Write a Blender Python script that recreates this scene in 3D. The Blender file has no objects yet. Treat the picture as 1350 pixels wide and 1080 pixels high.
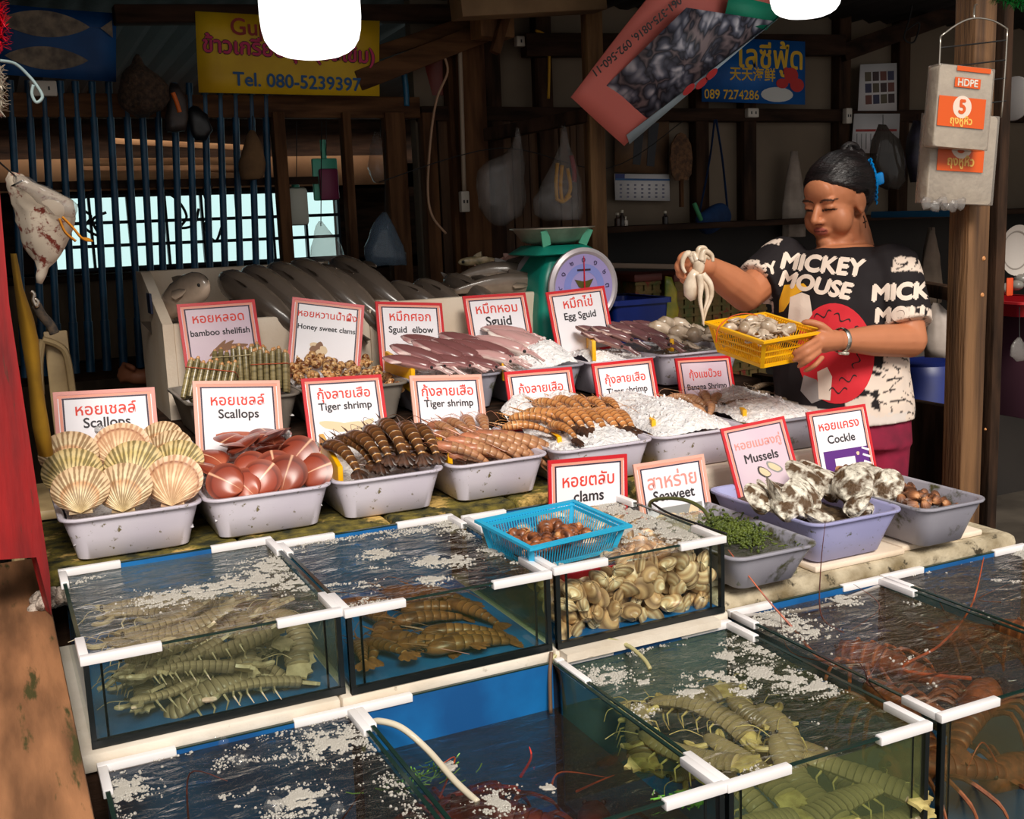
import bpy, bmesh, math, random
from mathutils import Vector as V, Matrix, Euler, noise
from mathutils.bvhtree import BVHTree
PI = math.pi
rnd = random.Random(7)
SC = bpy.context.scene
COL = SC.collection

# ------------------------------------------------------------------ camera
YAW, PITCH, ROLL, FPX = .440182, .170804, -.039075, 1459.98
CAM = V((0, 0, 1.6))
_f = V((math.sin(YAW)*math.cos(PITCH), math.cos(YAW)*math.cos(PITCH), -math.sin(PITCH)))
_r0 = V((math.cos(YAW), -math.sin(YAW), 0)); _u0 = _r0.cross(_f)
_r = _r0*math.cos(ROLL) + _u0*math.sin(ROLL)
_u = -_r0*math.sin(ROLL) + _u0*math.cos(ROLL)
cd = bpy.data.cameras.new('camera'); cam = bpy.data.objects.new('camera', cd); COL.objects.link(cam)
cd.sensor_width = 36; cd.lens = FPX/1350*36; cd.clip_start = .02; cd.clip_end = 200
cam.matrix_world = Matrix(((_r.x, _u.x, -_f.x, CAM.x), (_r.y, _u.y, -_f.y, CAM.y), (_r.z, _u.z, -_f.z, CAM.z), (0, 0, 0, 1)))
SC.camera = cam

# ------------------------------------------------------------------ light
SC.view_settings.view_transform = 'Standard'; SC.view_settings.look = 'None'
SC.view_settings.gamma = 1; SC.view_settings.use_curve_mapping = False
SC.view_settings.exposure = 0.0
world = bpy.data.worlds.new('sky'); SC.world = world; world.use_nodes = True
_n = world.node_tree.nodes; _bg = _n['Background']
_bg.inputs[0].default_value = (1.0, .965, .93, 1); _bg.inputs[1].default_value = .58
sd = bpy.data.lights.new('sun', 'SUN'); sun = bpy.data.objects.new('sun', sd); COL.objects.link(sun)
sd.energy = 3.5; sd.angle = math.radians(22); sd.color = (1, .93, .84)
sun.rotation_euler = V((-.12, -.73, .67)).to_track_quat('Z', 'Y').to_euler()
SC.cycles.transparent_max_bounces = 24
SC.cycles.max_bounces = 8; SC.cycles.diffuse_bounces = 4; SC.cycles.glossy_bounces = 4; SC.cycles.transmission_bounces = 6
SC.cycles.caustics_reflective = False; SC.cycles.caustics_refractive = False
SC.cycles.sample_clamp_indirect = 6

# ------------------------------------------------------------------ helpers
def ray(px, py):
    return _r*((px-675)/FPX) - _u*((py-540)/FPX) + _f
def atz(px, py, z):
    d = ray(px, py); return CAM + d*((z-CAM.z)/d.z)
def aty(px, py, y):
    d = ray(px, py); return CAM + d*(y/d.y)
def atd(px, py, dist):                       # a point at a real distance along the view axis
    return CAM + ray(px, py)*dist
def lin(c):
    return tuple(((v/255)/12.92 if v/255 <= .04045 else ((v/255+.055)/1.055)**2.4) for v in c[:3]) + (1,)

class B:
    """collects shapes into one mesh"""
    def __init__(s):
        s.bm = bmesh.new(); s.uv = s.bm.loops.layers.uv.new('UVMap'); s.mi = 0
    def face(s, vs, uvs=None):
        try: f = s.bm.faces.new(vs)
        except ValueError: return None
        f.material_index = s.mi
        if uvs:
            for l, u in zip(f.loops, uvs): l[s.uv].uv = u
        return f
    def box(s, c, size, rot=None, bev=0, seg=2):
        b = bmesh.new(); bmesh.ops.create_cube(b, size=1)
        for v in b.verts: v.co = V((v.co.x*size[0], v.co.y*size[1], v.co.z*size[2]))
        if bev: bmesh.ops.bevel(b, geom=b.edges[:], offset=bev, segments=seg, affect='EDGES', profile=.5)
        M = Matrix.Translation(V(c)) @ ((rot if isinstance(rot, Matrix) else Euler(rot).to_matrix()).to_4x4() if rot is not None else Matrix())
        s.merge(b, M); return s
    def bx(s, x0, x1, y0, y1, z0, z1, bev=0):
        return s.box(((x0+x1)/2, (y0+y1)/2, (z0+z1)/2), (abs(x1-x0), abs(y1-y0), abs(z1-z0)), None, bev)
    def merge(s, b, M=None):
        if M is None: M = Matrix()
        mp = {}
        ul = b.loops.layers.uv.active
        for v in b.verts: mp[v] = s.bm.verts.new(M @ v.co)
        for f in b.faces:
            nf = s.face([mp[v] for v in f.verts])
            if nf and ul:
                for l, m in zip(nf.loops, f.loops): l[s.uv].uv = m[ul].uv
        b.free()
    def loft(s, rings, caps=True, us=None, closed=True):
        n = len(rings); m = len(rings[0])
        vs = [[s.bm.verts.new(p) for p in r] for r in rings]
        us = us or [i/(n-1) for i in range(n)]
        for i in range(n-1):
            for j in range(m if closed else m-1):
                k = (j+1) % m
                s.face([vs[i][j], vs[i][k], vs[i+1][k], vs[i+1][j]],
                       [(us[i], j/m), (us[i], (j+1)/m), (us[i+1], (j+1)/m), (us[i+1], j/m)])
        if caps and closed:
            s.face(vs[0][::-1], [(us[0], j/m) for j in range(m)]); s.face(vs[-1], [(us[-1], j/m) for j in range(m)])
        return s
    def tube(s, pts, r, seg=8, caps=True, flat=1, up=None):
        """r: number, list or list of (rx, ry)"""
        pts = [V(p) for p in pts]; n = len(pts); rings = []
        t0 = (pts[1]-pts[0]).normalized()
        a = V(up) if up else (V((0, 0, 1)) if abs(t0.z) < .9 else V((1, 0, 0)))
        x = t0.cross(a).normalized()
        for i, p in enumerate(pts):
            t = (pts[min(i+1, n-1)] - pts[max(i-1, 0)]).normalized()
            if up:
                x = t.cross(V(up)); x = x.normalized() if x.length > 1e-6 else V((1, 0, 0))
            else: x = (x - t*x.dot(t)).normalized()
            y = x.cross(t)
            q = r[i] if isinstance(r, (list, tuple)) else r
            rx, ry = q if isinstance(q, (list, tuple)) else (q, q*flat)
            rings.append([p + x*(rx*math.cos(2*PI*j/seg)) + y*(ry*math.sin(2*PI*j/seg)) for j in range(seg)])
        return s.loft(rings, caps)
    def lathe(s, prof, seg=24, M=None, caps=False):
        M = M or Matrix()
        rings = [[M @ V((r*math.cos(2*PI*j/seg), r*math.sin(2*PI*j/seg), z)) for j in range(seg)] for r, z in prof]
        return s.loft(rings, caps)
    def ball(s, c, r, sub=2, rot=None):
        b = bmesh.new(); bmesh.ops.create_icosphere(b, subdivisions=sub, radius=1)
        r = r if isinstance(r, (list, tuple)) else (r, r, r)
        M = Matrix.Translation(V(c)) @ (Euler(rot).to_matrix().to_4x4() if rot is not None and not isinstance(rot, Matrix) else (rot.to_4x4() if rot is not None else Matrix())) @ Matrix.Diagonal((*r, 1))
        s.merge(b, M); return s
    def grid(s, f, nu, nv):
        vs = [[s.bm.verts.new(f(i/nu, j/nv)) for j in range(nv+1)] for i in range(nu+1)]
        for i in range(nu):
            for j in range(nv):
                s.face([vs[i][j], vs[i+1][j], vs[i+1][j+1], vs[i][j+1]], [(i/nu, j/nv), ((i+1)/nu, j/nv), ((i+1)/nu, (j+1)/nv), (i/nu, (j+1)/nv)])
        return s
    def prism(s, pts, M, t):
        """2-D outline extruded by t along local z of M"""
        a = [s.bm.verts.new(M @ V((p[0], p[1], 0))) for p in pts]; b = [s.bm.verts.new(M @ V((p[0], p[1], t))) for p in pts]
        n = len(pts); s.face(a[::-1]); s.face(b, [(p[0], p[1]) for p in pts])
        for i in range(n): s.face([a[i], a[(i+1) % n], b[(i+1) % n], b[i]])
        return s
    def xf(s, M):
        for v in s.bm.verts: v.co = M @ v.co
        return s
    def noise(s, amp, sc, seed=0):
        s.bm.normal_update()
        for v in s.bm.verts: v.co += v.normal*(noise.noise(v.co*sc + V((seed*7.3, seed*1.7, 0)))*amp)
        return s
    def out(s, name, m, parent=None, smooth=40):
        bmesh.ops.recalc_face_normals(s.bm, faces=s.bm.faces[:])
        me = bpy.data.meshes.new(name); s.bm.to_mesh(me); s.bm.free()
        for x in (m if isinstance(m, (list, tuple)) else [m]): me.materials.append(x)
        if smooth:
            me.polygons.foreach_set('use_smooth', [True]*len(me.polygons))
            if smooth < 180: me.set_sharp_from_angle(angle=math.radians(smooth))
        o = bpy.data.objects.new(name, me); COL.objects.link(o)
        if parent is not None: o.parent = parent
        return o

def tag(o, label=None, cat=None, group=None, kind=None):
    if label: o['label'] = label
    if cat: o['category'] = cat
    if group: o['group'] = group
    if kind: o['kind'] = kind
    return o
def thing(name, label, cat, loc=(0, 0, 0), rot=(0, 0, 0), group=None, M=None):
    o = bpy.data.objects.new(name, None); COL.objects.link(o); o.empty_display_size = .02
    if M is not None: o.matrix_world = M
    else: o.location = loc; o.rotation_euler = rot
    return tag(o, label, cat, group)
def dup(root, M, label=None, group=None, cat=None):
    kids = {}
    for o in root.children: kids[o] = list(o.children)
    c = root.copy(); COL.objects.link(c); c.matrix_world = M
    if label: c['label'] = label
    if group: c['group'] = group
    if cat: c['category'] = cat
    for o, subs in kids.items():
        d = o.copy(); COL.objects.link(d); d.parent = c
        for q in subs:
            e = q.copy(); COL.objects.link(e); e.parent = d
    return c
def place(proto, used, M, label=None, group=None, cat=None):
    """first use moves the prototype itself, later uses copy it"""
    if proto.name not in used:
        used.add(proto.name); proto.matrix_world = M
        if label: proto['label'] = label
        if group: proto['group'] = group
        if cat: proto['category'] = cat
        return proto
    return dup(proto, M, label, group, cat)
USED = set()
def TRS(loc, rot=(0, 0, 0), s=1):
    s = s if isinstance(s, (tuple, list)) else (s, s, s)
    return Matrix.Translation(V(loc)) @ (rot if isinstance(rot, Matrix) else Euler(rot).to_matrix()).to_4x4() @ Matrix.Diagonal((*s, 1))
def basis(x, y, z, o=(0, 0, 0)):
    return Matrix(((x[0], y[0], z[0], o[0]), (x[1], y[1], z[1], o[1]), (x[2], y[2], z[2], o[2]), (0, 0, 0, 1)))
def smoothpath(pts, n=6):
    """Catmull-Rom through pts"""
    pts = [V(p) for p in pts]; out = []
    for i in range(len(pts)-1):
        p0 = pts[max(i-1, 0)]; p1 = pts[i]; p2 = pts[i+1]; p3 = pts[min(i+2, len(pts)-1)]
        for k in range(n):
            t = k/n
            out.append(.5*((2*p1) + (p2-p0)*t + (2*p0-5*p1+4*p2-p3)*t*t + (3*p1-p0-3*p2+p3)*t**3))
    out.append(pts[-1]); return out
def lerp(a, b, t): return a + (b-a)*t

# ------------------------------------------------------------------ materials
def newmat(name):
    m = bpy.data.materials.new(name); m.use_nodes = True; nt = m.node_tree
    return m, nt, nt.nodes['Principled BSDF'], nt.links
def nd(nt, t, **kw):
    n = nt.nodes.new(t)
    for k, v in kw.items(): setattr(n, k, v)
    return n
def ramp(nt, stops):
    r = nd(nt, 'ShaderNodeValToRGB'); e = r.color_ramp.elements
    while len(e) < len(stops): e.new(.5)
    for i, (p, c) in enumerate(stops): e[i].position = p; e[i].color = c if len(c) == 4 else lin(c)
    return r
def mat(name, c1, c2=None, scale=8, rough=.6, spec=.5, bump=0, bscale=None, metal=0, stretch=(1, 1, 1), rand=0, sharp=(.35, .65), trans=0, detail=5, c3=None, c3scale=20, c3lo=.62, sss=0, coat=0, distort=0):
    m, nt, p, L = newmat(name)
    p.inputs['Roughness'].default_value = rough; p.inputs['Metallic'].default_value = metal
    p.inputs['Specular IOR Level'].default_value = spec
    if trans: p.inputs['Transmission Weight'].default_value = trans
    if coat: p.inputs['Coat Weight'].default_value = coat; p.inputs['Coat Roughness'].default_value = .12
    tc = nd(nt, 'ShaderNodeTexCoord'); mp = nd(nt, 'ShaderNodeMapping'); mp.inputs['Scale'].default_value = stretch
    L.new(tc.outputs['Object'], mp.inputs[0])
    col = None
    if c2 is not None:
        nz = nd(nt, 'ShaderNodeTexNoise'); nz.inputs['Scale'].default_value = scale; nz.inputs['Detail'].default_value = detail; nz.inputs['Distortion'].default_value = distort
        L.new(mp.outputs[0], nz.inputs['Vector'])
        r = ramp(nt, [(sharp[0], c1), (sharp[1], c2)]); L.new(nz.outputs[0], r.inputs[0]); col = r.outputs[0]
    if c3 is not None:
        nz = nd(nt, 'ShaderNodeTexNoise'); nz.inputs['Scale'].default_value = c3scale; nz.inputs['Detail'].default_value = 6; nz.inputs['Roughness'].default_value = .65
        L.new(mp.outputs[0], nz.inputs['Vector'])
        r = ramp(nt, [(c3lo, (0, 0, 0, 1)), (c3lo+.07, (1, 1, 1, 1))]); L.new(nz.outputs[0], r.inputs[0])
        mx = nd(nt, 'ShaderNodeMixRGB'); L.new(r.outputs[0], mx.inputs[0]); mx.inputs[2].default_value = lin(c3)
        if col: L.new(col, mx.inputs[1])
        else: mx.inputs[1].default_value = lin(c1)
        col = mx.outputs[0]
    if rand:
        oi = nd(nt, 'ShaderNodeObjectInfo'); mr = nd(nt, 'ShaderNodeMapRange'); mr.inputs[3].default_value = 1-rand; mr.inputs[4].default_value = 1+rand
        L.new(oi.outputs['Random'], mr.inputs[0])
        hs = nd(nt, 'ShaderNodeHueSaturation'); L.new(mr.outputs[0], hs.inputs['Value'])
        if col: L.new(col, hs.inputs['Color'])
        else: hs.inputs['Color'].default_value = lin(c1)
        col = hs.outputs[0]
    if col: L.new(col, p.inputs['Base Color'])
    else: p.inputs['Base Color'].default_value = lin(c1)
    if bump:
        nz = nd(nt, 'ShaderNodeTexNoise'); nz.inputs['Scale'].default_value = bscale or scale*3; nz.inputs['Detail'].default_value = 4
        L.new(mp.outputs[0], nz.inputs['Vector'])
        bp = nd(nt, 'ShaderNodeBump'); bp.inputs['Strength'].default_value = bump; bp.inputs['Distance'].default_value = .01
        L.new(nz.outputs[0], bp.inputs['Height']); L.new(bp.outputs[0], p.inputs['Normal'])
    return m
def uvmat(name, stops, axis='u', scale=1, rough=.4, spec=.5, rand=.1, noise_amt=0, nscale=6, mode='ramp', coat=0, bump=0, bands=None, vstops=None):
    """colour along a UV axis; bands = number of repeats of the ramp"""
    m, nt, p, L = newmat(name); p.inputs['Roughness'].default_value = rough; p.inputs['Specular IOR Level'].default_value = spec
    if coat: p.inputs['Coat Weight'].default_value = coat; p.inputs['Coat Roughness'].default_value = .1
    uv = nd(nt, 'ShaderNodeUVMap'); sx = nd(nt, 'ShaderNodeSeparateXYZ'); L.new(uv.outputs[0], sx.inputs[0])
    val = sx.outputs['X' if axis == 'u' else 'Y']
    tc = nd(nt, 'ShaderNodeTexCoord')
    if noise_amt:
        nz = nd(nt, 'ShaderNodeTexNoise'); nz.inputs['Scale'].default_value = nscale; L.new(tc.outputs['Object'], nz.inputs['Vector'])
        ma = nd(nt, 'ShaderNodeMath', operation='MULTIPLY_ADD'); L.new(nz.outputs[0], ma.inputs[0]); ma.inputs[1].default_value = noise_amt; L.new(val, ma.inputs[2]); val = ma.outputs[0]
    if bands:
        mu = nd(nt, 'ShaderNodeMath', operation='MULTIPLY'); L.new(val, mu.inputs[0]); mu.inputs[1].default_value = bands
        fr = nd(nt, 'ShaderNodeMath', operation='FRACT'); L.new(mu.outputs[0], fr.inputs[0]); val = fr.outputs[0]
    r = ramp(nt, stops); L.new(val, r.inputs[0]); col = r.outputs[0]
    if rand:
        oi = nd(nt, 'ShaderNodeObjectInfo'); mr = nd(nt, 'ShaderNodeMapRange'); mr.inputs[3].default_value = 1-rand; mr.inputs[4].default_value = 1+rand
        L.new(oi.outputs['Random'], mr.inputs[0]); hs = nd(nt, 'ShaderNodeHueSaturation'); L.new(mr.outputs[0], hs.inputs['Value']); L.new(col, hs.inputs['Color']); col = hs.outputs[0]
    L.new(col, p.inputs['Base Color'])
    if bump:
        bp = nd(nt, 'ShaderNodeBump'); bp.inputs['Strength'].default_value = bump; bp.inputs['Distance'].default_value = .004
        L.new(val, bp.inputs['Height']); L.new(bp.outputs[0], p.inputs['Normal'])
    return m
def glassmat(name, tint=(255, 255, 255), gloss=.05, rough=.03, murk=0, murkcol=(120, 130, 90), bump=0, bscale=14, ior=1.33):
    """thin clear sheet: transparent + fresnel reflection, optionally some cloudiness"""
    m, nt, p, L = newmat(name); nt.nodes.remove(p); out = nt.nodes['Material Output']
    tr = nd(nt, 'ShaderNodeBsdfTransparent'); tr.inputs[0].default_value = lin(tint)
    gl = nd(nt, 'ShaderNodeBsdfGlossy'); gl.inputs['Roughness'].default_value = rough
    fr = nd(nt, 'ShaderNodeFresnel'); fr.inputs[0].default_value = ior
    mx = nd(nt, 'ShaderNodeMixShader')
    ge = nd(nt, 'ShaderNodeNewGeometry'); sb = nd(nt, 'ShaderNodeMath', operation='SUBTRACT'); sb.inputs[0].default_value = 1; L.new(ge.outputs['Backfacing'], sb.inputs[1])
    mf = nd(nt, 'ShaderNodeMath', operation='MULTIPLY'); L.new(fr.outputs[0], mf.inputs[0]); L.new(sb.outputs[0], mf.inputs[1]); L.new(mf.outputs[0], mx.inputs[0])   # the far face of a thin sheet adds no mirror of its own
    body = tr.outputs[0]
    if murk:
        df = nd(nt, 'ShaderNodeBsdfDiffuse'); df.inputs[0].default_value = lin(murkcol)
        m2 = nd(nt, 'ShaderNodeMixShader'); m2.inputs[0].default_value = murk; L.new(tr.outputs[0], m2.inputs[1]); L.new(df.outputs[0], m2.inputs[2]); body = m2.outputs[0]
    L.new(body, mx.inputs[1]); L.new(gl.outputs[0], mx.inputs[2]); L.new(mx.outputs[0], out.inputs[0])
    if bump:
        tc = nd(nt, 'ShaderNodeTexCoord'); nz = nd(nt, 'ShaderNodeTexNoise'); nz.inputs['Scale'].default_value = bscale; nz.inputs['Detail'].default_value = 4; nz.inputs['Distortion'].default_value = .6
        mp = nd(nt, 'ShaderNodeMapping'); mp.inputs['Scale'].default_value = (.7, 1.5, 1)
        L.new(tc.outputs['Object'], mp.inputs[0]); L.new(mp.outputs[0], nz.inputs['Vector'])
        bp = nd(nt, 'ShaderNodeBump'); bp.inputs['Strength'].default_value = bump; bp.inputs['Distance'].default_value = .02
        L.new(nz.outputs[0], bp.inputs['Height']); L.new(bp.outputs[0], gl.inputs['Normal']); L.new(bp.outputs[0], fr.inputs['Normal'])
    return m
def flat(name, c, rough=.55, **kw): return mat(name, c, rough=rough, **kw)

WOOD = mat('old_brown_wood', (112, 76, 48), (70, 44, 26), scale=5, stretch=(6, 6, .7), rough=.8, bump=.4, bscale=20, spec=.2)
WOODX = mat('old_brown_wood_lengthwise', (112, 76, 48), (66, 42, 26), scale=5, stretch=(.7, 6, 6), rough=.8, bump=.4, bscale=20, spec=.2)
DARKWOOD = mat('dark_wood', (66, 46, 34), (36, 25, 19), scale=5, stretch=(.8, 5, 5), rough=.85, bump=.3, spec=.15)
DARKWOODZ = mat('dark_wood_upright', (74, 52, 38), (38, 27, 20), scale=5, stretch=(5, 5, .8), rough=.85, bump=.3, spec=.15)
POSTWOOD = mat('weathered_post_wood', (150, 112, 74), (92, 64, 42), scale=4, stretch=(7, 7, .6), rough=.75, bump=.6, bscale=16, spec=.25, c3=(38, 26, 18), c3scale=4, c3lo=.66)
REDPAINT = mat('red_painted_wood', (164, 16, 18), (104, 9, 12), scale=5, stretch=(5, 5, .6), rough=.6, bump=.35, c3=(84, 36, 24), c3scale=12, c3lo=.64)
PLANK = mat('worn_plank', (176, 122, 82), (116, 78, 50), scale=4, stretch=(5, .8, 5), rough=.7, bump=.3, c3=(70, 66, 30), c3scale=5, c3lo=.6)
CREAM = mat('cream_board', (128, 112, 94), (108, 94, 78), scale=2, rough=.85)
MOSS = mat('mossy_wood', (124, 110, 40), (34, 36, 12), scale=24, rough=.9, bump=1, bscale=70, c3=(206, 170, 96), c3scale=9, c3lo=.56)
FOAMW = mat('dirty_white_foam', (236, 226, 212), (214, 200, 180), scale=6, rough=.8, bump=.15, bscale=60, c3=(96, 84, 50), c3scale=11, c3lo=.64)
STYRO = mat('white_styrofoam', (244, 228, 208), (228, 206, 180), scale=5, rough=.75, bump=.12, bscale=120, c3=(196, 150, 96), c3scale=9, c3lo=.7)
CONCRETE = mat('grimy_concrete', (214, 200, 172), (120, 104, 74), scale=9, rough=.9, bump=.8, bscale=50, c3=(54, 46, 30), c3scale=22, c3lo=.58)
TUB = mat('milky_plastic_tub', (222, 216, 226), (208, 200, 214), scale=4, rough=.35, spec=.4, c3=(112, 100, 60), c3scale=55, c3lo=.60)
TUBL = mat('skylight_tinted_tub', (178, 178, 222), (162, 162, 206), scale=3, rough=.35, spec=.4, c3=(96, 98, 84), c3scale=55, c3lo=.61)  # bluish skylight tint put into the plastic colour, grime on top
TUBG = mat('grimy_plastic_tub', (172, 170, 180), (150, 148, 160), scale=3, rough=.4, c3=(76, 76, 44), c3scale=9, c3lo=.56)
TUBK = mat('scuffed_grey_tub', (150, 142, 134), (116, 108, 98), scale=5, rough=.5, c3=(60, 52, 36), c3scale=9, c3lo=.62)
WHITEPVC = mat('white_pvc', (246, 242, 242), rough=.35, c3=(110, 90, 50), c3scale=30, c3lo=.76)
BLACKSEAL = flat('black_sealant', (16, 22, 24), .3)
BLUEBASE = mat('blue_liner', (16, 110, 178), (10, 78, 138), scale=6, rough=.5)
GLASS = glassmat('tank_glass', (248, 252, 249), ior=1.45, rough=.01)
GLASSEDGE = flat('green_glass_edge', (26, 50, 44), .15)
ICE = mat('crushed_ice', (250, 246, 244), (226, 224, 226), scale=40, rough=.25, bump=.9, bscale=90, spec=.6)
ICECHUNK = mat('clear_ice', (226, 226, 226), rough=.1, trans=.55, spec=.6)
YELLOW = mat('yellow_plastic', (250, 186, 8), rough=.4)
TXRED = flat('red_print', (226, 66, 52), .6); TXBLK = flat('dark_print', (44, 38, 44), .6); TXPALE = flat('faded_red_print', (238, 150, 140), .6)
FRAMERED = flat('red_frame', (206, 30, 40), .35); FRAMEPINK = flat('faded_pink_frame', (232, 176, 158), .35)
STRIPE = flat('salmon_stripe', (240, 158, 136), .5); NAVY = flat('navy_line', (52, 34, 58), .5)
PAPER = mat('white_sign_paper', (244, 240, 246), rough=.35, spec=.4); PAPERP = mat('faded_pink_paper', (226, 204, 214), (212, 186, 204), scale=5, rough=.35)
BLACK = flat('black_plastic', (18, 17, 18), .5); BLACKMAT = flat('black_cord', (20, 18, 18), .7)
STEEL = mat('steel', (190, 178, 164), rough=.28, metal=1, c3=(120, 100, 80), c3scale=14, c3lo=.62)
CLEARBAG = glassmat('clear_plastic_film', (240, 238, 236), murk=.17, murkcol=(200, 194, 190), ior=1.5, rough=.15, bump=.6, bscale=30)
# ------------------------------------------------------------------ the setting
def struct(name, b, m, label, cat, smooth=0):
    return tag(b.out(name, m, smooth=smooth), label, cat, kind='structure')
GROUND = mat('wet_dark_concrete', (92, 84, 74), (58, 52, 46), scale=3, rough=.5, bump=.2)
struct('floor', B().bx(-6, 9, -6, 7.6, -.05, 0), GROUND, 'dark wet concrete floor under and in front of the stall', 'floor')
ROOF = mat('dark_roof_sheet', (30, 26, 23), (18, 16, 14), scale=4, rough=.7, bump=.3)
for ya_, yb_, nm_, lb_ in ((1.95, 6.84, 'ceiling', 'dark corrugated roof sheet over the stall'), (7.03, 7.4, 'ceiling_rear', 'strip of dark roof sheet beyond the gap added for sunlight at the rear')):  # gap between the two sheets added so sun lands on the rear boards
    bm_ = B(); bm_.grid(lambda u, v: V((lerp(-1.5, 6.5, u), lerp(ya_, yb_, v), 2.62 - .035*lerp(ya_, yb_, v) + .012*math.sin(lerp(-1.5, 6.5, u)*60))), 220, 2)
    ro = struct(nm_, bm_, ROOF, lb_, 'roof', 60)
    sol = ro.modifiers.new('thickness', 'SOLIDIFY'); sol.thickness = .01; sol.offset = 1
struct('backdrop_far', B().bx(-4, 8, 10, 10.1, 0, 3.4), flat('cyan_daylight_backdrop', (196, 238, 244), .8), 'pale cyan backdrop added far outside the rear opening for its daylight colour', 'wall')  # added surface that fills the opening with bright outdoor colour
# back wall: cream boards on the right, slatted planks in the middle
BY = 4.2
struct('wall_back', B().bx(1.62, 6.4, BY+.03, BY+.09, 0, 2.56), CREAM, 'cream board wall at the back of the stall', 'wall')
struct('wall_right', B().bx(6.4, 6.46, 1.8, BY+.09, 0, 2.56), CREAM, 'cream board wall closing the right side', 'wall')
struct('wall_left', B().bx(-.62, -.55, 2.2, 7.4, 0, 2.6), DARKWOODZ, 'dark board wall on the left of the stall', 'wall')
DADO = mat('dark_dado_board', (40, 34, 30), (28, 24, 21), scale=3, rough=.8)
# what stands beyond the blue rails
struct('wall_rear', B().bx(-.55, 3.2, 7.3, 7.38, 0, 1.38).bx(-.55, 3.2, 7.3, 7.38, 1.84, 2.7).bx(-.55, .42, 7.3, 7.38, 1.3, 2.0).bx(2.2, 3.2, 7.3, 7.38, 1.3, 2.0),
       DARKWOOD, 'dark rear wall with a bright opening seen through the blue rails', 'wall')
wg = B()
for k in range(9): wg.bx(.42+.2225*k-.008, .42+.2225*k+.008, 7.26, 7.3, 1.38, 1.84)
for z in (1.39, 1.53, 1.67, 1.83): wg.bx(.42, 2.2, 7.255, 7.295, z-.01, z+.01)
struct('window_1', wg, flat('dark_blue_lattice', (26, 40, 56), .5), 'dark lattice across the bright rear opening', 'window')
LOWB = mat('beige_low_boards', (132, 112, 90), (100, 84, 66), scale=3, stretch=(4, 4, .8), rough=.85)
struct('wall_low', B().bx(-.5, 1.45, 5.2, 5.26, .5, 1.40), LOWB, 'beige low board wall behind the blue rails', 'wall')
struct('trim_1', B().bx(-.5, 1.45, 5.16, 5.3, 1.40, 1.43).bx(-.5, 1.5, 4.25, 4.3, 1.08, 1.15), DARKWOOD, 'dark rail along the top of the low wall', 'trim')
# floor-to-roof studs and beams: each one a thing of its own
def beam(name, x0, x1, y0, y1, z0, z1, m, label, cat='beam', group=None, bev=.004, kind='structure'):
    return tag(B().bx(x0, x1, y0, y1, z0, z1, bev).out(name, m, smooth=30), label, cat, group, kind)
def bar(name, p0, p1, w, h, m, label, cat='beam', group=None, kind='structure'):
    p0 = V(p0); p1 = V(p1); t = (p1-p0); L = t.length; t.normalize()
    x = t.cross(V((0, 0, 1))); x = V((1, 0, 0)) if x.length < .01 else x.normalized(); y = x.cross(t)
    b = B().box((0, 0, L/2), (w, h, L), None, .004); b.xf(basis(x, y, t, p0))
    return tag(b.out(name, m, smooth=30), label, cat, group, kind)
beam('trim_2', -.5, 1.62, BY-.03, BY+.03, 2.0, 2.08, WOODX, 'horizontal brown beam under the yellow banner', kind='structure')
beam('trim_3', 1.62, 5.5, BY-.04, BY+.03, 1.99, 2.045, DARKWOOD, 'long dark rail across the cream back wall')
beam('trim_4', 2.3, 6.2, BY-.24, BY+.03, 1.525, 1.55, DARKWOOD, 'dark shelf board along the foot of the cream wall')
struct('baseboard_back', B().bx(2.3, 6.39, BY-.0, BY+.028, 0, 1.525), DADO, 'dark panelling below the cream wall', 'panelling')
for i, px in enumerate((648, 716, 921, 984, 1108, 1186)):
    p = aty(px, 150, BY)
    beam('wall_stud', p.x-.035, p.x+.035, BY-.03, BY+.029, 1.53 if px > 800 else 1.0, 2.5, DARKWOODZ,
         ('dark stud left of the hanging clear bag', 'dark stud behind the yellow cable', 'dark stud between the calendar and the blue shoulder bag', 'dark stud right of the blue shoulder bag', 'broad dark stud above the standing person', 'dark stud beside the photo poster')[i], 'stud')
for i, px in enumerate((372, 460, 523, 567, 600)):
    p = aty(px, 250, BY-.02); w = (.022, .016, .04, .028, .02)[i]
    beam('rail_post', p.x-w, p.x+w, BY-.05, BY+.01, .9, 2.02 if i < 4 else 2.3, WOOD, ('thin brown upright at the right end of the blue rails', 'thin brown upright left of the wide brown post', 'wide brown upright behind the right fish box', 'brown upright right of the wide brown post', 'brown upright beside the grey conduit')[i], 'post')
# thick post group near x=610-640 px and its truss
p = aty(622, 100, BY-.1)
beam('roof_post', p.x-.06, p.x+.05, BY-.12, BY-.03, .9, 2.5, WOOD, 'broad brown roof post beside the conduit', 'post')
p = aty(649, 40, BY-.25)
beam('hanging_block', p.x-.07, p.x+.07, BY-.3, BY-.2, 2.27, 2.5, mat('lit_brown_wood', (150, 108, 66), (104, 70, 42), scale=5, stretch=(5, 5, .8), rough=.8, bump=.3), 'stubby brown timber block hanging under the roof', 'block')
bar('roof_strut', aty(652, 70, BY-.32), aty(672, 0, BY-.32), .035, .035, WOOD, 'short pale strut across the timber block', 'strut')
bar('roof_brace', aty(470, 108, BY-.12), aty(640, 42, BY-.14), .05, .075, WOODX, 'lower slanting brown roof brace', 'brace')
bar('roof_brace', aty(480, 76, BY-.08), aty(640, 22, BY-.1), .05, .05, WOODX, 'upper slanting brown roof brace', 'brace')
bar('roof_beam', aty(150, 20, BY-.1), aty(640, 18, BY-.1), .07, .06, DARKWOOD, 'dark roof beam above the yellow banner')
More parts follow.
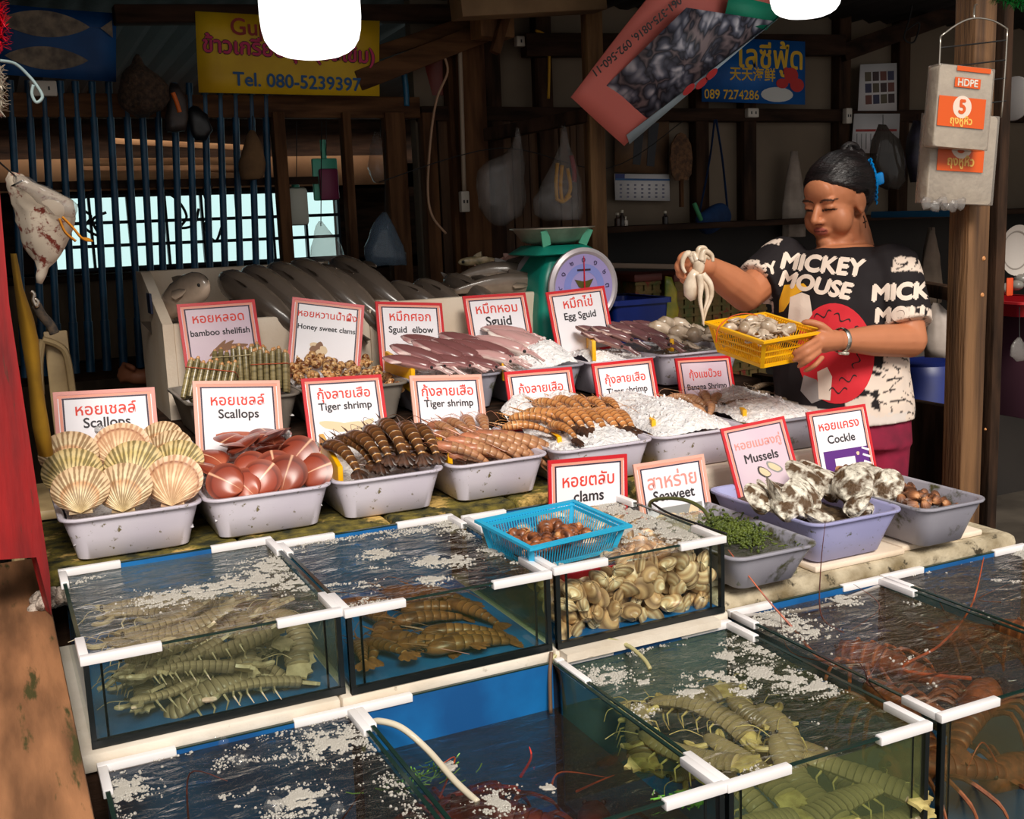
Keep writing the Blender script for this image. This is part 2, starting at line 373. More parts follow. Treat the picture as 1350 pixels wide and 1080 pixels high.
bar('roof_beam', aty(600, 5, BY-.6), aty(790, -4, BY-.6), .1, .1, mat('pale_top_beam', (150, 120, 84), (110, 84, 56), scale=4, rough=.8), 'pale beam end at the top of the picture')
bar('roof_beam', aty(690, 60, BY-.05), aty(1110, 60, BY-.05), .06, .09, DARKWOOD, 'dark roof beam behind the fish photo banner')
bar('roof_beam', aty(1110, 70, BY-.05), aty(1290, 5, BY-.3), .06, .08, DARKWOOD, 'sloping dark roof beam above the poster')
bar('slat_rail', aty(622, 182, BY-.06), aty(775, 152, BY-.4), .05, .05, DARKWOODZ, 'dark rail from which the clear bag hangs', 'rail')
# slatted plank wall in the middle
SLAT = mat('brown_slats', (104, 74, 50), (58, 40, 28), scale=4, stretch=(5, 5, .6), rough=.85, bump=.3)
x0 = aty(580, 250, BY).x; x1 = aty(790, 250, BY).x; k = 0; sl = B()
x = x0
while x < x1:
    w = .045+.012*math.sin(k*2.3); sl.bx(x, x+w-.005, BY-.012+.006*math.sin(k*5.1), BY+.029, .6, 2.0, .003); x += w; k += 1
struct('wall_slats', sl, SLAT, 'wall of narrow brown upright slats behind the scale', 'wall')
# middle post
p0 = atd(781, 0, 1); a = aty(766, 0, 3.8); b = aty(795, 0, 3.8); w = b.x-a.x; c0 = (a+b)/2; c1 = aty(787, 300, 3.8)
d = (c1-c0)/(c0.z-c1.z)
t = B().box((0, 0, 0), (w*.74, .05, 2.62), None, .006)
t.xf(Matrix.Translation((c0.x+d.x*(c0.z-1.31), 3.8, 1.31)))
tag(t.out('post', POSTWOOD, smooth=30), 'pale wooden post standing in the middle, in front of the cream wall', 'post', kind='structure')
# right post pair and frame
RY = 2.36
def upright(pxt, pyt, pxb, pyb, y, w, dep, m, label, name='post'):
    t_ = aty(pxt, pyt, y); b_ = aty(pxb, pyb, y); d_ = (t_-b_)/(t_.z-b_.z)
    lo = b_ + d_*(0-b_.z); hi = b_ + d_*(2.54-b_.z)
    x = B().box((0, 0, 1.27), (w, dep, 2.54), None, .005)
    for v in x.bm.verts:
        f = v.co.z/2.54; q = lo.lerp(hi, f); v.co = V((v.co.x+q.x, v.co.y+y, v.co.z))
    return tag(x.out(name, m, smooth=30), label, 'post', kind='structure')
BIGPOST = mat('big_post_wood', (132, 96, 64), (76, 54, 38), scale=3, stretch=(8, 8, .5), rough=.7, bump=.6, bscale=14, spec=.3, c3=(30, 22, 16), c3scale=3, c3lo=.68)
p = upright(1287, 10, 1268, 600, RY, .083, .075, BIGPOST, 'broad weathered post at the right end of the stall')
knots = [(1297, 341, .007), (1295, 389, .007), (1299, 566, .004)]
for kx, ky, r in knots:
    q = aty(kx, ky, RY-.038); kb = B().lathe([(0, .003), (r*.6, .003), (r, 0)], 12, basis(V((1, 0, 0)), V((0, 0, 1)), V((0, -1, 0)), q))
    ko = kb.out('knot', flat('orange_knot_%d' % kx, (206, 140, 84), .6), p); ko['label'] = 'pale orange knot'
upright(1322, 10, 1302, 600, RY+.02, .04, .05, DARKWOODZ, 'narrow dark post beside the broad post')
bar('frame_rail', aty(1178, 560, 3.0), aty(1262, 586, 2.44), .06, .055, DARKWOODZ, 'brown rail between the standing person and the right post', 'rail')
struct('wall_side', B().bx(2.62, 2.66, 2.45, 3.4, 0, .98), DARKWOODZ, 'dark plank side panel below the rail', 'wall')
bar('frame_rail', aty(1205, 378, 3.2), aty(1262, 388, 2.9), .05, .05, DARKWOODZ, 'thin brown rail behind the standing person’s elbow', 'rail')
bar('blue_pipe', aty(1150, 283, 3.9), aty(1290, 281, 3.4), .028, .028, flat('blue_pipe_paint', (26, 84, 120), .4), 'blue horizontal pipe behind the hanging bag packs', 'pipe')

# ------------------------------------------------------------------ red board and plank on the left
a = aty(-6, -20, 2.25); 
rb = B()
prof = [aty(-14, 0, 2.28), aty(-2, 232, 2.28), aty(12, 400, 2.28), aty(66, 760, 2.28), aty(68, 812, 2.28), aty(48, 735, 2.28), aty(-60, 742, 2.28), aty(-60, 0, 2.28)]
va = [rb.bm.verts.new(q) for q in prof]; vb = [rb.bm.verts.new(q + V((-.01, .05, 0))) for q in prof]
rb.face(va); rb.face(vb[::-1])
for i in range(len(prof)): rb.face([va[i], vb[i], vb[(i+1) % 8], va[(i+1) % 8]])
tag(rb.out('red_board', REDPAINT, smooth=0), 'red painted upright board at the left edge of the stall', 'board', kind='structure')
pk = B().bx(-.085, .058, .9, 2.75, .825, .86, .005)
tag(pk.out('plank', PLANK, smooth=30), 'worn brown plank running along the left side of the tanks', 'plank')
tag(B().bx(-.16, -.09, .8, 2.7, .0, .8, .004).out('red_board', REDPAINT, smooth=0), 'red board under the brown plank at the lower left', 'board', kind='structure')
beam('plank_support', -.08, .05, 1.0, 2.7, .0, .825, DARKWOOD, 'dark support under the brown plank', 'support')

# ------------------------------------------------------------------ stands: each tier
tag(B().bx(.03, 2.45, 1.22, 1.82, .0, .44, .006).out('tank_stand', DARKWOOD, smooth=0), 'dark stand under the front row of tanks', 'stand', kind='structure')
tag(B().bx(.05, 1.34, 1.835, 2.40, .0, .74, .006).out('tank_stand', DARKWOOD, smooth=0), 'dark stand under the second row of tanks', 'stand', kind='structure')
for i, (x0, x1) in enumerate(((.05, .50), (.50, .93), (.93, 1.345))):
    tag(B().bx(x0+.001, x1-.001, 1.822, 2.37, .735, .768, .006).out('foam_board', FOAMW, smooth=30), ('grimy white foam board under the left mantis shrimp tank', 'grimy white foam board under the brown shrimp tank', 'grimy white foam board under the clam tank')[i], 'foam board')
tag(B().bx(1.35, 2.3, 1.9, 2.7, .0, .72, .006).out('tub_stand', DARKWOOD, smooth=0), 'dark stand under the lavender tubs on the right', 'stand', kind='structure')
sl = B().bx(1.345, 2.26, 1.865, 2.45, .725, .782, .022); sl.noise(.004, 14)
tag(sl.out('foam_slab', CONCRETE, smooth=60), 'thick grimy foam slab with a rounded edge under the lavender tubs', 'slab')
for i, (x0, x1, y0) in enumerate(((1.36, 1.62, 1.93), (1.63, 1.90, 1.885), (1.905, 2.17, 1.9))):
    tag(B().bx(x0, x1, y0, 2.4, .782, .797, .005).out('foam_sheet', STYRO, smooth=30), ('white foam sheet under the seaweed tub', 'white foam sheet under the oyster tub', 'white foam sheet under the cockle tub')[i], 'foam sheet')
# shelf A with mossy planks and a foam block front
tag(B().bx(.04, 2.2, 2.45, 2.85, .0, .86, .004).out('shelf_stand', DARKWOOD, smooth=0), 'dark stand under the long row of seafood tubs', 'stand', kind='structure')
for i, (x0, x1) in enumerate(((.045, .455), (.46, .80), (.805, 1.12), (1.125, 1.6), (1.605, 2.22))):
    b_ = B().bx(x0, x1, 2.375 if i < 3 else 2.39, 2.86, .86, .918, .01)
    bmesh.ops.subdivide_edges(b_.bm, edges=b_.bm.edges[:], cuts=4, use_grid_fill=True); b_.noise(.004, 22, i)
    tag(b_.out('mossy_board', MOSS if i < 4 else STYRO, smooth=50), ('mossy yellow-green board under the ribbed scallops', 'mossy board under the pink scallops', 'mossy board under the left tiger shrimp tub', 'mossy board under the middle tiger shrimp tubs', 'rust-stained white board under the iced tubs on the right')[i], 'board')
b_ = B().bx(.53, .93, 2.345, 2.374, .80, .912, .008); b_.noise(.003, 30)
tag(b_.out('foam_block', FOAMW, smooth=50), 'white foam block behind the brown shrimp tank', 'foam block')
for i, (x0, x1) in enumerate(((.09, .5), (.97, 1.33))):
    tag(B().bx(x0, x1, 2.378 if i == 0 else 2.335, 2.44 if i == 0 else 2.374, .74, .859 if i == 0 else .9, .006).out('edge_board', mat('yellow_brown_board_%d' % i, (186, 138, 66), (90, 74, 30), scale=7, rough=.85, bump=.4), smooth=30), ('yellow-brown board behind the left mantis shrimp tank', 'brown board behind the clam tank')[i], 'board')
# shelf B and C
tag(B().bx(.40, 2.25, 2.87, 3.27, .0, 1.058, .004).out('shelf_stand', DARKWOOD, smooth=0), 'dark stand under the squid and shellfish tubs', 'stand', kind='structure')
tag(B().bx(.42, 2.1, 3.28, 3.9, .0, 1.06, .004).out('shelf_stand', DARKWOOD, smooth=0), 'dark stand under the white fish boxes', 'stand', kind='structure')
# ------------------------------------------------------------------ tanks
W_TOP = glassmat('rippled_water_surface', (242, 246, 236), bump=.55, bscale=26, rough=.04, ior=1.33, murk=.06, murkcol=(120, 120, 92))
W_SIDE = glassmat('greenish_water', (240, 246, 232), ior=1.01, murk=.06, murkcol=(120, 130, 84))
W_SIDE2 = glassmat('murky_green_water', (243, 244, 234), ior=1.01, murk=.15, murkcol=(124, 122, 98))
W_SIDE3 = glassmat('murky_olive_water', (238, 242, 222), ior=1.01, murk=.34, murkcol=(118, 120, 82))
W_SIDE4 = glassmat('murky_brown_water', (240, 236, 220), ior=1.01, murk=.24, murkcol=(126, 104, 70))
W_TOPB = glassmat('brown_rippled_surface', (242, 240, 232), bump=.6, bscale=24, rough=.04, ior=1.33, murk=.20, murkcol=(104, 76, 54))
W_TOPG = glassmat('grey_rippled_surface', (242, 244, 234), bump=.5, bscale=24, rough=.04, ior=1.33, murk=.20, murkcol=(140, 128, 100))
W_TOPC = glassmat('clear_rippled_surface', (250, 250, 248), bump=.35, bscale=26, rough=.04, ior=1.33, murk=.04, murkcol=(150, 140, 120))
W_TOPD = glassmat('dark_rippled_surface', (242, 240, 236), bump=.5, bscale=24, rough=.04, ior=1.33, murk=.42, murkcol=(52, 36, 30))
W_CLEAR = glassmat('clear_water', (250, 250, 248), ior=1.01)
FOAM = glassmat('soap_like_foam', (235, 235, 232), murk=.5, murkcol=(226, 220, 210), ior=1.4, rough=.1)
BUBBLE = glassmat('water_bubble', (250, 250, 250), ior=1.33, rough=.02, murk=.04, murkcol=(240, 240, 240))
def tank(x0, x1, y0, y1, zb, zr, label, side_murk=False, clips=(1, 1, 1, 1), arm=.12):
    t = thing('glass_tank', label, 'tank', ((x0+x1)/2, y0, zb))
    w = x1-x0; d = y1-y0; h = zr-zb; th = .006; hx = w/2
    def ch(n, b, m, lab=None, smooth=30):
        o = b.out(n, m, t, smooth=smooth)
        if lab: o['label'] = lab
        return o
    ch('front_pane', B().bx(-hx+th, hx-th, 0, th, .002, h), GLASS, smooth=0)
    for s in (-1, 1): ch('side_pane', B().bx(s*hx, s*(hx-th), 0, d, .002, h), GLASS, smooth=0)
    ch('back_panel', B().bx(-hx+th, hx-th, d-th, d, .002, h), BLUEBASE, 'blue back panel', 0)
    ch('base_panel', B().bx(-hx+th, hx-th, th, d-th, .002, .009), BLUEBASE, 'blue base', 0)
    ch('base_seal', B().bx(-hx, hx, -.003, .007, 0, .013), BLACKSEAL, 'black seal along the foot')
    for s in (-1, 1):
        ch('corner_seal', B().bx(s*hx, s*(hx-.009), -.002, .009, .0, h-.002).bx(s*(hx-.026), s*(hx-.030), .0065, .0095, .012, h-.01), BLACKSEAL, 'black corner seal')
    e = B()
    e.bx(-hx, hx, -.0005, th+.0005, h, h+.0025); e.bx(-hx, hx, d-th-.0005, d+.0005, h, h+.0025)
    for s in (-1, 1): e.bx(s*(hx+.0005), s*(hx-th-.0005), th, d-th, h, h+.0025)
    ch('glass_rim', e, GLASSEDGE, smooth=0)
    i = 0
    for sy in (0, 1):
        for sx in (-1, 1):
            if clips[i]:
                a = arm*(.9+.25*rnd.random()); b_ = arm*(.75+.3*rnd.random())
                yb = -.005 if sy == 0 else d-.010; xa = sx*(hx+.004)
                c = B()
                c.bx(xa, xa-sx*a, yb, yb+.015, h-.010, h+.005, .0015)
                c.bx(xa, xa-sx*.015, yb+.0152 if sy == 0 else yb-.0002, (yb+b_) if sy == 0 else yb+.015-b_, h-.010, h+.0045, .0015)
                ch('corner_clip', c, WHITEPVC, 'white corner clip')
            i += 1
    return t
def water(x0, x1, y0, y1, z0, z1, label, side=None, amp=.0015, top=None):
    b = B(); e = .0065
    X0, X1, Y0, Y1 = x0+e, x1-e, y0+e, y1-e
    nu, nv = 40, 50
    b.grid(lambda u, v: V((lerp(X0, X1, u), lerp(Y0, Y1, v), z1 + (amp*noise.noise(V((u*9, v*12, x0*7))) if 0 < u < 1 and 0 < v < 1 else 0))), nu, nv)
    b.mi = 1
    A = [b.bm.verts.new(q) for q in (V((X0, Y0, z0)), V((X1, Y0, z0)), V((X1, Y1, z0)), V((X0, Y1, z0)))]
    T = [b.bm.verts.new(q) for q in (V((X0, Y0, z1)), V((X1, Y0, z1)), V((X1, Y1, z1)), V((X0, Y1, z1)))]
    for i in range(4): b.face([A[i], A[(i+1) % 4], T[(i+1) % 4], T[i]])
    return tag(b.out('water', [top or W_TOP, side or W_SIDE]), label, 'water', kind='stuff')
ICO = None
def foam(x0, x1, y0, y1, z, label, n=1200, blobs=(), seed=1, thresh=.12, edge=.5, r0=.0009, r1=.0030, nsc=11, bias=None):
    R = random.Random(seed); vs = []; fs = []; made = 0; tries = 0
    dome = [(math.cos(2*PI*k/7), math.sin(2*PI*k/7), -.3) for k in range(7)] + [(.74*math.cos(2*PI*(k+.5)/7), .74*math.sin(2*PI*(k+.5)/7), .55) for k in range(7)] + [(0, 0, .95)]
    while made < n and tries < n*60:
        tries += 1
        if blobs and R.random() < .62:
            bx_, by_, br = R.choice(blobs); a = R.uniform(0, 2*PI); q = abs(R.gauss(0, .62)); x = bx_+br*q*math.cos(a); y = by_+br*q*math.sin(a)
            w = noise.noise(V((x*38, y*52, seed))) + .8*noise.noise(V((x*90, y*120, seed+2)))
            if w < -.12+.25*(q-.4): continue
        else:
            x = R.uniform(x0, x1); y = R.uniform(y0, y1)
            d = min(x-x0, x1-x, y-y0, y1-y); w = noise.noise(V((x*nsc, y*nsc*1.6, seed*3.1))) + .6*noise.noise(V((x*nsc*3.3, y*nsc*4, seed)))
            g = edge*math.exp(-d/.018) + (bias(x, y) if bias else 0)
            if w*.9 + g < thresh + .08 + .2*R.random(): continue
        if not (x0+.009 < x < x1-.009 and y0+.009 < y < y1-.009): continue
        r = lerp(r0, r1, R.random()**2.5); o = len(vs)
        vs += [(x+c[0]*r, y+c[1]*r, z+c[2]*r) for c in dome]
        fs += [(o+k, o+(k+1) % 7, o+7+k) for k in range(7)] + [(o+(k+1) % 7, o+7+(k+1) % 7, o+7+k) for k in range(7)] + [(o+7+k, o+7+(k+1) % 7, o+14) for k in range(7)]
        made += 1
    me = bpy.data.meshes.new('foam'); me.from_pydata(vs, [], fs); me.materials.append(FOAM); me.polygons.foreach_set('use_smooth', [True]*len(me.polygons))
    o = bpy.data.objects.new('foam', me); COL.objects.link(o)
    return tag(o, label, 'foam', kind='stuff')
def bubbles(pts, z, label):
    b = B()
    for (x, y, r) in pts: b.ball((x, y, z+r*.15), r, 3)
    return tag(b.out('bubbles', BUBBLE, smooth=180), label, 'bubbles', kind='stuff')

F1 = (.089, .514, 1.265, 1.812); F2 = (.521, .922, 1.265, 1.812); F3 = (.928, 1.333, 1.262, 1.812)
F4 = (1.371, 1.793, 1.272, 1.858); F5 = (1.807, 2.266, 1.29, 1.862)
ZB, ZR = .445, .75
tank(*F1, ZB, ZR, 'front glass tank at lower left with dark foamy water'); tank(*F2, ZB, ZR, 'front glass tank with low water and red lobsters, blue panel bare above the water', clips=(0, 1, 1, 0))
tank(*F3, ZB, ZR, 'front glass tank of yellow mantis shrimps in the lower middle'); tank(*F4, ZB, ZR, 'front glass tank with lobsters whose orange antennae stick out')
tank(*F5, ZB, ZR, 'glass tank at the right edge of the picture, brown rippled water')
S1 = (.082, .513, 1.84, 2.372); S2 = (.520, .926, 1.826, 2.325); S3 = (.936, 1.332, 1.822, 2.272)
SZ, SR = .769, .924
tank(*S1, SZ, SR, 'second-row glass tank packed with grey mantis shrimps, left end'); tank(*S2, SZ, SR, 'second-row glass tank of brown shrimps, between the mantis shrimps and the clams')
tank(*S3, SZ, SR+.006, 'second-row glass tank heaped with clams, blue basket on its rim')
water(*F1, ZB+.012, .742, 'dark rippled water in the lower left tank', top=W_TOPD); water(*F2, ZB+.012, .658, 'low dark water in the tank with the bare blue panel', amp=.001, top=W_TOPD)
water(*F3, ZB+.012, .738, 'greenish water in the tank of yellow mantis shrimps', W_SIDE3); water(*F4, ZB+.012, .736, 'brownish water in the tank with the orange antennae', W_SIDE4, .003, W_TOPB)
water(*F5, ZB+.012, .740, 'rippled brown water in the tank at the right edge', W_SIDE4, .003, W_TOPB)
water(*S1, SZ+.012, .914, 'cloudy water over the grey mantis shrimps', W_SIDE2, .0015, W_TOPG); water(*S2, SZ+.012, .916, 'dark rippled water over the brown shrimps', W_SIDE, .0015, W_TOPB)
water(*S3, SZ+.012, .915, 'clear shallow water over the heaped clams', W_CLEAR, .001, W_TOPC)
P = lambda px, py, z: tuple(atz(px, py, z))[:2]
def blob(px, py, z, r): q = atz(px, py, z); return (q.x, q.y, r)
foam(*F1, .743, 'grey foam round the edges of the lower left tank', 8580, [blob(440, 985, .735, .07), blob(540, 990, .735, .05), blob(590, 1060, .735, .06), blob(160, 1050, .735, .04), blob(395, 1060, .735, .04)], 3, .22, .75)
foam(*F2, .6585, 'white bubbling foam in the low-water lobster tank', 3630, [blob(655, 1058, .66, .035), blob(720, 1040, .66, .01), blob(590, 1010, .66, .012)], 5, .5, .25, .0012, .003)
foam(*F3, .739, 'white foam along the far side of the yellow mantis shrimp tank', 12540, [blob(800, 900, .727, .05), blob(912, 920, .727, .022), blob(940, 898, .727, .016), blob(965, 905, .727, .016), blob(980, 920, .727, .018), blob(1000, 895, .727, .045), blob(1045, 905, .727, .06), blob(1010, 862, .727, .06), blob(1080, 915, .727, .035), blob(850, 907, .727, .013), blob(960, 875, .727, .02)], 7, .42, .34,
     bias=lambda x, y: .3*max(0, (y-1.66)/.15))
foam(*F4, .737, 'pale foam at the far end of the orange-antenna lobster tank', 4290, [blob(1020, 825, .722, .06), blob(1060, 840, .722, .04), blob(1110, 800, .722, .03)], 9, .4, .25, .0012, .0036)
foam(*F5, .741, 'thin foam at the back of the tank at the right edge', 1650, [], 11, .42, .4)
foam(*S1, .915, 'grey foam along the back and right of the left mantis shrimp tank', 9900, [blob(310, 775, .907, .05), blob(270, 785, .907, .04), blob(360, 750, .907, .06), blob(395, 775, .907, .04), blob(215, 795, .907, .05), blob(345, 770, .907, .05)], 13, .4, .3)
foam(*S2, .917, 'white foam at the back of the brown shrimp tank', 10560, [blob(570, 770, .909, .02), blob(600, 745, .909, .035), blob(565, 745, .909, .03), blob(500, 735, .909, .03), blob(600, 695, .909, .07), blob(640, 705, .909, .06), blob(660, 730, .909, .035)], 15, .4, .25, bias=lambda x, y: .25*max(0, (y-2.2)/.12))
foam(*S3, .916, 'grey bubbly foam on the right half of the clam tank', 13860, [blob(840, 680, .915, .09), blob(880, 690, .915, .09), blob(850, 660, .915, .07), blob(900, 705, .915, .06), blob(790, 670, .915, .05), blob(820, 700, .915, .05)], 17, .34, .2, .0014, .0036)
bubbles([(*P(318, 1013, .735), .014), (*P(388, 1005, .735), .011), (*P(362, 1072, .735), .016), (*P(285, 980, .735), .012), (*P(295, 985, .735), .01), (*P(255, 985, .735), .009), (*P(213, 1000, .735), .009), (*P(445, 1076, .735), .012)], .742, 'large clear bubbles floating in the lower left tank')
# ------------------------------------------------------------------ tubs
def rrect(x0, x1, y0, y1, r, z, n=5):
    out = []
    for cx, cy, a0 in ((x1-r, y1-r, 0), (x0+r, y1-r, 90), (x0+r, y0+r, 180), (x1-r, y0+r, 270)):
        for k in range(n+1):
            a = math.radians(a0+90*k/n); out.append(V((cx+r*math.cos(a), cy+r*math.sin(a), z)))
    return out
def tub(x0, x1, y0, y1, zb, zr, m, label, taper=.022, rim=.009, name='tub', group=None, M=None):
    """rim rectangle given; walls taper inwards to the base"""
    cx, cy = (x0+x1)/2, (y0+y1)/2
    X0, X1, Y0, Y1, H = x0-cx, x1-cx, y0-cy, y1-cy, zr-zb
    b = B(); t = .003
    def R(ins, z, r): return rrect(X0+ins, X1-ins, Y0+ins, Y1-ins, r, z)
    i = rim
    rings = [R(i+taper+.012, 0, .02), R(i+taper, .006, .025), R(i+taper*.5, H*.5, .03), R(i, H-.012, .034), R(i, H-.006, .034), R(0, H-.006, .04), R(-.001, H-.003, .04), R(0, H, .04), R(i*.9, H, .035), R(i+t, H-.003, .032), R(i+t+taper*.5, H*.5, .027), R(i+t+taper, .01, .022), R(i+taper+.016, .006, .018)]
    b.loft(rings, caps=True)
    o = b.out(name, m, smooth=50); o.matrix_world = Matrix.Translation((cx, cy, zb)) @ (M or Matrix())
    return tag(o, label, 'tub', group)
A0, A1 = 2.40, 2.82
tub(.092, .385, A0, A1, .919, 1.02, TUB, 'white plastic tub of ribbed scallops at the left end')
tub(.388, .677, A0, A1, .919, 1.02, TUB, 'white plastic tub of pink scallops')
tub(.68, .955, A0, A1, .919, 1.02, TUB, 'white plastic tub of large dark tiger shrimps between yellow boards')
tub(.966, 1.235, A0, A1, .919, 1.02, TUB, 'white plastic tub of pale tiger shrimps left of the clams sign')
tub(1.25, 1.545, A0, A1, .919, 1.02, TUB, 'white plastic tub of orange tiger shrimps on crushed ice')
tub(1.55, 1.845, A0, A1, .919, 1.02, TUB, 'white plastic tub of banana shrimps under heaped ice')
tub(1.85, 2.16, A0+.01, A1, .919, 1.02, TUBG, 'greyish tub of iced grey shrimps behind the mussels sign')
B0, B1 = 2.87, 3.235
tub(.44, .74, B0, B1, 1.059, 1.165, TUBK, 'scuffed grey tub holding bundles of bamboo shellfish')
tub(.745, 1.045, B0, B1, 1.059, 1.165, TUBK, 'scuffed tub of brown spotted snails')
tub(1.05, 1.335, B0, B1, 1.059, 1.165, TUBG, 'grey tub of purple-brown squid')
tub(1.34, 1.61, B0, B1, 1.059, 1.165, TUBG, 'grey tub of squid under a mound of ice')
tub(1.615, 1.865, B0, B1, 1.059, 1.165, TUB, 'white tub of small egg squid on ice')
tub(1.87, 2.19, B0, B1, 1.059, 1.165, TUB, 'white tub of whitish octopus at the right end of the upper row')
tub(1.342, 1.578, 1.80, 2.27, .798, .885, TUBG, 'lavender-grey tub of water and green seaweed', taper=.03)
tub(1.60, 1.875, 1.855, 2.27, .798, .905, TUBL, 'lavender tub heaped with oysters', taper=.03)
tub(1.885, 2.10, 1.815, 2.22, .798, .905, TUBG, 'grimy grey tub of brown cockles beside the right post', taper=.03)
# yellow divider boards standing in the tubs
def divider(px0, px1, h, y0, y1, zc, label):
    """a yellow board seen edge-on between front (px0) and back (px1) corners"""
    p0 = aty(px0[0], px0[1], y0); p1 = aty(px1[0], px1[1], y1); p0.z += .012; p1.z += .016
    d = p1-p0; L = d.length; d.normalize(); up = V((0, 0, 1)); n = d.cross(up).normalized(); up = n.cross(d)
    b = B().box((L/2, 0, -h/2), (L, .012, h), None, .0015)
    o = b.out('divider', YELLOW, smooth=30); o.matrix_world = basis(d, n, up, p0)
    return tag(o, label, 'divider', None)
divider((449, 622), (424, 580), .06, 2.455, 2.74, 0, 'yellow divider board left of the dark tiger shrimps')
divider((593, 594), (566, 574), .055, 2.49, 2.74, 0, 'yellow divider board right of the dark tiger shrimps')
divider((738, 582), (712, 565), .055, 2.49, 2.74, 0, 'yellow divider board between the pale and the orange tiger shrimps')
divider((862, 560), (846, 544), .05, 2.5, 2.72, 0, 'yellow divider board between the orange and the banana shrimps')
divider((982, 546), (960, 530), .05, 2.5, 2.74, 0, 'yellow divider board right of the banana shrimps')
divider((1108, 527), (1080, 520), .04, 2.7, 2.8, 0, 'yellow divider board in front of the standing person’s shirt')
divider((545, 492), (510, 470), .07, 2.9, 3.12, 0, 'yellow divider board between the snails and the squid')
divider((664, 476), (655, 472), .07, 2.9, 3.1, 0, 'yellow divider board right of the purple-brown squid')
divider((783, 455), (775, 450), .06, 2.9, 3.1, 0, 'yellow divider board left of the egg squid')
divider((886, 452), (876, 448), .04, 2.92, 3.1, 0, 'yellow divider board between the egg squid and the octopus')
# ------------------------------------------------------------------ ice
def heap(x0, x1, y0, y1, zf, label, seed=0, chunks=60, nu=56, nv=66, crush=.0042, name='crushed_ice', m=None):
    b = B(); R = random.Random(seed); x0 += .006; x1 -= .006; y0 += .012; y1 -= .006
    def f(u, v):
        x = lerp(x0, x1, u); y = lerp(y0, y1, v); e = min(u, 1-u, v, 1-v)
        z = zf(u, v) + crush*(noise.noise(V((x*60, y*60, seed))) + .7*noise.noise(V((x*130, y*130, seed+5)))) + .012*noise.noise(V((x*14, y*14, seed)))
        if e < .03: z -= .006
        return V((x, y, z))
    b.grid(f, nu, nv)
    for k in range(chunks*2):
        u, v = R.uniform(.05, .95), R.uniform(.03, .97); p = f(u, v); s = R.uniform(.002, .006)
        c = bmesh.new(); bmesh.ops.create_icosphere(c, subdivisions=1, radius=1)
        for q in c.verts: q.co *= R.uniform(.7, 1.15)
        b.merge(c, TRS(p+V((0, 0, s*.3)), (R.random()*3, R.random()*3, R.random()*3), (s*R.uniform(.8, 1.7), s, s*R.uniform(.5, 1))))
    return tag(b.out(name, m or ICE, smooth=45), label, 'ice', kind='stuff')
def bump(u, v, cu, cv, ru, rv): return math.exp(-(((u-cu)/ru)**2 + ((v-cv)/rv)**2))
def chunks(pts, label, seed=0, group=None):
    R = random.Random(seed)
    for (p, s) in pts:
        c = B(); c.ball((0, 0, 0), 1, 2)
        for q in c.bm.verts: q.co *= 1+.25*noise.noise(q.co*1.7+V((seed, s*99, p.x*9)))
        o = c.out('ice_lump', ICECHUNK, smooth=30); o.matrix_world = TRS(p, (R.random()*3, R.random()*3, R.random()*3), (s*1.2, s, s*.8)); tag(o, label, 'ice', group)
heap(1.27, 1.528, 2.42, 2.81, lambda u, v: 1.0 + .05*v + .035*bump(u, v, .6, .35, .6, .4) + .05*bump(u, v, .8, .95, .5, .2) + .05*bump(u, v, .2, .95, .2, .15), 'crushed ice under the orange tiger shrimps', 1, 90)
heap(1.568, 1.828, 2.42, 2.81, lambda u, v: 1.0 + .03*v + .07*bump(u, v, .5, .35, .5, .35) + .055*bump(u, v, .3, .85, .5, .25), 'mound of crushed ice with banana shrimps showing through', 2, 90)
heap(1.868, 2.142, 2.43, 2.81, lambda u, v: 1.0 + .03*v + .045*bump(u, v, .5, .3, .6, .3) + .045*bump(u, v, .55, .75, .4, .2), 'crushed ice in the greyish tub behind the mussels sign', 3, 60)
heap(.985, 1.217, 2.43, 2.81, lambda u, v: .985 + .065*v, 'crushed ice among the pale tiger shrimps', 4, 60)
heap(.70, .937, 2.43, 2.81, lambda u, v: .975 + .06*v, 'ice under the dark tiger shrimps', 5, 20)
heap(1.07, 1.317, 2.89, 3.22, lambda u, v: 1.14 + .05*v, 'ice under the purple-brown squid', 6, 40)
heap(1.36, 1.592, 2.88, 3.22, lambda u, v: 1.15 + .06*v + .05*bump(u, v, .6, .6, .5, .5) + .03*bump(u, v, .8, .2, .4, .3), 'large mound of white ice over the squid', 7, 90)
heap(1.633, 1.848, 2.88, 3.22, lambda u, v: 1.15 + .03*v + .03*bump(u, v, .3, .2, .5, .3), 'crushed ice under the egg squid', 8, 60)
heap(1.888, 2.17, 2.89, 3.22, lambda u, v: 1.145 + .02*v, 'crushed ice under the octopus', 9, 30)
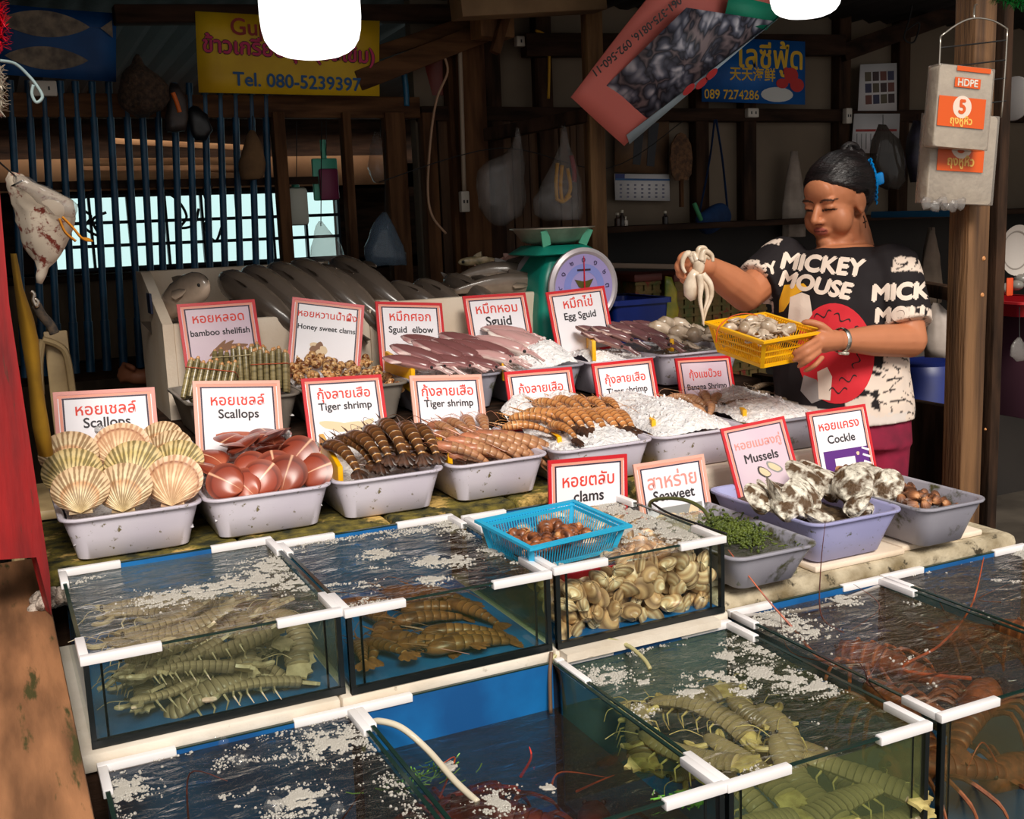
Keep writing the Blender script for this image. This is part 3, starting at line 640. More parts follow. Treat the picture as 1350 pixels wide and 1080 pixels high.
# ------------------------------------------------------------------ signs
def textmesh(s, m, width=None, height=None, name='lettering', parent=None, M=None, bold=.012, align='c', shear=0, spacing=1, z=.0003):
    cu = bpy.data.curves.new('t', 'FONT'); cu.body = s; cu.size = 1; cu.offset = .004 if any(ord(c) > 127 for c in s) else 0; cu.shear = shear; cu.space_character = spacing; cu.resolution_u = 4
    ob = bpy.data.objects.new('t', cu); COL.objects.link(ob); bpy.context.view_layer.update()
    me = bpy.data.meshes.new_from_object(ob.evaluated_get(bpy.context.evaluated_depsgraph_get()))
    bpy.data.objects.remove(ob); bpy.data.curves.remove(cu)
    b = B(); src = bmesh.new(); src.from_mesh(me); bpy.data.meshes.remove(me)
    xs = [v.co.x for v in src.verts]; ys = [v.co.y for v in src.verts]
    w = max(xs)-min(xs); h = max(ys)-min(ys); k = (width/w) if width else height/h
    cx = (max(xs)+min(xs))/2; cy = .32
    for i, (ox, oy) in enumerate(((-bold, 0), (bold, 0), (0, bold), (0, -bold)) if bold else ((0, 0),)):
        c = src.copy(); b.merge(c, Matrix.Diagonal((k, k, 1, 1)) @ Matrix.Translation((-cx+ox, -cy+oy, z/1 + i*.00006)))
    src.free()
    o = b.out(name, m, parent, smooth=0)
    if M is not None: o.matrix_local = M
    o['h'] = h*k
    del o['h']
    return o
def sign(tl, tr, bl, Ys, thai, eng, tw, ew, label, hfac=None, paper=None, thaimat=None, ty=.21, ey=.40, frame=None, pic=None, bold=.02):
    a = aty(*tl, Ys[0]); b_ = aty(*tr, Ys[1]); c = aty(*bl, Ys[2])
    x = (b_-a); w = x.length; x.normalize(); d = a-c; u = (d - x*d.dot(x)); h = u.length; u.normalize(); n = x.cross(u)
    if hfac: h = w*hfac
    r = thing('sign', label, 'sign', M=basis(x, u, n, (a+b_)/2 - u*h))
    hw = w/2; F = frame or FRAMERED
    def pl(x0, x1, y0, y1, z0, z1, m, nm, lab=None):
        o = B().bx(x0, x1, y0, y1, z0, z1).out(nm, m, r, smooth=0)
        if lab: o['label'] = lab
        return o
    k = w/.2
    pl(-hw+.001, hw-.001, .001, h-.001, -.0035, 0, paper or PAPER, 'paper')
    fb = B()
    for x0, x1, y0, y1 in ((-hw-.001, hw+.001, h-.007*k, h+.001), (-hw-.001, hw+.001, -.001, .006*k), (-hw-.001, -hw+.007*k, .006*k, h-.007*k), (hw-.007*k, hw+.001, .006*k, h-.007*k)):
        fb.bx(x0, x1, y0, y1, -.0045, .0012)
    fb.out('frame', F, r, smooth=0)
    sb = B(); nb = B(); s0 = .009*k; s1 = .015*k
    sb.bx(-hw+s0, -hw+s1, .008*k, h-.009*k, 0, .0006).bx(hw-s1, hw-s0, .008*k, h-.009*k, 0, .0006).bx(-hw+.007*k, hw-.007*k, h-.013*k, h-.0075*k, 0, .00055)
    nb.bx(-hw+s1+.0005, -hw+s1+.004*k, .008*k, h-.014*k, 0, .0005).bx(hw-s1-.004*k, hw-s1-.0005, .008*k, h-.014*k, 0, .0005).bx(-hw+s1, hw-s1, h-.0165*k, h-.0135*k, 0, .00052)
    q = sb.out('stripe', STRIPE, r, smooth=0); q['label'] = 'salmon border stripe'
    q = nb.out('border_line', NAVY, r, smooth=0); q['label'] = 'dark inner border line'
    textmesh(thai, thaimat or TXRED, tw*w, parent=r, M=Matrix.Translation((0, h-ty*w, .0003)), bold=.008)
    textmesh(eng, TXBLK, ew*w, parent=r, M=Matrix.Translation((0, h-ey*w, .0003)), bold=bold)
    if pic: pic(r, w, h, k)
    return r
def blotch(r, x, y, sx, sy, m, rot=0, name='picture', n=14, seed=0, z=.0004):
    pts = [((sx*(1+.12*math.sin(3*a+seed)))*math.cos(a), (sy*(1+.12*math.cos(2*a+seed)))*math.sin(a)) for a in [2*PI*i/n for i in range(n)]]
    return B().prism(pts, Matrix.Translation((x, y, 0)) @ Matrix.Rotation(rot, 4, 'Z'), z).out(name, m, r, smooth=0)
PB = flat('picture_brown', (140, 96, 66)); PD = flat('picture_dark', (70, 60, 62)); PC = flat('picture_cream', (232, 206, 168)); PG = flat('picture_grey', (150, 150, 148)); PR = flat('picture_rust', (176, 92, 66))
def pic_bamboo(r, w, h, k):
    for i in range(4): blotch(r, -.012*k+.016*i*k, h-.62*w+.004*k*(i % 2), .03*k, .006*k, PB, .7-.25*i, z=.0004+.0001*i)
def pic_snail(r, w, h, k):
    for i in range(5): blotch(r, (-.03+.013*(i % 3))*k, h-(.66+.05*(i//2))*w, .013*k, .011*k, PB if i % 2 else PC, i, z=.0004+.0001*i)
def pic_shrimp(r, w, h, k):
    for i in range(3): blotch(r, (-.03+.03*i)*k, h-(.60+.02*i)*w, .04*k, .012*k, PC, .3*i-.2, z=.0004+.0001*i)
def pic_scallop(r, w, h, k):
    for i in range(3): blotch(r, (-.01+.02*i)*k, h-(.66+.04*i)*w, .045*k, .014*k, PR, .2*i, z=.0004+.0001*i)
def pic_weed(r, w, h, k):
    o = B().bx(-.05*k, .075*k, h-.95*w, h-.56*w, 0, .0005).out('picture', PG, r, smooth=0)
    for i in range(4): blotch(r, (-.03+.025*i)*k, h-(.70+.05*(i % 3))*w, .03*k, .016*k, PC, .4*i, z=.0008+.0001*i)
def pic_mussel(r, w, h, k):
    blotch(r, -.005*k, h-.70*w, .022*k, .014*k, PD, -.7, z=.0004); blotch(r, -.003*k, h-.70*w, .018*k, .010*k, PC, -.7, z=.0008)
    blotch(r, .03*k, h-.66*w, .026*k, .013*k, PG, -.6, z=.0005); blotch(r, .03*k, h-.66*w, .02*k, .009*k, PC, -.6, z=.0009)
    textmesh('500', flat('faded_grey_print', (150, 140, 160)), .46*w, parent=r, M=Matrix.Translation((.01*k, h-1.16*w, .0003)), bold=.02)
def pic_cockle(r, w, h, k):
    PU = flat('purple_panel', (92, 30, 128)); 
    B().bx(-.068*k, .086*k, h-1.22*w, h-.60*w, 0, .0005).out('panel', PU, r, smooth=0)['label'] = 'purple panel'
    B().bx(-.034*k, .034*k, h-1.10*w, h-.72*w, .0005, .0009).out('panel_window', PAPER, r, smooth=0)['label'] = 'white square on the purple panel'
    s = B()
    for i in range(6): s.box((.074*k, h-(.64+.1*i)*w, .0008), (.026*k, .006*k, .0004), (0, 0, -.4))
    s.out('stripe', PAPER, r, smooth=0)['label'] = 'white slanting stripes'
    blotch(r, .046*k, h-.69*w, .005*k, .006*k, PC, z=.001)
PK = flat('faded_red_frame', (226, 150, 140), .4)
sign((233, 402), (335, 395), (257, 518), (3.25, 3.25, 3.17), 'หอยหลอด', 'bamboo shellfish', .66, .76, 'sign reading bamboo shellfish, behind the tied bundles', paper=PAPERP, pic=pic_bamboo)
sign((386, 392), (480, 403), (374, 500), (3.24, 3.2, 3.17), 'หอยหวานน้ำผึ้ง', 'Honey sweet clams', .82, .80, 'tilted sign reading Honey sweet clams behind the snails', pic=pic_snail)
sign((495, 398), (582, 400), (501, 492), (3.22, 3.22, 3.15), 'หมึกศอก', 'Sguid  elbow', .62, .67, 'sign reading Sguid elbow behind the squid tub')
sign((610, 391), (692, 386), (620, 480), (3.22, 3.22, 3.15), 'หมึกหอม', 'Sguid', .66, .40, 'sign reading only Sguid in its English line, beside the ice mound')
sign((720, 386), (796, 377), (728, 470), (3.13, 3.13, 3.08), 'หมึกไข่', 'Egg Sguid', .50, .54, 'sign reading Egg Sguid in front of the scale dial')
sign((70, 518), (203, 511), (84, 625), (2.80, 2.80, 2.74), 'หอยเชลล์', 'Scallops', .60, .46, 'sign reading Scallops behind the ribbed shells, pale frame', frame=PK, ty=.20, ey=.34)
sign((254, 503), (368, 502), (257, 610), (2.83, 2.83, 2.76), 'หอยเชลล์', 'Scallops', .62, .46, 'sign reading Scallops behind the pink shells, in front of the bamboo shellfish', frame=FRAMEPINK, ty=.23, ey=.39, pic=pic_scallop)
sign((397, 500), (502, 494), (399, 600), (2.83, 2.83, 2.76), 'กุ้งลายเสือ', 'Tiger shrimp', .66, .66, 'sign reading Tiger shrimp, leftmost of the four, behind the dark shrimps', ty=.21, ey=.36, pic=pic_shrimp)
sign((540, 496), (634, 494), (541, 580), (2.83, 2.83, 2.77), 'กุ้งลายเสือ', 'Tiger shrimp', .72, .68, 'sign reading Tiger shrimp with a pale frame, second of the four from the left', frame=FRAMEPINK, ty=.21, ey=.37)
sign((665, 491), (753, 484), (668, 570), (2.83, 2.83, 2.78), 'กุ้งลายเสือ', 'Tiger shrimp', .66, .66, 'sign reading Tiger shrimp partly buried in ice, third of the four from the left', ty=.25, ey=.45)
sign((780, 480), (860, 472), (784, 560), (2.83, 2.83, 2.78), 'กุ้งลายเสือ', 'Tiger shrimp', .66, .66, 'sign reading Tiger shrimp, rightmost of the four, under the egg squid', ty=.25, ey=.42)
sign((890, 473), (962, 469), (893, 545), (2.83, 2.83, 2.78), 'กุ้งแชบ๊วย', 'Banana Shrimp', .58, .71, 'sign reading Banana Shrimp below the yellow basket', paper=PAPERP, ty=.26, ey=.45)
sign((723, 608), (826, 599), (724, 690), (2.245, 2.245, 2.235), 'หอยตลับ', 'clams', .66, .38, 'sign reading clams behind the blue basket', ty=.25, ey=.43)
sign((835, 613), (927, 599), (872, 686), (2.25, 2.25, 2.215), 'สาหร่าย', 'Seaweet', .70, .58, 'tilted sign reading Seaweet behind the clam tank', thaimat=TXPALE, frame=FRAMEPINK, pic=pic_weed, ty=.25, ey=.42)
sign((950, 566), (1033, 549), (968, 668), (2.31, 2.29, 2.24), 'หอยแมลงภู่', 'Mussels', .72, .52, 'pinkish sign reading Mussels between the seaweed and the oysters', paper=PAPERP, thaimat=TXPALE, pic=pic_mussel, ty=.28, ey=.48)
sign((1063, 544), (1140, 533), (1078, 652), (2.32, 2.3, 2.26), 'หอยแครง', 'Cockle', .68, .46, 'sign reading Cockle with a purple panel behind the oysters', pic=pic_cockle, ty=.24, ey=.44)
# ------------------------------------------------------------------ seafood prototypes
def rz(a): return Matrix.Rotation(a, 3, 'Z')
def rx(a): return Matrix.Rotation(a, 3, 'X')
def ry(a): return Matrix.Rotation(a, 3, 'Y')
def valve(b, w, h, t, amax=1.45, na=28, nr=10, ribs=0, rib=0, skew=0, wob=0, sgn=1, seed=0, tip=.6):
    """one shell half, hinge at the origin, fan towards +y"""
    def f(u, v):
        a = (v*2-1)*amax; r = u
        ca, sa = math.cos(a*PI/2/amax*.98), math.sin(a*PI/2/amax)
        R = 1 + wob*noise.noise(V((a*1.5, seed, r*2)))
        # superellipse outline with centre at h*.5
        phi = a*PI/amax*.98
        ox = math.sin(phi)*w/2*R + skew*h*.2*(1-abs(a/amax)); oy = h*.52 - math.cos(PI-phi)*0 + math.cos(phi)*h*.48*R
        x = ox*r; y = oy*r
        z = t*math.sin(PI*min(1, r)**tip)*(1-.55*(abs(a)/amax)**3)
        if ribs: z += rib*r*math.cos(a/amax*PI*ribs)*(1 if r < .999 else .4)
        z += wob*t*.8*noise.noise(V((x*60, y*60, seed)))*(1-r*.5)
        return V((x, y, sgn*max(z, 0) if r < .999 else sgn*max(0, rib*math.cos(a/amax*PI*ribs)*.5 if ribs else 0)))
    b.grid(f, nr, na)
def bivalve(name, m, w, h, t, label, cat, M=None, open_=.0, ears=0, **kw):
    r = thing(name, label, cat)
    for i, s in enumerate((1, -1)):
        b = B(); valve(b, w, h, t, sgn=s, **kw)
        if ears:
            for q in (-1, 1):
                b.prism([(0, -.0), (q*ears*w, .0), (q*ears*w*.9, h*.16), (q*ears*w*.35, h*.22)], Matrix.Translation((0, 0, 0)), s*.0025)
        if open_: b.xf(Matrix.Rotation(s*open_, 4, 'X'))
        b.out('shell_half', m, r, smooth=60)
    return r
def ppath(s0, n, L, th0, th1, org=.45, pw=1.0):
    """path bending in the YZ plane, heading -Y; returns points with origin at arc fraction org"""
    P_ = [V((0, 0, 0))]; N = 60
    for i in range(N):
        f = (i+.5)/N; th = lerp(th0, th1, f**pw); P_.append(P_[-1] + V((0, -math.cos(th), math.sin(th)))*(L/N))
    o = P_[int(org*N)]
    return [p-o for p in P_]
def at_s(P_, s):
    x = s*(len(P_)-1); i = min(int(x), len(P_)-2); return P_[i].lerp(P_[i+1], x-i)
def shrimp_proto(tag_, mbody, mhead, mtail, L=.25, w=.019, th0=.5, th1=-.95):
    r = thing('tiger_shrimp' if 'banana' not in tag_ else 'banana_shrimp', 'shrimp', 'shrimp')
    P_ = ppath(0, 0, L, th0, th1)
    def rad(s):
        return w*(.35+.65*min(1, (s/.16)))*(1 if s < .42 else 1-.62*((s-.42)/.5)**1.1)
    pts = []; rs = []; us = []
    nseg = 6
    for k in range(nseg):
        a = lerp(.36, .87, k/nseg); c = lerp(.36, .87, (k+1)/nseg)
        for q, e in ((0, 1.0), (.25, 1.07), (.7, 1.06), (.93, 1.0), (.97, .86)):
            s = lerp(a, c, q); pts.append(at_s(P_, s)); R = rad(s)*e; rs.append((R*.8, R*1.05)); us.append((k+q)/nseg)
    b = B(); b.tube(pts, rs, 12, up=(1, 0, 0))
    b.out('abdomen', mbody, r, smooth=50)
    pts = []; rs = []
    for s, e in ((.10, .12), (.13, .45), (.17, .8), (.22, 1), (.3, 1.06), (.36, 1.04), (.385, .9)):
        pts.append(at_s(P_, s)); R = w*e; rs.append((R*.82, R*1.05))
    b = B(); b.tube(pts, rs, 12, up=(1, 0, 0))
    p0 = at_s(P_, .14)+V((0, 0, w*.5)); b.tube([p0, p0+V((0, .02, .006)), p0+V((0, .045, .012))], [.003, .0022, .0004], 6)
    b.out('head', mhead, r)
    for sx in (-1, 1):
        b = B(); b.ball(at_s(P_, .125)+V((sx*w*.55, .003, w*.35)), .0032, 1); b.out('eye', BLACK, r)
        p = at_s(P_, .11)+V((sx*w*.3, 0, 0)); b = B()
        b.tube(smoothpath([p, p+V((sx*.012, .02, .012)), p+V((sx*.035, .0, .022)), p+V((sx*.05, -.06, .006))], 4), .0007, 4); b.out('antenna', mhead, r)
    e = at_s(P_, .86); d = (at_s(P_, .92)-at_s(P_, .85)).normalized(); X = V((1, 0, 0)); n = X.cross(d)
    b = B()
    for a, l in ((0, .040), (.42, .038), (-.42, .038), (.8, .033), (-.8, .033)):
        dd = (d*math.cos(a)+X*math.sin(a)); q = [e, e+dd*l*.4, e+dd*l*.75, e+dd*l]; b.tube([v+n*(.001*abs(a)) for v in q], [(.004, .003), (.0075, .0022), (.008, .0018), (.003, .001)], 8, up=tuple(n))
    b.out('tail_fan', mtail, r)
    return r
TIG = uvmat('tiger_shrimp_bands', [(0, (150, 98, 52)), (.4, (104, 66, 38)), (.72, (70, 46, 30)), (.82, (232, 184, 122)), (.93, (214, 150, 84)), (1, (90, 56, 34))], bands=6, rough=.3, rand=.14, noise_amt=.012, nscale=60)
TIGH = mat('tiger_shrimp_head', (112, 76, 48), (76, 50, 34), scale=50, rough=.3, rand=.15)
TIGT = mat('tiger_shrimp_tail', (84, 52, 34), (38, 24, 18), scale=60, rough=.35, rand=.2)
PAL = uvmat('pale_shrimp_bands', [(0, (196, 148, 108)), (.5, (172, 120, 84)), (.78, (128, 84, 58)), (.88, (238, 200, 152)), (1, (196, 140, 96))], bands=6, rough=.3, rand=.12, noise_amt=.012, nscale=60)
PALH = mat('pale_shrimp_head', (206, 130, 96), (158, 104, 78), scale=40, rough=.3, rand=.15)
PALT = mat('pale_shrimp_tail', (150, 96, 62), (70, 46, 34), scale=50, rough=.35, rand=.2)
ORG = uvmat('orange_shrimp_bands', [(0, (226, 164, 102)), (.45, (202, 134, 78)), (.74, (112, 66, 36)), (.86, (246, 208, 156)), (1, (216, 150, 92))], bands=6, rough=.3, rand=.12, noise_amt=.012, nscale=60)
BAN = uvmat('banana_shrimp_bands', [(0, (206, 160, 122)), (.6, (180, 130, 94)), (.85, (150, 100, 72)), (1, (216, 170, 130))], bands=6, rough=.3, rand=.12)
sh1 = shrimp_proto('dark', TIG, TIGH, TIGT)
l1 = 'large dark banded tiger shrimp hanging over the front of the tub between yellow boards'
for px, py, yy, yaw, roll, s in ((452, 590, 2.50, .18, 0, .92), (483, 578, 2.52, .16, .1, .98), (500, 570, 2.52, .0, 0, .92), (520, 563, 2.53, -.05, 0, 1.06), (545, 566, 2.53, -.1, -.1, 1.0), (565, 568, 2.52, -.05, 0, .92),
                           (470, 582, 2.56, .3, .2, .9), (512, 572, 2.57, .1, 0, .95), (533, 570, 2.57, -.2, 0, .95), (555, 574, 2.56, .15, 0, .9)):
    p = aty(px, py, yy); place(sh1, USED, TRS(p-V((0, -.03, .006)), rz(yaw) @ ry(roll), s), l1, 'tiger shrimps between the yellow boards', 'shrimp')
sh1b = shrimp_proto('darklying', TIG, TIGH, TIGT, L=.2, w=.017, th0=.25, th1=-.3)
l1b = 'dark tiger shrimp lying across the ice in front, its tail towards the clams sign'
for px, py, yy, yaw, pit, s in ((545, 615, 2.455, 1.25, -.15, .8), (560, 622, 2.45, 1.2, -.1, .75), (575, 610, 2.47, 1.25, .2, .78), (515, 622, 2.45, 1.35, -.2, .7), (535, 600, 2.49, 1.2, 0, .8)):
    p = aty(px, py, yy); place(sh1b, USED, TRS(p+V((0, .045, .012)), rz(yaw) @ rx(pit*.4), s), l1b, 'tiger shrimps fallen to the front of the dark shrimp tub', 'shrimp')
sh2 = shrimp_proto('pale', PAL, PALH, PALT, L=.23, w=.018, th0=.45, th1=-.75)
l2 = 'pale brown tiger shrimp lying diagonally in the tub left of the clams sign'
for px, py, yy, yaw, pit, s in ((607, 590, 2.47, 1.15, 0, .9), (625, 584, 2.48, 1.1, 0, .95), (645, 580, 2.49, 1.0, 0, 1), (662, 576, 2.50, 1.05, 0, 1.0), (682, 577, 2.51, 1.0, 0, 1.05), (702, 580, 2.52, 1.2, .0, 1.05), (620, 600, 2.475, 1.35, .1, .75), (655, 597, 2.475, 1.35, .1, .8), (690, 596, 2.475, 1.4, .1, .8), (640, 592, 2.46, 1.2, 0, .9), (675, 590, 2.47, 1.2, 0, .9)):
    p = aty(px, py, yy); place(sh2, USED, TRS(p-V((0, -.012, .004)), rz(yaw) @ rx(.2) @ ry(.1*math.sin(px)), s), l2, 'pale tiger shrimps', 'shrimp')
l2b = 'pinkish tiger shrimp at the back of the pale shrimp tub under a sign'
for px, py, yy, yaw, s in ((583, 556, 2.66, .3, .8), (600, 552, 2.68, .2, .85), (617, 549, 2.7, -.2, .85), (636, 548, 2.7, -.3, .85), (590, 568, 2.6, .4, .7)):
    p = aty(px, py, yy); place(sh2, USED, TRS(p-V((0, 0, .012)), rz(yaw), s), l2b, 'tiger shrimps at the back of the pale shrimp tub', 'shrimp')
sh3 = shrimp_proto('orange', ORG, ORG, TIGT, L=.19, w=.0155, th0=.5, th1=-.8)
l3 = 'orange banded tiger shrimp in the row lying on crushed ice'
for px, py, yy, yaw, s in ((700, 545, 2.60, 1.0, .95), (716, 540, 2.62, .7, 1), (733, 541, 2.6, .15, 1), (748, 540, 2.6, .1, 1.05), (763, 541, 2.6, .05, 1.05), (778, 542, 2.59, .0, 1.05), (793, 541, 2.59, -.05, 1.0), (806, 541, 2.58, -.1, 1), (820, 543, 2.57, -.15, .95),
                        (690, 556, 2.55, 1.2, .9), (725, 527, 2.70, .5, .95), (745, 524, 2.72, .2, .95), (765, 524, 2.72, 0, .95), (786, 526, 2.7, 0, .95), (805, 526, 2.7, -.1, .9), (740, 558, 2.52, .2, .85)):
    p = aty(px, py, yy); place(sh3, USED, TRS(p-V((0, 0, .008)), rz(yaw) @ ry(.25*math.sin(px*3)), s), l3, 'orange tiger shrimps on ice', 'shrimp')
sh4 = shrimp_proto('banana', BAN, BAN, PALT, L=.15, w=.013, th0=.9, th1=-1.6)
l4 = 'pinkish brown banana shrimp half sunk in the heaped ice'
for px, py, yy, yaw, s in ((845, 527, 2.7, 1.4, .9), (860, 534, 2.66, 1.6, .9), (900, 522, 2.72, .8, 1), (915, 524, 2.7, .2, 1.05), (930, 520, 2.7, -.4, 1.1), (942, 523, 2.68, -.9, 1.15), (886, 543, 2.57, 1.2, .8), (920, 536, 2.62, .3, .9), (853, 545, 2.6, 1.3, .8), (938, 534, 2.62, -.5, .9)):
    p = aty(px, py, yy); place(sh4, USED, TRS(p-V((0, 0, .004)), rz(yaw) @ ry(.5*math.sin(px)), s), l4, 'banana shrimps', 'shrimp')
GRS = uvmat('grey_shrimp_bands', [(0, (140, 118, 96)), (.7, (104, 86, 70)), (1, (160, 136, 108))], bands=6, rough=.35, rand=.15)
sh5 = shrimp_proto('banana_grey', GRS, GRS, GRS, L=.2, w=.013, th0=.2, th1=-.2); sh5.name = 'grey_shrimp'
l5 = 'slim grey shrimp lying in the ice behind the mussels sign'
for px, py, yy, yaw, s in ((985, 518, 2.72, 1.3, .9), (1005, 508, 2.76, 1.9, .8), (1035, 528, 2.6, 1.75, 1), (1065, 522, 2.66, 1.6, 1), (1090, 522, 2.66, 1.8, .9), (975, 530, 2.62, 1.5, .8), (1050, 536, 2.56, 1.4, .8)):
    p = aty(px, py, yy); place(sh5, USED, TRS(p-V((0, 0, .0)), rz(yaw), s), l5, 'grey shrimps on ice', 'shrimp')
# ---- ribbed scallops
SCA = uvmat('cream_ribbed_shell', [(0, (236, 214, 166)), (.35, (240, 218, 172)), (.5, (214, 164, 118)), (.6, (238, 212, 166)), (.8, (226, 182, 142)), (.88, (240, 216, 176)), (1, (206, 168, 130))], rough=.5, rand=.1, noise_amt=.09, nscale=18)
def ribbed(name, light, dark, stops):
    m, nt, p, L = newmat(name); p.inputs['Roughness'].default_value = .5
    uv = nd(nt, 'ShaderNodeUVMap'); sx = nd(nt, 'ShaderNodeSeparateXYZ'); L.new(uv.outputs[0], sx.inputs[0])
    mu = nd(nt, 'ShaderNodeMath', operation='MULTIPLY'); L.new(sx.outputs['Y'], mu.inputs[0]); mu.inputs[1].default_value = 30
    fr = nd(nt, 'ShaderNodeMath', operation='FRACT'); L.new(mu.outputs[0], fr.inputs[0])
    tc = nd(nt, 'ShaderNodeTexCoord'); nz = nd(nt, 'ShaderNodeTexNoise'); nz.inputs['Scale'].default_value = 45; L.new(tc.outputs['Object'], nz.inputs['Vector'])
    ma = nd(nt, 'ShaderNodeMath', operation='MULTIPLY_ADD'); L.new(nz.outputs[0], ma.inputs[0]); ma.inputs[1].default_value = .9; 
    sb = nd(nt, 'ShaderNodeMath', operation='SUBTRACT'); L.new(fr.outputs[0], sb.inputs[0]); sb.inputs[1].default_value = .5
    ab = nd(nt, 'ShaderNodeMath', operation='ABSOLUTE'); L.new(sb.outputs[0], ab.inputs[0]); L.new(ab.outputs[0], ma.inputs[2])
    r1 = ramp(nt, [(.62, (0, 0, 0, 1)), (.8, (1, 1, 1, 1))]); L.new(ma.outputs[0], r1.inputs[0])
    r2 = ramp(nt, stops); L.new(sx.outputs['X'], r2.inputs[0])
    mx = nd(nt, 'ShaderNodeMixRGB'); L.new(r1.outputs[0], mx.inputs[0]); L.new(r2.outputs[0], mx.inputs[1]); mx.inputs[2].default_value = lin(dark)
    mm = nd(nt, 'ShaderNodeMath', operation='MULTIPLY'); L.new(r1.outputs[0], mm.inputs[0]); mm.inputs[1].default_value = .8; L.new(mm.outputs[0], mx.inputs[0])
    L.new(mx.outputs[0], p.inputs['Base Color'])
    return m
SC1 = ribbed('cream_and_brown_ribs', 0, (128, 92, 54), [(0, (240, 216, 160)), (.4, (244, 224, 180)), (.62, (222, 168, 122)), (.7, (240, 218, 176)), (1, (226, 190, 150))])
SC2 = ribbed('olive_ribs', 0, (98, 84, 40), [(0, (238, 216, 158)), (.5, (236, 212, 160)), (.75, (222, 196, 128)), (.85, (228, 204, 150)), (1, (206, 176, 118))])
SC3 = ribbed('pink_ribs', 0, (190, 140, 104), [(0, (244, 220, 174)), (.4, (236, 198, 152)), (.55, (242, 214, 172)), (.8, (230, 184, 144)), (.86, (150, 92, 66)), (.89, (236, 196, 160)), (1, (240, 210, 176))])
sc = [bivalve('scallop', m, .122, .108, .016, 'x', 'scallop', ribs=15, rib=.0013, na=150, nr=12, tip=.7, ears=.2) for m in (SC1, SC2, SC3)]
for i, (px, py, yy, lean, yaw, s, k) in enumerate(((107, 678, 2.43, .5, .15, .98, 0), (163, 676, 2.43, .4, .0, 1.0, 0), (228, 668, 2.43, .4, -.1, 1.06, 2), (98, 655, 2.53, .55, .25, 1.05, 1), (176, 648, 2.52, .45, 0, 1.08, 1), (232, 640, 2.54, .5, -.1, 1.0, 1), (92, 630, 2.61, .6, .2, 1.06, 0), (160, 620, 2.62, .5, .1, 1.06, 2), (218, 622, 2.6, .55, -.3, .95, 0), (208, 606, 2.67, .55, -.2, .9, 0))):
    p = aty(px, py, yy)
    labs = ('cream ribbed scallop standing at the front left of the white tub', 'cream ribbed scallop in the front middle of the white tub', 'pinkish scallop with a dark growth line at the front right of its tub', 'olive-streaked scallop behind the front left one', 'olive-streaked scallop in the middle of the tub', 'olive-edged scallop behind the pinkish front right one', 'cream scallop at the far left of the pile', 'pinkish scallop at the back of the pile under the sign', 'cream scallop at the right of the second row', 'small cream scallop at the back right of the pile')
    place(sc[k], USED, TRS(p, rz(-.35+yaw) @ rx(PI/2-lean), s), labs[i], 'ribbed scallops in the left tub', 'scallop')
chunks([(aty(132, 568, 2.72), .014), (aty(160, 572, 2.72), .01), (aty(178, 573, 2.72), .012), (aty(250, 590, 2.66), .015), (aty(240, 603, 2.6), .012), (aty(262, 598, 2.64), .012), (aty(197, 588, 2.64), .008)], 'clear ice lump among the ribbed scallops', 4, 'ice lumps among the scallops')
# ---- pink scallops
def moonmat():
    m, nt, p, L = newmat('rust_smooth_shell'); p.inputs['Roughness'].default_value = .28
    uv = nd(nt, 'ShaderNodeUVMap'); sx = nd(nt, 'ShaderNodeSeparateXYZ'); L.new(uv.outputs[0], sx.inputs[0])
    oi = nd(nt, 'ShaderNodeObjectInfo')
    r = ramp(nt, [(0, (186, 104, 76)), (.5, (158, 72, 50)), (.82, (142, 60, 42)), (.86, (110, 48, 36)), (1, (150, 76, 56))]); L.new(sx.outputs['X'], r.inputs[0])
    ln = ramp(nt, [(.485, (0, 0, 0, 1)), (.496, (1, 1, 1, 1)), (.504, (1, 1, 1, 1)), (.515, (0, 0, 0, 1))]); L.new(sx.outputs['Y'], ln.inputs[0])
    mx = nd(nt, 'ShaderNodeMixRGB'); L.new(ln.outputs[0], mx.inputs[0]); L.new(r.outputs[0], mx.inputs[1]); mx.inputs[2].default_value = lin((226, 172, 138))
    mr = nd(nt, 'ShaderNodeMapRange'); mr.inputs[3].default_value = .82; mr.inputs[4].default_value = 1.2; L.new(oi.outputs['Random'], mr.inputs[0])
    hs = nd(nt, 'ShaderNodeHueSaturation'); L.new(mr.outputs[0], hs.inputs['Value']); L.new(mx.outputs[0], hs.inputs['Color']); L.new(hs.outputs[0], p.inputs['Base Color'])
    return m
mo = bivalve('moon_scallop', moonmat(), .094, .09, .011, 'x', 'scallop', na=40, nr=10, tip=.75)
lf = 'smooth rust-pink scallop standing upright at the front of its tub'
for px, py, yy, lean, yaw, s in ((300, 660, 2.43, .5, .2, .95), (322, 664, 2.43, .45, 0, .9), (347, 655, 2.43, .4, .1, .95), (379, 650, 2.43, .45, 0, 1.0), (413, 645, 2.44, .5, -.2, .95), (394, 625, 2.48, .45, -.1, 1.02), (364, 640, 2.47, .5, .15, .95), (332, 645, 2.49, .5, 0, 1)):
    place(mo, USED, TRS(aty(px, py, yy), rz(-.35+yaw) @ rx(PI/2-lean), s) @ Matrix.Translation((0, .045, 0)) @ Matrix.Rotation(math.sin(px*1.7)*1.1, 4, 'Z') @ Matrix.Translation((0, -.045, 0)), lf, 'upright pink scallops', 'scallop')
lb = 'smooth rust-brown scallop lying flat in the stacked back of its tub'
R2 = random.Random(3)
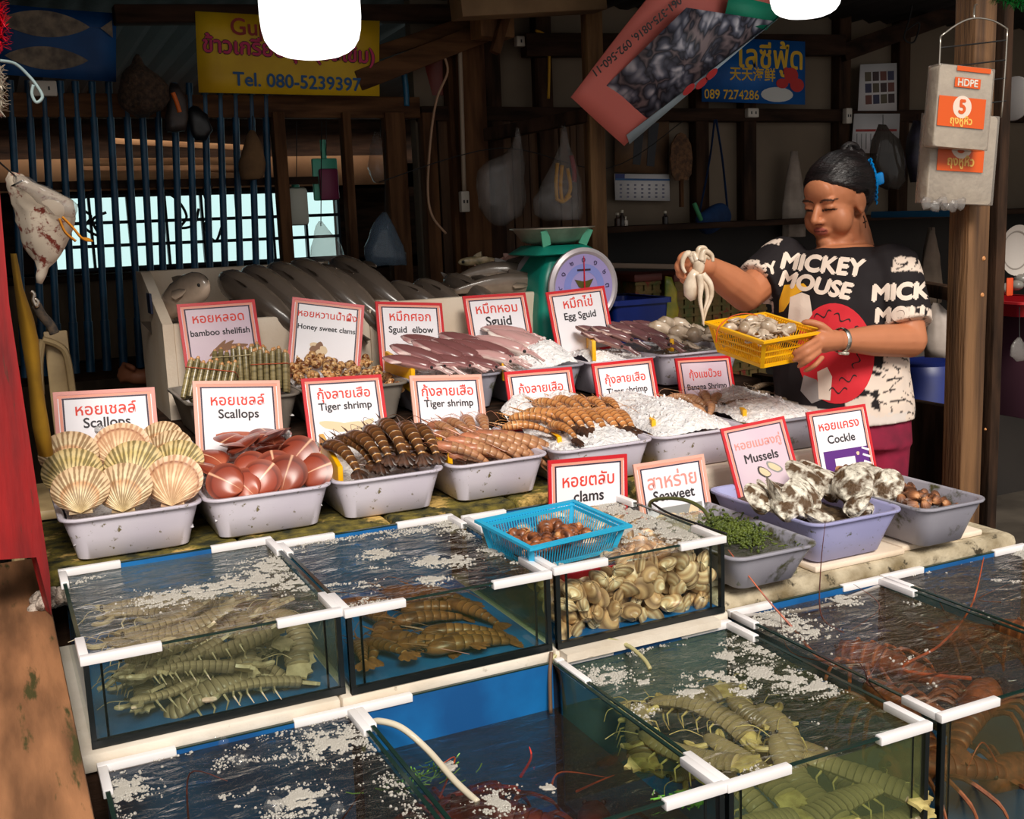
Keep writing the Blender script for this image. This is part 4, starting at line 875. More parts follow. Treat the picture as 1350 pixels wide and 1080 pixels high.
for px, py, yy, s in ((325, 610, 2.56, 1), (296, 616, 2.55, 1), (352, 600, 2.58, 1), (300, 600, 2.62, 1), (335, 590, 2.64, 1), (312, 588, 2.68, 1), (362, 588, 2.66, 1), (345, 580, 2.7, 1), (378, 596, 2.6, 1), (385, 610, 2.55, .9), (300, 628, 2.5, .9), (285, 620, 2.55, .9), (322, 577, 2.72, 1)):
    place(mo, USED, TRS(aty(px, py, yy), rz(R2.uniform(-3, 3)) @ rx(R2.uniform(.0, .5)) @ ry(R2.uniform(-.25, .25)), s), lb, 'flat-lying pink scallops', 'scallop')
chunks([(aty(378, 573, 2.7), .014), (aty(400, 580, 2.66), .012), (aty(425, 632, 2.46), .012), (aty(262, 612, 2.56), .012), (aty(270, 625, 2.5), .012), (aty(415, 590, 2.62), .014)], 'clear ice lump among the pink scallops', 6, 'ice lumps among the pink scallops')
# filling under the shells so that nothing hovers
heap(.11, .37, 2.42, 2.80, lambda u, v: .965 + .05*v, 'ice under the ribbed scallops', 21, 10); heap(.405, .66, 2.42, 2.80, lambda u, v: .975 + .06*v, 'ice under the pink scallops', 22, 10)
# ---- snails
def snail(name, m, R=.016, H=.04):
    r = thing(name, 'x', 'snail'); b = B(); pts = []; rs = []; N = 60; turns = 3.6
    for i in range(N+1):
        t = i/N; a = 2*PI*turns*t; g = .08+.92*t**1.7
        pts.append(V((math.cos(a)*R*.55*g, math.sin(a)*R*.55*g, H*(.5-.78*t**1.35)))); rs.append((R*.62*g, R*.75*g))
    b.tube(pts, rs, 10, up=(0, 0, 1)); b.out('shell', m, r, smooth=180)
    e = pts[-1]; d = (pts[-1]-pts[-2]).normalized(); b = B(); b.ball(e+d*.001, (R*.45, R*.5, R*.5), 2); b.out('aperture', flat('snail_foot_%s' % name, (206, 148, 92), .4), r)
    return r
SN = mat('spotted_snail_shell', (226, 180, 122), (120, 66, 32), scale=95, rough=.3, sharp=(.42, .56), rand=.15)
sn = snail('spotted_snail', SN)
ls = 'brown spotted snail heaped in the scuffed tub under the honey sweet clams sign'
R3 = random.Random(11)
def scatter_in(proto, region, zf, n, spacing, label, group, cat, s0=.85, s1=1.15, R=R3, rot=None):
    got = []; x0, x1, y0, y1 = region; t = 0
    while len(got) < n and t < n*60:
        t += 1; x = R.uniform(x0, x1); y = R.uniform(y0, y1); z = zf(x, y)
        if any((x-a)**2+(y-b)**2+(z-c)**2 < spacing**2 for a, b, c in got): continue
        got.append((x, y, z))
        Rm = rot(R) if rot else Euler((R.uniform(0, 6.28), R.uniform(0, 6.28), R.uniform(0, 6.28))).to_matrix()
        place(proto, USED, TRS((x, y, z), Rm, R.uniform(s0, s1)), label, group, cat)
scatter_in(sn, (.765, 1.028, 2.885, 3.21), lambda x, y: 1.14 + .06*((y-2.885)/.33) + .03*math.exp(-((x-.86)/.06)**2)*(y > 3.0), 62, .03, ls, 'spotted snails', 'snail')
heap(.765, 1.028, 2.885, 3.215, lambda u, v: 1.125 + .05*v, 'ice under the spotted snails', 23, 5)
# ---- bamboo shellfish bundles
BAM = mat('olive_razor_shell', (150, 134, 92), (104, 92, 60), scale=30, stretch=(1, 1, 5), rough=.25, rand=.2, c3=(176, 112, 62), c3scale=12, c3lo=.64)
rzr = thing('razor_clam', 'x', 'clam'); b = B()
prof = [(-.055, .003, .004), (-.052, .0068, .009), (-.03, .0075, .0105), (0, .0077, .011), (.03, .0075, .0105), (.052, .0068, .009), (.055, .003, .004)]
b.loft([[V((a*(abs(math.cos(t))**.6)*(1 if math.cos(t) > 0 else -1), c*(abs(math.sin(t))**.6)*(1 if math.sin(t) > 0 else -1), z)) for t in [2*PI*j/14 for j in range(14)]] for z, a, c in prof])
b.out('shell', BAM, rzr); b = B(); b.ball((0, 0, .056), (.005, .006, .007), 2); b.out('foot', flat('razor_clam_foot', (206, 150, 96), .3), rzr)
BAND = flat('pale_rubber_band', (214, 196, 150), .5); BANDR = flat('red_rubber_band', (190, 90, 60), .5)
def bundle(c, M3, nx, ny, label, group, bm, blabel, zs=(.0,)):
    for i in range(nx):
        for j in range(ny):
            q = V(((i-(nx-1)/2)*.0165, (j-(ny-1)/2)*.022, .006*math.sin(i*2.1+j))); place(rzr, USED, TRS(c + M3 @ q, M3 @ rz(.1*math.sin(i*3+j)), 1), label, group, 'clam')
    for z in zs:
        hx, hy = nx*.0165/2+.0005, ny*.022/2+.0012; L_ = rrect(-hx, hx, -hy, hy, .008, 0, 4); bb = B()
        ring = [V((v.x, v.y, z)) for v in L_]; bb.tube(ring+[ring[0]], .0011, 5, caps=False)
        o = bb.out('rubber_band', bm); o.matrix_world = TRS(c, M3); tag(o, blabel, 'rubber band')
M1 = rz(-.35) @ rx(.42)
bundle(aty(357, 490, 2.93), rz(-.42) @ rx(-.25), 6, 2, 'olive bamboo shellfish in the upright bundle at the right of its tub', 'right bundle of bamboo shellfish', BANDR, 'thin reddish band round the right upright bundle', (.018,))
bundle(aty(330, 484, 3.05), rz(-.42) @ rx(-.3) @ ry(-.06), 6, 2, 'olive bamboo shellfish in the upright bundle behind the right one', 'back bundle of bamboo shellfish', BAND, 'pale band round the rear upright bundle', (.03,))
bundle(aty(277, 505, 2.95), rz(-.42) @ rx(-.5) @ ry(.15), 8, 2, 'olive bamboo shellfish in the low slanting bundle at the left of its tub', 'left bundle of bamboo shellfish', BANDR, 'reddish band round the low left bundle', (.03,))
bundle(aty(300, 488, 3.12), rz(-.3) @ rx(-.6), 5, 2, 'olive bamboo shellfish in the rear left bundle below the sign', 'rear left bundle of bamboo shellfish', BAND, 'pale band round the rear left bundle', (.03,))
heap(.46, .725, 2.885, 3.215, lambda u, v: 1.11 + .03*v, 'ice under the bamboo shellfish', 24, 5)
# ---- squid
SQM = uvmat('squid_skin', [(0, (170, 116, 116)), (.14, (118, 74, 74)), (.36, (124, 80, 78)), (.5, (176, 122, 120)), (.6, (238, 220, 212)), (.9, (240, 222, 214)), (1, (190, 140, 138))], axis='v', rough=.22, rand=.12, noise_amt=.16, nscale=26)
SQP = uvmat('pale_squid_skin', [(0, (226, 204, 196)), (.15, (186, 142, 140)), (.35, (196, 154, 150)), (.5, (232, 214, 206)), (.8, (242, 230, 222)), (1, (230, 210, 202))], axis='v', rough=.22, rand=.1, noise_amt=.2, nscale=26)
SQF = mat('squid_fin', (170, 120, 120), (220, 196, 190), scale=30, rough=.25, rand=.1)
def squid_proto(tag_, m, mf, L=.155, w=.027):
    r = thing('squid', 'x', 'squid'); b = B(); pts = []; rs = []
    for s, e in ((0, .05), (.04, .3), (.12, .58), (.3, .85), (.55, 1), (.8, 1.0), (.95, .93), (1, .8)):
        pts.append(V((0, L*(.5-s), .004*math.sin(s*3)))); rs.append((w*e, w*.72*e))
    b.tube(pts, rs, 16, up=(0, 0, 1)); b.out('mantle', m, r, smooth=180)
    for sx in (-1, 1):
        b = B(); n = 8
        P0 = [V((sx*w*.25, L*.46, .006)), V((sx*w*.6, L*.36, .008)), V((sx*w*.85, L*.2, .006)), V((sx*w*.95, L*.05, .004))]
        P1 = [V((sx*w*.5, L*.47, .004)), V((sx*w*1.5, L*.36, .0)), V((sx*w*1.75, L*.22, -.004)), V((sx*w*1.05, L*.04, .0))]
        b.grid(lambda u, v: P0[int(round(u*3))].lerp(P1[int(round(u*3))], v) + V((0, 0, .002*math.sin(v*3))), 3, 3)
        o = b.out('fin', mf, r, smooth=180); so = o.modifiers.new('t', 'SOLIDIFY'); so.thickness = .002
    b = B(); b.tube([V((0, -L*.49, 0)), V((0, -L*.55, 0)), V((0, -L*.62, 0))], [(w*.55, w*.45), (w*.62, w*.5), (w*.4, w*.35)], 12, up=(0, 0, 1)); b.out('head', m, r)
    for sx in (-1, 1):
        b = B(); b.ball((sx*w*.55, -L*.565, .003), .005, 2); b.out('eye', BLACK, r)
    for i in range(5):
        x = (i-2)*w*.2; p = V((x, -L*.6, 0)); b = B(); b.tube(smoothpath([p, p+V((x*.5, -.02, .004*(i % 2))), p+V((x*1.2, -.04, -.004)), p+V((x*1.2+.006*(i-2), -.06, -.008))], 4), [.004]*5+[.003]*4+[.002]*3+[.0012], 6); b.out('arm', mf, r)
    return r
sq = squid_proto('purple', SQM, SQF)
lq = 'purple-brown squid laid diagonally in the grey tub'
for px, py, yy, yaw, pit, s in ((548, 468, 2.97, .95, -.35, 1.05), (575, 462, 2.99, .85, -.35, 1.05), (598, 460, 3.0, .75, -.35, 1), (618, 460, 3.0, .75, -.3, 1), (638, 459, 3.0, .8, -.3, 1.0), (535, 478, 2.93, .95, -.2, .9), (590, 476, 2.93, .9, -.2, .8), (625, 478, 2.93, .9, -.2, .8), (560, 452, 3.08, .9, -.25, 1), (608, 449, 3.08, .8, -.25, 1), (585, 480, 2.92, 1.3, -.1, .7)):
    place(sq, USED, TRS(aty(px, py, yy), rz(yaw) @ rx(-pit), s), lq, 'purple squid', 'squid')
sp = squid_proto('pale', SQP, SQP)
lp = 'pale squid poking out of the ice mound'
for px, py, yy, yaw, pit, s in ((655, 454, 3.02, .85, -.25, 1.05), (672, 446, 3.05, .75, -.3, 1.0), (690, 447, 3.04, .7, -.35, .9), (662, 437, 3.14, 1.0, -.15, .9), (640, 470, 2.95, .9, -.2, .9)):
    place(sp, USED, TRS(aty(px, py, yy), rz(yaw) @ rx(-pit), s), lp, 'pale squid in the ice mound', 'squid')
le = 'small brownish egg squid lying on ice in the white tub'
SQE = uvmat('egg_squid_skin', [(0, (150, 112, 108)), (.15, (108, 72, 74)), (.35, (112, 76, 78)), (.55, (160, 124, 118)), (.75, (206, 178, 166)), (1, (160, 122, 116))], axis='v', rough=.2, rand=.15, noise_amt=.2, nscale=30)
se = squid_proto('egg', SQE, SQE, L=.1, w=.02); 
for px, py, yy, yaw, s in ((797, 438, 3.0, 1.1, 1), (810, 442, 2.98, .9, 1), (822, 436, 3.02, .9, 1.05), (838, 440, 2.99, .5, 1), (848, 436, 3.03, .7, 1), (860, 441, 2.98, .8, .9), (800, 451, 2.94, .8, .9), (815, 432, 3.1, 1, 1), (835, 431, 3.1, .8, 1), (852, 430, 3.1, 1, 1), (785, 445, 2.98, 1.3, 1), (866, 449, 2.94, .6, .8), (775, 436, 3.05, 1.5, .9)):
    place(se, USED, TRS(aty(px, py, yy), rz(yaw) @ rx(.3), s), le, 'egg squid', 'squid')
# ---- octopus
OCT = mat('pale_octopus_skin', (216, 198, 178), (158, 136, 112), scale=30, rough=.22, rand=.12)
def octo_proto(tag_, arms=6, s=1):
    r = thing('octopus', 'x', 'octopus'); b = B(); b.tube([V((0, .055, .004)), V((0, .05, .006)), V((0, .035, .01)), V((0, .012, .01)), V((0, -.005, .006)), V((0, -.014, .004))], [.006, .016, .022, .02, .012, .010], 14); b.out('body', OCT, r, smooth=180)
    R = random.Random(5)
    for i in range(arms):
        a = lerp(-1.3, 1.3, i/(arms-1)); p = V((math.sin(a)*.007, -.012, .004)); d = V((math.sin(a), -math.cos(a), 0)); q = V((d.y, -d.x, 0))*(1 if i % 2 else -1)
        b = B(); b.tube(smoothpath([p, p+d*.022+V((0, 0, .010)), p+d*.045+V((0, 0, .002)), p+d*.058+q*.012, p+d*.05+q*.026], 4), [.0052]*5+[.0045]*4+[.0036]*4+[.0024]*3+[.001], 7); b.out('arm', OCT, r, smooth=180)
    for sx in (-1, 1):
        b = B(); b.ball((sx*.009, -.006, .013), .0035, 1); b.out('eye', BLACK, r)
    return r
oc = octo_proto('octo')
lo = 'pale brown octopus lying in the white tub at the right end of the upper row'
for px, py, yy, yaw, s in ((905, 446, 2.99, 1.6, 1.2), (880, 440, 3.04, 1.2, 1.2), (920, 448, 2.98, 2.2, 1.2), (895, 456, 2.95, 1.3, 1), (885, 432, 3.12, 1.8, 1.1), (905, 434, 3.1, .9, 1.1), (935, 443, 3.03, 2.6, .9), (873, 448, 3.0, .8, .9)):
    place(oc, USED, TRS(aty(px, py, yy), rz(yaw) @ rx(.2), s), lo, 'octopus in the white tub', 'octopus')
# ---- oysters
OYS = mat('oyster_shell', (244, 236, 218), (92, 68, 44), scale=38, rough=.6, bump=.6, bscale=120, sharp=(.42, .60), rand=.1, c3=(34, 28, 20), c3scale=70, c3lo=.62, distort=.3)
oy = [bivalve('oyster', OYS, .088, .098, .020, 'x', 'oyster', na=36, nr=12, wob=.07, seed=k*3.3, tip=.65, skew=.3*k-.3) for k in range(3)]
lo = 'large rough white and brown oyster heaped in the lavender tub'
for i, (px, py, yy, a, e, g, s) in enumerate(((1078, 650, 1.99, .3, .7, .2, 1.15), (1125, 662, 1.95, -.4, .9, -.2, 1.1), (1040, 672, 1.97, .9, 1.0, .5, 1), (1060, 680, 1.93, .2, 1.1, .1, .95), (1098, 688, 1.91, 1.2, .5, .1, 1), (1160, 660, 1.97, -.9, 1.0, .2, .95), (1030, 668, 2.0, 1.3, .6, 0, .8), (1110, 640, 2.06, .3, .4, .2, 1), (1140, 640, 2.07, -.3, .6, 0, .95), (1085, 632, 2.1, .1, .5, .3, .9), (1050, 655, 2.06, .8, .5, .2, .9), (1020, 662, 2.04, .6, .9, .3, .75), (1118, 676, 1.92, -1.2, .7, -.3, .9), (1150, 672, 1.94, .5, .3, 0, .8), (1058, 665, 2.02, -.5, .6, .1, 1), (1010, 672, 1.99, .2, .8, .2, .85), (1075, 672, 1.95, .6, .9, -.2, 1), (1140, 655, 2.0, -.7, .8, 0, 1), (1104, 655, 2.02, .1, .7, .2, 1), (1035, 682, 1.94, -.6, .9, 0, .9))):
    place(oy[i % 3], USED, TRS(aty(px, py+5, yy), rz(-.3+a) @ rx(e) @ ry(g), s), lo, 'oysters in the lavender tub', 'oyster')
heap(1.628, 1.845, 1.885, 2.24, lambda u, v: .86 + .045*bump(u, v, .45, .6, .5, .5), 'wet shell bed under the oysters', 25, 4, m=mat('wet_brown_shell_bed', (104, 84, 60), (58, 46, 34), scale=40, rough=.5), name='shell_bed')
# ---- cockles
CKM = uvmat('cockle_ribs', [(0, (226, 178, 130)), (.5, (176, 118, 76)), (.8, (132, 82, 52)), (1, (96, 62, 42))], rough=.5, rand=.2, noise_amt=.2, nscale=40)
ck = bivalve('cockle', CKM, .036, .032, .0135, 'x', 'cockle', ribs=12, rib=.0007, na=60, nr=8)
scatter_in(ck, (1.925, 2.05, 1.88, 2.17), lambda x, y: .874+.05*math.exp(-((x-1.95)/.09)**2)*min(1, .5+(y-1.86)*2), 95, .019, 'small brown ribbed cockle in the grimy tub beside the right post', 'cockles', 'cockle', .7, .95)
# ---- clams in the tank
CLM = uvmat('clam_rings', [(0, (252, 236, 208)), (.3, (242, 216, 176)), (.45, (214, 172, 126)), (.6, (240, 214, 176)), (.75, (190, 148, 108)), (.88, (230, 200, 160)), (1, (150, 118, 90))], rough=.35, rand=.22, noise_amt=.12, nscale=30)
CLM2 = uvmat('brown_clam_rings', [(0, (232, 196, 150)), (.4, (180, 136, 96)), (.6, (216, 176, 132)), (.8, (136, 102, 76)), (1, (186, 150, 114))], rough=.35, rand=.22, noise_amt=.12, nscale=30)
cl = [bivalve('clam', CLM, .054, .042, .0125, 'x', 'clam', na=26, nr=9, skew=.25), bivalve('clam', CLM2, .052, .042, .0125, 'x', 'clam', na=26, nr=9, skew=-.2)]
R4 = random.Random(21); X0, X1 = .965, 1.305; got = []
lab_c = 'brown and cream clam in the heap filling the clam tank'
def clamtop(x): return .862 + .022*math.sin((x-.95)*9) + (.02 if x > 1.1 else 0)
cand = []
for it in range(26000):
    x = R4.uniform(X0, X1); y = 1.85 + (R4.random()**2)*.38; top = clamtop(x)+.02*(y-1.85)/.4; z = lerp(.787, top, R4.random()**1.15)
    if y > 1.895 and z < top-.022: continue
    if any((x-a)**2+(y-b)**2+(z-c)**2 < .027**2 for a, b, c in got): continue
    got.append((x, y, z))
got = got[:290]
for i, (x, y, z) in enumerate(got):
    place(cl[0] if R4.random() < .6 else cl[1], USED, TRS((x, y, z), Euler((R4.uniform(.5, 2.6), R4.uniform(-.6, .6), R4.uniform(-1.4, 1.4))).to_matrix() @ rz(R4.uniform(0, 6.3)), R4.uniform(.85, 1.12)) @ Matrix.Translation((0, -.02, 0)), lab_c, 'clams in the tank', 'clam')
# ---- mantis shrimps
def mantis_proto(tag_, m, mt, mc, L=.2, w=.021, th0=.15, th1=-.3, lat=0.0):
    r = thing('mantis_shrimp', 'x', 'mantis shrimp'); P_ = ppath(0, 0, L, th0, th1)
    for i, p in enumerate(P_): p.x += lat*math.sin(i/60*PI)
    pts = []; rs = []; n = 13
    for k in range(n):
        a = lerp(.16, .86, k/n); c = lerp(.16, .86, (k+1)/n); e = .72+.28*min(1, k/6)
        for q, g in ((0, .97), (.3, 1.05), (.85, 1.05), (.97, .9)):
            pts.append(at_s(P_, lerp(a, c, q))); rs.append((w*e*g, w*.5*e*g))
    b = B(); b.tube(pts, rs, 12, up=(0, 0, 1)); b.out('body', m, r, smooth=50)
    b = B(); b.tube([at_s(P_, s) for s in (.04, .08, .14, .185)], [(w*.3, w*.2), (w*.55, w*.38), (w*.66, w*.45), (w*.7, w*.42)], 10, up=(0, 0, 1)); b.out('head', m, r)
    e = at_s(P_, .86); d = (at_s(P_, .95)-at_s(P_, .85)).normalized(); M_ = basis(V((1, 0, 0)), d, V((1, 0, 0)).cross(d), e)
    o_ = [(-w*.95, 0)] + [(x*w, y*.03) for x, y in ((-1.05, .5), (-1.3, .8), (-.8, .85), (-.7, 1.15), (-.35, .98), (0, 1.1), (.35, .98), (.7, 1.15), (.8, .85), (1.3, .8), (1.05, .5))] + [(w*.95, 0)]
    b = B(); b.prism(o_, M_ @ Matrix.Translation((0, 0, -.003)), .006); b.out('tail_fan', mt, r)
    for sx in (-1, 1):
        for i in range(4):
            p = at_s(P_, .25+.12*i)+V((sx*w*.6, 0, -w*.25)); b = B(); b.tube([p, p+V((sx*.018, .004, -.006)), p+V((sx*.026, -.004, -.024))], [.0024, .0018, .0006], 5); b.out('leg', mc, r)
        p = at_s(P_, .12)+V((sx*w*.5, 0, -w*.2)); b = B(); b.tube(smoothpath([p, p+V((sx*.02, .012, -.004)), p+V((sx*.026, .03, -.002)), p+V((sx*.012, .02, -.006))], 4), [.0055]*4+[.0048]*4+[.004]*4+[.001], 7); b.out('claw', mc, r)
        b = B(); b.ball(at_s(P_, .035)+V((sx*w*.25, .004, .004)), .0038, 1); b.out('eye', BLACK, r)
        p = at_s(P_, .05)+V((sx*w*.2, 0, 0)); b = B(); b.tube(smoothpath([p, p+V((sx*.02, .03, .006)), p+V((sx*.045, .045, -.004))], 4), .0008, 4); b.out('antenna', mc, r)
    return r
MNG = uvmat('grey_mantis_shrimp', [(0, (184, 164, 136)), (.6, (146, 128, 106)), (.85, (104, 90, 76)), (1, (196, 178, 150))], bands=13, rough=.35, rand=.15)
MNGT = mat('pale_mantis_tail', (212, 196, 168), (164, 146, 118), scale=40, rough=.35, rand=.1)
mg = [mantis_proto('g%d' % k, MNG, MNGT, MNGT, th0=(.15, .6, -.2)[k], th1=(-.3, -1.2, .5)[k], lat=(.0, .02, -.015)[k]) for k in range(3)]
lm = 'grey-brown ribbed mantis shrimp crowded in the second-row tank at the left end'
for i, (px, py, yy, yaw, pit, rol, s) in enumerate(((150, 905, 1.885, 2.6, .5, .5, .9), (182, 925, 1.87, .15, -1.0, .1, .8), (215, 845, 1.9, 1.8, .2, .9, .9), (245, 880, 1.89, 1.5, .1, .5, 1.0), (275, 905, 1.875, -1.4, .1, .4, 1.05), (300, 860, 1.92, 1.3, -.2, .7, 1), (330, 850, 1.93, -.2, .9, 0, .9), (388, 880, 1.87, .1, -1.15, 0, 1.05), (365, 875, 1.88, .2, -1.1, .1, 1), (350, 905, 1.87, 1.6, .1, .3, 1), (400, 915, 1.87, 1.2, .2, .3, .9), (225, 915, 1.9, 1.9, .2, .3, .9),
                                            (150, 860, 1.98, .5, 0, .2, 1), (200, 850, 2.0, 1.4, 0, .2, 1), (255, 840, 2.0, -.6, 0, 0, 1), (310, 835, 2.0, .9, 0, 0, 1), (370, 820, 2.0, .2, 0, 0, 1), (180, 830, 2.1, 1.7, 0, .3, 1), (240, 822, 2.1, .4, 0, .2, 1), (300, 815, 2.1, -1.2, 0, 0, 1), (350, 800, 2.14, .6, 0, 0, 1), (160, 812, 2.2, 1.2, 0, 0, 1), (230, 802, 2.22, 1.7, 0, 0, 1), (290, 796, 2.22, .4, 0, 0, 1), (340, 785, 2.24, 1.3, 0, 0, 1), (130, 890, 1.95, 1.5, 0, .2, 1), (200, 880, 1.93, 1.6, 0, .4, 1), (280, 880, 1.93, -1.6, 0, -.3, 1.05), (350, 870, 1.93, 1.5, 0, .3, 1), (230, 830, 2.05, 1.5, 0, 0, 1.05), (330, 815, 2.06, -1.4, 0, 0, 1.05), (270, 800, 2.16, 1.6, 0, 0, 1), (370, 790, 2.2, .3, 0, 0, 1), (180, 795, 2.28, 1.5, 0, 0, 1))):
    pit *= .35; p = aty(px, py, yy); hy = .115*s*abs(math.cos(yaw))+.03; hx_ = .115*s*abs(math.sin(yaw))+.03; p.z = max(.805, min(p.z, .885)); p.x = max(.09+hx_, min(p.x, .505-hx_)); p.y = max(1.848+hy, min(p.y, 2.36-hy))
    place(mg[i % 3], USED, TRS(p, rz(yaw) @ rx(pit) @ ry(rol), s), lm, 'grey mantis shrimps', 'mantis shrimp')
MNY = uvmat('yellow_mantis_shrimp', [(0, (176, 158, 116)), (.6, (136, 120, 88)), (.85, (94, 82, 60)), (1, (192, 174, 130))], bands=13, rough=.35, rand=.15)
MNYT = mat('yellow_mantis_tail', (216, 198, 130), (160, 140, 86), scale=40, rough=.35, rand=.1)
my = [mantis_proto('y%d' % k, MNY, MNYT, MNYT, L=.24, w=.026, th0=(.1, .3, -.1)[k], th1=(-.2, -.6, .2)[k], lat=(.0, .02, -.02)[k]) for k in range(3)]
lm = 'yellowish ribbed mantis shrimp under water in the front middle tank'
for i, (x, y, z, yaw, pit, s) in enumerate(((1.10, 1.45, .66, .1, .1, 1), (1.2, 1.5, .67, -.4, .1, 1), (1.02, 1.5, .68, .4, 0, 1), (1.26, 1.36, .64, .6, .1, 1), (1.05, 1.36, .62, .2, .5, 1), (1.18, 1.38, .64, -.1, .3, 1.05), (1.0, 1.63, .67, -.5, 0, 1), (1.12, 1.62, .68, .5, 0, 1), (1.25, 1.62, .66, -.2, 0, 1), (1.02, 1.34, .54, 1.4, .2, 1), (1.2, 1.32, .55, 1.6, .2, 1), (1.12, 1.72, .66, 1.3, 0, 1), (1.1, 1.52, .62, 1.5, 0, 1), (1.28, 1.5, .60, .2, 0, 1), (1.07, 1.31, .60, 1.5, .1, 1), (1.2, 1.31, .63, -1.5, .0, 1), (1.13, 1.31, .53, 1.7, 0, 1), (1.25, 1.31, .58, 1.4, .1, .9), (1.0, 1.3, .65, 1.5, 0, .8))):
    place(my[i % 3], USED, TRS((x, y, z), rz(yaw) @ rx(pit), s), lm, 'yellow mantis shrimps', 'mantis shrimp')
# spiny pale carapace turned to the glass in the same tank
# ---- brown shrimps in the middle tank of the second row
BRS = uvmat('brown_live_shrimp', [(0, (160, 110, 66)), (.55, (112, 72, 44)), (.8, (64, 42, 28)), (.9, (180, 132, 86)), (1, (120, 80, 50))], bands=6, rough=.35, rand=.15)
BRH = mat('brown_live_shrimp_head', (150, 98, 60), (96, 60, 40), scale=40, rough=.35, rand=.15)
shb = shrimp_proto('live', BRS, BRH, BRH, L=.2, w=.016, th0=.25, th1=-.35)
shb.name = 'brown_shrimp'
lb = 'brown live shrimp under water in the second-row tank next to the clams'
for px, py, yy, yaw, pit, s in ((490, 875, 1.865, -.2, -.4, .9), (520, 872, 1.87, .3, -.5, .95), (575, 855, 1.87, 1.0, -.3, 1), (640, 848, 1.88, 1.5, .05, 1.15), (600, 840, 1.95, 1.3, .1, 1), (670, 835, 1.9, 1.6, .1, 1), (540, 845, 1.95, .8, .1, 1), (500, 840, 2.0, -.5, .1, 1), (560, 825, 2.05, 1.5, .1, 1), (620, 815, 2.05, .4, .1, 1), (660, 805, 2.1, 1.2, 0, 1), (500, 815, 2.1, .2, 0, 1), (560, 800, 2.16, 1.4, 0, 1), (610, 790, 2.18, .6, 0, 1), (480, 795, 2.2, 1.3, 0, 1), (535, 780, 2.24, .8, 0, 1)):
    pit *= .4; p = aty(px, py, yy); hy = .11*s*abs(math.cos(yaw))+.02; hx_ = .11*s*abs(math.sin(yaw))+.03; p.z = max(.80, min(p.z, .87)); p.x = max(.528+hx_, min(p.x, .918-hx_)); p.y = max(1.834+hy, min(p.y, 2.31-hy))
    place(shb, USED, TRS(p, rz(yaw) @ rx(pit), s), lb, 'brown live shrimps', 'shrimp')
# ---- lobsters
LOB = uvmat('brown_lobster_shell', [(0, (140, 74, 44)), (.6, (96, 50, 32)), (.9, (190, 110, 62)), (1, (120, 62, 38))], bands=6, rough=.4, rand=.15)
LOBR = mat('orange_lobster', (206, 96, 44), (140, 56, 30), scale=30, rough=.4, rand=.15)
LOBS = mat('brown_orange_lobster', (150, 86, 52), (96, 56, 36), scale=60, rough=.4, rand=.15)
LOBD = mat('dark_red_lobster', (140, 60, 46), (66, 34, 28), scale=20, rough=.4, rand=.2)
LOBK = mat('dark_lobster_antenna', (96, 44, 32), (60, 30, 24), scale=20, rough=.5)
def lobster(loc, yaw, label, ant, m1, m2, s=1.0, pitch=0, L=.28, w=.033, group=None):
    r = thing('lobster', label, 'lobster', M=TRS(loc, rz(yaw) @ rx(pitch), s), group=group); P_ = ppath(0, 0, L, .1, -.35)
    pts = []; rs = []
    for k in range(6):
        a = lerp(.45, .9, k/6); c = lerp(.45, .9, (k+1)/6)
        for q, g in ((0, 1), (.3, 1.06), (.85, 1.05), (.97, .88)):
            s_ = lerp(a, c, q); pts.append(at_s(P_, s_)); R = w*g*(1-.45*(s_-.45)/.45); rs.append((R, R*.75))
    b = B(); b.tube(pts, rs, 12, up=(0, 0, 1)); b.out('abdomen', m1, r, smooth=50)
    b = B(); b.tube([at_s(P_, q) for q in (.08, .12, .2, .3, .4, .47)], [(w*.35, w*.3), (w*.75, w*.65), (w*.95, w*.85), (w*1.05, w*.95), (w*1.05, w*.92), (w*.95, w*.8)], 14, up=(0, 0, 1)); b.noise(.004, 60); b.out('carapace', m2, r, smooth=60)
    e = at_s(P_, .89); b = B()
    for a in (-.8, -.4, 0, .4, .8): d = V((math.sin(a), -math.cos(a), -.3)); b.tube([e, e+d*.025, e+d*.05], [(.006, .003), (.012, .002), (.007, .001)], 8, up=(0, 0, 1))
    b.out('tail_fan', m2, r)
    for sx in (-1, 1):
        for i in range(4):
            p = at_s(P_, .24+.07*i)+V((sx*w*.8, 0, -w*.3)); b = B(); b.tube(smoothpath([p, p+V((sx*.04, .02-.012*i, .018)), p+V((sx*.075, .03-.03*i, -.012)), p+V((sx*.085, .03-.035*i, -.04))], 3), [.005]*4+[.004]*3+[.0028]*2+[.001], 6); b.out('leg', m2, r)
        b = B(); b.ball(at_s(P_, .1)+V((sx*w*.5, .0, w*.5)), .005, 2); b.out('eye', BLACK, r)
    inv = r.matrix_world.inverted()
    for pts, rad, mm in ant:
        b = B(); P2 = [inv @ V(p) for p in smoothpath(pts, 6)]; n = len(P2); b.tube(P2, [rad/s*(1-.75*i/(n-1)) for i in range(n)], 7); o = b.out('antenna', mm, r); o['label'] = 'long orange antenna' if mm is LOBR else 'thin dark antenna'
    return r
A = aty
lobster((1.50, 1.50, .64), -.25, 'lobster whose thick orange antenna leans out towards the seaweed tub', [([(1.49, 1.62, .68), A(1080, 868, 1.70), A(1045, 828, 1.745), A(1008, 786, 1.80), A(960, 725, 1.86)], .0042, LOBR), ([(1.5, 1.62, .69), A(1043, 860, 1.74), A(1028, 800, 1.76)], .0016, LOBK)], LOB, LOBS)
